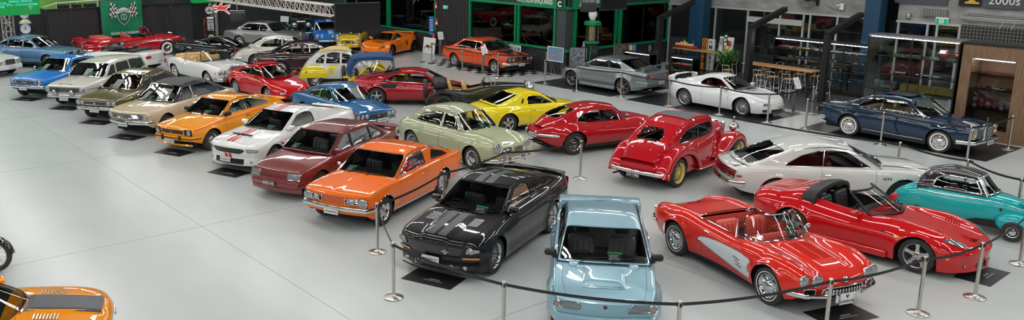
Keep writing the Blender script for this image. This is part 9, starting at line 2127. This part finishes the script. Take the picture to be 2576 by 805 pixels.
 t=E_('hanging_screen',-49.6,22.0,0,90);tag(t,'plain green screen high on the wall above the winged horse sign','screen');mb=MB();mb.box((-.2,0,3.0),(2.4,.08,1.4));mb.build('screen_panel',SCRG,t,0);mb=MB();mb.tube([(-1.0,0,3.6),(-1.0,0,9.6)],.03,6);mb.tube([(.8,0,3.6),(.8,0,9.6)],.03,6);mb.build('hanger',SATIN,t)
 petrol_pump(-48.8,11.2,75,mat('pump_blue',(.01,.05,.19),.35),'dark blue clock-face petrol pump left of the ribbed partition','clock')
 petrol_pump(-47.6,20.85,75,GBLACK,'black petrol pump with round white badges and a red hose','black')
 petrol_pump(-26.6,29.82,0,SATIN,'tall antique bowser with glass cylinder and bright green caps','glass')
 truss('truss_tower',uv(-49.2,10.45,0),uv(-49.2,10.45,2.7),.42,'upright silver truss tower left of the blue petrol pump');truss('truss_tower',uv(-49.0,21.7,0),uv(-49.0,21.7,2.3),.36,'upright silver truss tower behind the black petrol pump')
 truss('overhead_truss',uv(-48.5,18.0,3.33),uv(-29.2,18.0,3.36),.42,'long silver box truss hanging above the back row of cars')
 mb=MB();mb.rbox((0,0,.35),(.22,.2,.70),.01);o=SB('short_post',mb,mat('dull_gold',(.30,.24,.06),.4));o.location=uv(-48.2,21.35);tag(o,'dull gold box at the foot of the truss tower beside the black pump','box')
 # neon winged horse
 t=E_('neon_sign',-48.2,21.75,0,60);tag(t,'red and white neon winged horse sign beside the black petrol pump','sign');horse(t,1.15,(.1,0,2.0),mat('neon_red',(.6,.03,.02),.4,emit=(.7,.05,.03),es=.4),mat('neon_white',(1,1,1),.4,emit=(1,.95,1),es=1.6));mb=MB();mb.tube([(-.1,.05,2.1),(-.1,.3,0)],.02,6);mb.build('stand',SATIN,t)
 # hanging speakers and screens
 for i,(x,y,z,lab) in enumerate(((-6.35,29.6,3.55,'black loudspeaker hanging from the truss left of the grey saloon'),(4.85,26.3,4.15,'black loudspeaker hanging in front of the office corner'))):
  t=empty('loudspeaker',(x,y,z),0);tag(t,lab,'loudspeaker');mb=MB();mb.rbox((0,0,0),(.46,.30,.30),.05);mb.build('cabinet',SATIN,t);mb=MB();mb.tube([(0,0,.15),(0,0,9.6-z)],.015,6);mb.tube([(-.24,0,0),(-.24,0,.2),(.24,0,.2),(.24,0,0)],.015,6);mb.build('hanger',DSTEEL,t);mb=MB();mb.rbox((0,-.152,0),(.40,.02,.24),.01);mb.build('grille_cloth',BLACK,t)
 for i,(x,y,z,rz,W_,H_,lab) in enumerate(((-1.95,25.0,3.96,22,1.35,.82,'black hanging television nearest the overhead truss'),(5.75,27.0,4.45,30,1.05,.92,'black hanging television in front of the side office windows'))):
  t=empty('television',(x,y,z),R(rz));tag(t,lab,'television');mb=MB();mb.rbox((0,0,0),(W_,.07,H_),.015);mb.build('bezel',SATIN,t);mb=MB();mb.box((0,-.037,.01),(W_-.05,.006,H_-.07));mb.build('screen',mat('tv_screen',(.012,.012,.013),.18),t,0);mb=MB();mb.tube([(0,.08,0),(0,.08,9.6-z)],.03,8);mb.build('ceiling_pole',SATIN,t)
 t=empty('dome_camera',(-11.35,22.5,4.28));tag(t,'white dome security camera hanging near the green banner','camera');mb=MB();mb.lathe([(.08,0),(.09,.06),(.075,.2),(.03,.24)],n=16);mb.tube([(0,0,.22),(0,0,5.3)],.015,6);mb.build('housing',WHITE,t);mb=MB();mb.ball((0,0,0),.06,n=12);mb.build('dome',GBLACK,t)
 mb=MB();mb.rbox((0,0,0),(.34,.26,.32),.05);mb.tube([(0,0,.15),(0,0,5.5)],.015,6);o=mb.build('loudspeaker',SATIN);o.location=(-5.6,27.0,3.95);o.location=(-9.15,29.5,4.62);tag(o,'small black loudspeaker above the partition right of the banner','loudspeaker')
 # notice on the wall behind the grey saloon
 t=E_('notice_board',-48.0,25.9,0,60);tag(t,'white notice on a stand behind the silver grey saloon','notice');mb=MB();mb.box((0,0,1.20),(.50,.02,.36),0,(.15,.1,0));mb.build('sheet',PAPER,t,0);mb=MB();mb.tube([(0,.04,1.1),(0,.04,0)],.02,6);mb.cyl((0,.04,.01),.2,.02,'z',16);mb.build('stand',SATIN,t)
def MBbox(t,c,d,m,nm='print_block'):
 mb=MB();mb.box(c,d);return mb.build(nm,m,t,0)
def horse(t,s,c,m,outline=None):
 """leaping winged horse silhouette"""
 pts=[(-.50,.02),(-.40,.14),(-.30,.20),(-.22,.14),(-.10,.16),(-.02,.30),(.10,.34),(.02,.18),(.16,.13),(.26,.20),(.50,.22),(.34,.12),(.48,.12),(.32,.05),(.24,.02),(.34,-.12),(.44,-.22),(.40,-.27),(.26,-.16),(.14,-.06),(.0,-.06),(-.12,-.04),(-.24,-.16),(-.36,-.14),(-.34,-.09),(-.24,-.10),(-.20,.02),(-.32,.06),(-.44,-.06)]
 q=[(c[0]+a*s,c[2]+b*s) for a,b in pts];y=c[1];mb=MB()
 b0=len(mb.v);n=len(q)
 for yy in(y-.008,y+.008):mb.v+=[(a,yy,b) for a,b in q]
 mb.f.append(tuple(range(n))[::-1]);mb.f.append(tuple(range(n,2*n)));mb.m+=[0,0]
 for i in range(n):mb.f.append((i,(i+1)%n,n+(i+1)%n,n+i));mb.m.append(0)
 o=mb.build('horse_shape',m,t,0)
 if outline:mb=MB();mb.tube([(a,y-.03,b) for a,b in q],.009,5,closed=True);mb.build('neon_outline',outline,t)
 # ================================================================ ASSEMBLY
cars={}
def put(k,f,x,y,h,**kw):cars[k]=f((x,y),h,**kw);return cars[k]
def build_cars():
 put('shelby',shelby,1.26,17.15,-120.5)
 put('vette',corvette,6.27,15.63,-69.3)
 put('cuda',barracuda,-0.98,19.95,-119.3)
 put('volvo',volvo,1.0,24.45,-50)
 put('etype',etype,5.19,25.88,24)
 put('elan',elan,3.45,28.69,25)
 put('alvis',alvis,7.03,23.03,45)
 put('vx',vx,-2.0,46.97,-117)
 put('walk',commodore,3.11,14.56,-99.5,walk=True)
 put('viper',viper,9.15,17.05,-50)
 put('fmr',bubble_car,11.95,18.44,-44)
 put('monaro',monaro,9.75,20.54,-3)
 put('comm',commodore,-2.61,22.13,-120.5)
 put('wmus',shelby,-4.16,24.6,-121.5,black=False)
 put('tor',torana,-6.42,26.76,-119.5)
 put('val',valiant,-8.55,29.04,-114)
 put('olive',olive,-10.61,31.3,-107)
 put('wagon',wagon,-12.76,33.83,-104)
 put('hq',hq,-14.89,35.59,-107.8)
 put('falcon',falcon,2.94,41.52,-51.2)
 put('r34',skyline,7.68,36.0,129.5)
 put('rx7',rx7,11.07,31.7,-52.8)
 put('merc',mercedes_coupe,14.98,26.55,-55)
 put('stag',stag,-2.81,28.99,-52.4)
 put('p944',p944,-6.2,34.1,-49.4)
 put('corn',corniche,-9.42,37.59,-49)
 put('buick',buick,-15.59,46.25,37.5)
 put('w108',w108,-8.96,49.66,-25)
 put('mk2',mk2,-6.92,42.65,8)
 put('rover',rover,-5.4,40.4,12)
 put('r8',renault,-5.9,51.0,-79)
 put('s600',s600,-4.13,49.27,-95)
 put('mg',green_vintage,-7.75,54.2,-80.4)
 put('2cv',deux_chevaux,-3.5,37.0,4)
 put('moke',canopy_buggy,-2.0,35.3,8)
 put('mond',mondial,-.46,33.0,-4.6)
 put('vaux',vintage_roadster,2.0,31.0,0)
 put('nsx',nsx,-10.56,44.4,-10)
 put('bmw',bmw,-19.18,42.62,-13)
 put('wm',mercw124,-20.85,39.95,-20)
 put('wr',white_roadster,-14.46,41.56,158)
 put('bike',motorcycle,-8.95,15.6,2)
 cars['monaro'].root.scale=(1.04,1,1)
 put('omus',orange_muscle,-6.89,11.63,16)
def split_sides():
 """left and right pieces of one mesh become parts of their own"""
 for o in list(COL.objects):
  if o.type!='MESH' or o.parent is None:continue
  me=o.data
  if len(me.vertices)<6 or me.users>1:continue
  if o.location.length>.001 or abs(o.rotation_euler.z)>.001:continue
  ys=[v.co.y for v in me.vertices]
  if min(ys)>-.02 or max(ys)<.02 or any(abs(y)<.012 for y in ys):continue
  if any(len({ys[v]>0 for v in p.vertices})>1 for p in me.polygons):continue
  mats=[m for m in me.materials];nm=o.name.split('.')[0];par=o.parent;kids=list(o.children)
  if kids:continue
  out=[]
  for sg in(True,False):
   used=[i for i,y in enumerate(ys) if(y>0)==sg];mp={v:i for i,v in enumerate(used)}
   pl=[p for p in me.polygons if(ys[p.vertices[0]]>0)==sg]
   m2=bpy.data.meshes.new(nm);m2.from_pydata([me.vertices[i].co for i in used],[],[[mp[v] for v in p.vertices] for p in pl])
   for m in mats:m2.materials.append(m)
   m2.polygons.foreach_set('material_index',[p.material_index for p in pl]);m2.polygons.foreach_set('use_smooth',[p.use_smooth for p in pl]);m2.update()
   if any(p.use_smooth for p in pl):m2.set_sharp_from_angle(angle=R(38))
   out.append(m2)
  o.data=out[0];n=bpy.data.objects.new(nm,out[1]);COL.objects.link(n);n.parent=par
def dash_cards():
 """green and black information cards and white sheets standing inside windscreens"""
 gm=mat('card_black',(.02,.022,.02),.5)
 desc=dict(shelby='black muscle coupe',vette='bright red fifties roadster',cuda='bright orange sixties coupe',volvo='pale sage green saloon',walk='pale ice blue sedan',viper='red targa sports car',comm='dark maroon sedan',wmus='white striped muscle coupe',tor='amber yellow hatchback',hq='bright blue coupe',wagon='off-white station wagon',olive='olive green sedan',val='beige vinyl-roofed sedan',stag='mid blue hardtop coupe',p944='red eighties coupe',rx7='white nineties sports coupe',merc='navy classic coupe')
 spec=dict(shelby=.45,vette=.15,cuda=-.55,volvo=.0,walk=.25,viper=.45,comm=-.45,wmus=.5,tor=.35,hq=-.55,wagon=.35,olive=-.35,val=-.1,stag=.55,p944=.6,rx7=.1,merc=.0)
 sheets=dict(val=((-.5,1.0),(.45,1.5)),olive=((-.1,1.2),),wagon=((.12,1.1),),hq=((-.25,1.0),),stag=((.25,1.7),),merc=((.35,1.2),),bmw=((.3,1.1),))
 def place(c,v,w,h,nm,lab,cat,parts):
  a=Vector(c.WS(v,.07));b=Vector(c.WS(v,.07+.35));up=(b-a).normalized();sd=(Vector(c.WS(v+.12,.07))-a).normalized();n=up.cross(sd).normalized()
  if n.x<0:n=-n
  M=Matrix((sd,up,n)).transposed().to_4x4();M.translation=a+up*(h/2)-n*.022
  if nm=='white_sheet' and v>0:pass
  t=bpy.data.objects.new(nm,None);COL.objects.link(t);bpy.context.view_layer.update();t.matrix_world=c.root.matrix_world@M;t.empty_display_size=.1
  tag(t,lab,cat)
  for pn,(cx,cy,ww,hh,dz),m in parts:mb=MB();mb.box((cx,cy,dz),(ww,hh,.002));mb.build(pn,m,t,0)
 for k,v in spec.items():
  c=cars[k]
  if not hasattr(c,'WS'):continue
  w,h=.24,.21
  place(c,v,w,h,'information_card','green and black information card inside the windscreen of the '+desc[k],'card',[('card_body',(0,-.02,w,h*.8,0),gm),('green_header',(0,h*.40,w,.05,0),GREENC),('green_footer',(0,-h*.5,w,.03,.0),GREENC),('white_text',(-.02,.03,w*.7,.012,.003),WHITE),('white_text',(-.03,.0,w*.6,.012,.003),WHITE),('white_text',(-.01,-.03,w*.75,.012,.003),WHITE),('white_text',(-.02,-.06,w*.7,.016,.003),WHITE)])
 desc['bmw']='steel blue four-door saloon'
 for k,L in sheets.items():
  c=cars[k]
  for i,(v,s) in enumerate(L):
   w,h=.24*s,.40*s
   place(c,v,w,h,'white_sheet',('white paper sheet' if len(L)==1 else('smaller white paper sheet on the left','large white paper sheet on the right')[i])+' inside the windscreen of the '+desc[k],'paper',[('paper',(0,0,w,h,0),PAPER)]+[('printed_line',(0,h*(.35-.07*q),w*(.8-.2*(q%3==2)),.006,.003),mat('print_pale',(.6,.62,.68),.6)) for q in range(9)])
def floor_mats():
 g=mat('mat_black',(.012,.012,.013),.5)
 D=dict(shelby='black modern muscle coupe',cuda='',vette='bright red fifties roadster',viper='red targa sports car',wmus='white striped muscle coupe',tor='amber yellow hatchback',val='beige vinyl-roofed sedan',olive='olive green sedan',wagon='off-white station wagon',hq='bright blue coupe')
 for k,d in D.items():
  if not d:continue
  c=cars[k];M=c.root.matrix_world;a=c.root.rotation_euler.z;p=M@Vector((c.X0-.02,0,0))
  t=empty('drip_mat',(p.x,p.y,0),a);tag(t,'black rectangular drip mat under the nose of the '+d,'mat')
  mb=MB();mb.box((0,0,.004),(.62,1.05,.008));mb.build('mat_sheet',g,t,0);mb=MB();mb.box((.12,.05,.009),(.03,.4,.002));mb.box((.05,.05,.009),(.05,.22,.002));mb.build('mat_print',mat('print_dim',(.20,.20,.20),.5),t,0)
def barriers():
 P=dict(A=(-0.98,16.66),B=(-0.57,14.38),C=(1.21,12.61),D=(3.72,11.87),E=(6.32,12.73),F=(8.34,13.71),G=(9.72,14.39),H=(11.57,15.99),I=(13.15,18.52),J=(12.97,20.18),K=(15.32,23.92),M=(13.87,25.88),N=(12.27,21.94),Pp=(17.39,25.3),C0=(4.05,22.09),C1=(1.95,21.0),C2=(0.42,19.1),Q=(9.1,25.2),r0=(5.1,37.08),r1=(6.16,35.69-.75),r2=(7.68,33.88),r3=(9.07,32.07),r4=(10.45,30.47),r5=(11.64,29.11),r6=(12.48,28.03),r7=(13.72,30.44),r8=(12.6,32.9),f0=(0.29,43.29),f1=(1.73,40.93),f2=(3.26,39.07),off=(14.6,16.4),f3=(5.5,39.6))
 P['r1']=(6.16,35.2)
 T=[('A','steel barrier post beside the front wheel of the orange sixties coupe',['B','C2']),('B','steel barrier post in front of the black muscle coupe, left of its number plate',['C']),('C','steel barrier post at the bottom edge left of the ice blue sedan',['D']),('D','steel barrier post at the bottom edge right of the ice blue sedan',['E']),('E','steel barrier post before the toothed grille of the red roadster',['F']),('F','steel barrier post in front of the wheel of the red targa sports car',['G']),('G','steel barrier post at the nose of the red targa sports car',['H']),('H','steel barrier post at the right edge, nearest the camera on that side',['off']),('I','steel barrier post behind the turquoise bubble car',['off']),('J','steel barrier post directly behind the turquoise bubble car roof',['I']),('N','steel barrier post behind the bonnet of the white sixties coupe',['J']),('C0','steel barrier post between the sage green saloon and the red vintage saloon',['C1']),('C1','steel barrier post behind the roof of the black muscle coupe',['C2']),('C2','steel barrier post between the orange sixties coupe and the black muscle coupe',[]),('Q','steel barrier post behind the bonnet of the red vintage saloon',['N']),('K','steel barrier post before the radiator grille of the navy coupe',['Pp']),('M','steel barrier post beside the door of the navy classic coupe',['K']),('Pp','steel barrier post in front of the timber cabinet',[]),('r0','steel barrier post left of the metallic grey coupe',['r1']),('r1','steel barrier post beside the front wheel of the metallic grey coupe',['r2']),('r2','steel barrier post beside the rear wheel of the metallic grey coupe',['r3']),('r3','steel barrier post at the tail of the white nineties sports coupe',['r4']),('r4','steel barrier post beside the door of the white nineties sports coupe',['r5']),('r5','steel barrier post at the nose of the white nineties sports coupe',['r7']),('r6','steel barrier post left of the tail of the navy classic coupe, nearer the camera',['M']),('r7','steel barrier post between the information stand and the navy classic coupe',['r8']),('r8','steel barrier post behind the bonnet of the white nineties sports coupe',[]),('f0','steel barrier post at the tail of the orange-red sedan',['f1']),('f1','steel barrier post beside the rear door of the orange-red sedan',['f2']),('f2','steel barrier post beside the front wheel of the orange-red sedan',['f3']),('f3','steel barrier post at the right corner of the chequered floor',[])]
 for k,lab,to in T:
  stanchion(*P[k],lab,[(*P[q],.06 if q!='r2' else .03) for q in to])
 info_stand(2.62,39.95,-60,'leaning grey information stand in front of the orange-red sedan');info_stand(13.25,30.95,-60,'information stand with two white sheets right of the white sports coupe');info_stand(.75,46.0,-75,'small information stand by the fire extinguisher');info_stand(6.6,40.2,-60,'information stand at the dark corner pillar of the office')
def camera():
 cd=bpy.data.cameras.new('camera');co=bpy.data.objects.new('camera',cd);COL.objects.link(co)
 co.location=(0,0,6.2532);co.rotation_euler=(PI/2-.2343,0,0);cd.sensor_width=36;cd.lens=2194.6/2576*36
 cd.shift_x=(1288-1071.3)/2576;cd.shift_y=-(402.5-358.9)/2576;cd.clip_end=300
 SC.camera=co
def world():
 w=bpy.data.worlds.new('world');SC.world=w;w.use_nodes=True;b=w.node_tree.nodes['Background'];b.inputs[0].default_value=(.8,.85,.9,1);b.inputs[1].default_value=.3
 SC.view_settings.view_transform='Standard';SC.view_settings.look='None';SC.view_settings.gamma=1;SC.view_settings.exposure=EXPO;SC.view_settings.use_curve_mapping=False
 SC.cycles.max_bounces=7;SC.cycles.diffuse_bounces=3;SC.cycles.glossy_bounces=4;SC.cycles.transparent_max_bounces=14;SC.cycles.caustics_reflective=False;SC.cycles.caustics_refractive=False;SC.cycles.sample_clamp_indirect=4;SC.cycles.use_denoising=True
EXPO=0.
hall();furniture();build_cars();bpy.context.view_layer.update();dash_cards();floor_mats();barriers();split_sides();camera();world()
for o in list(COL.objects):
 if o.parent is None and o.type=='EMPTY' and not o.children:bpy.data.objects.remove(o)
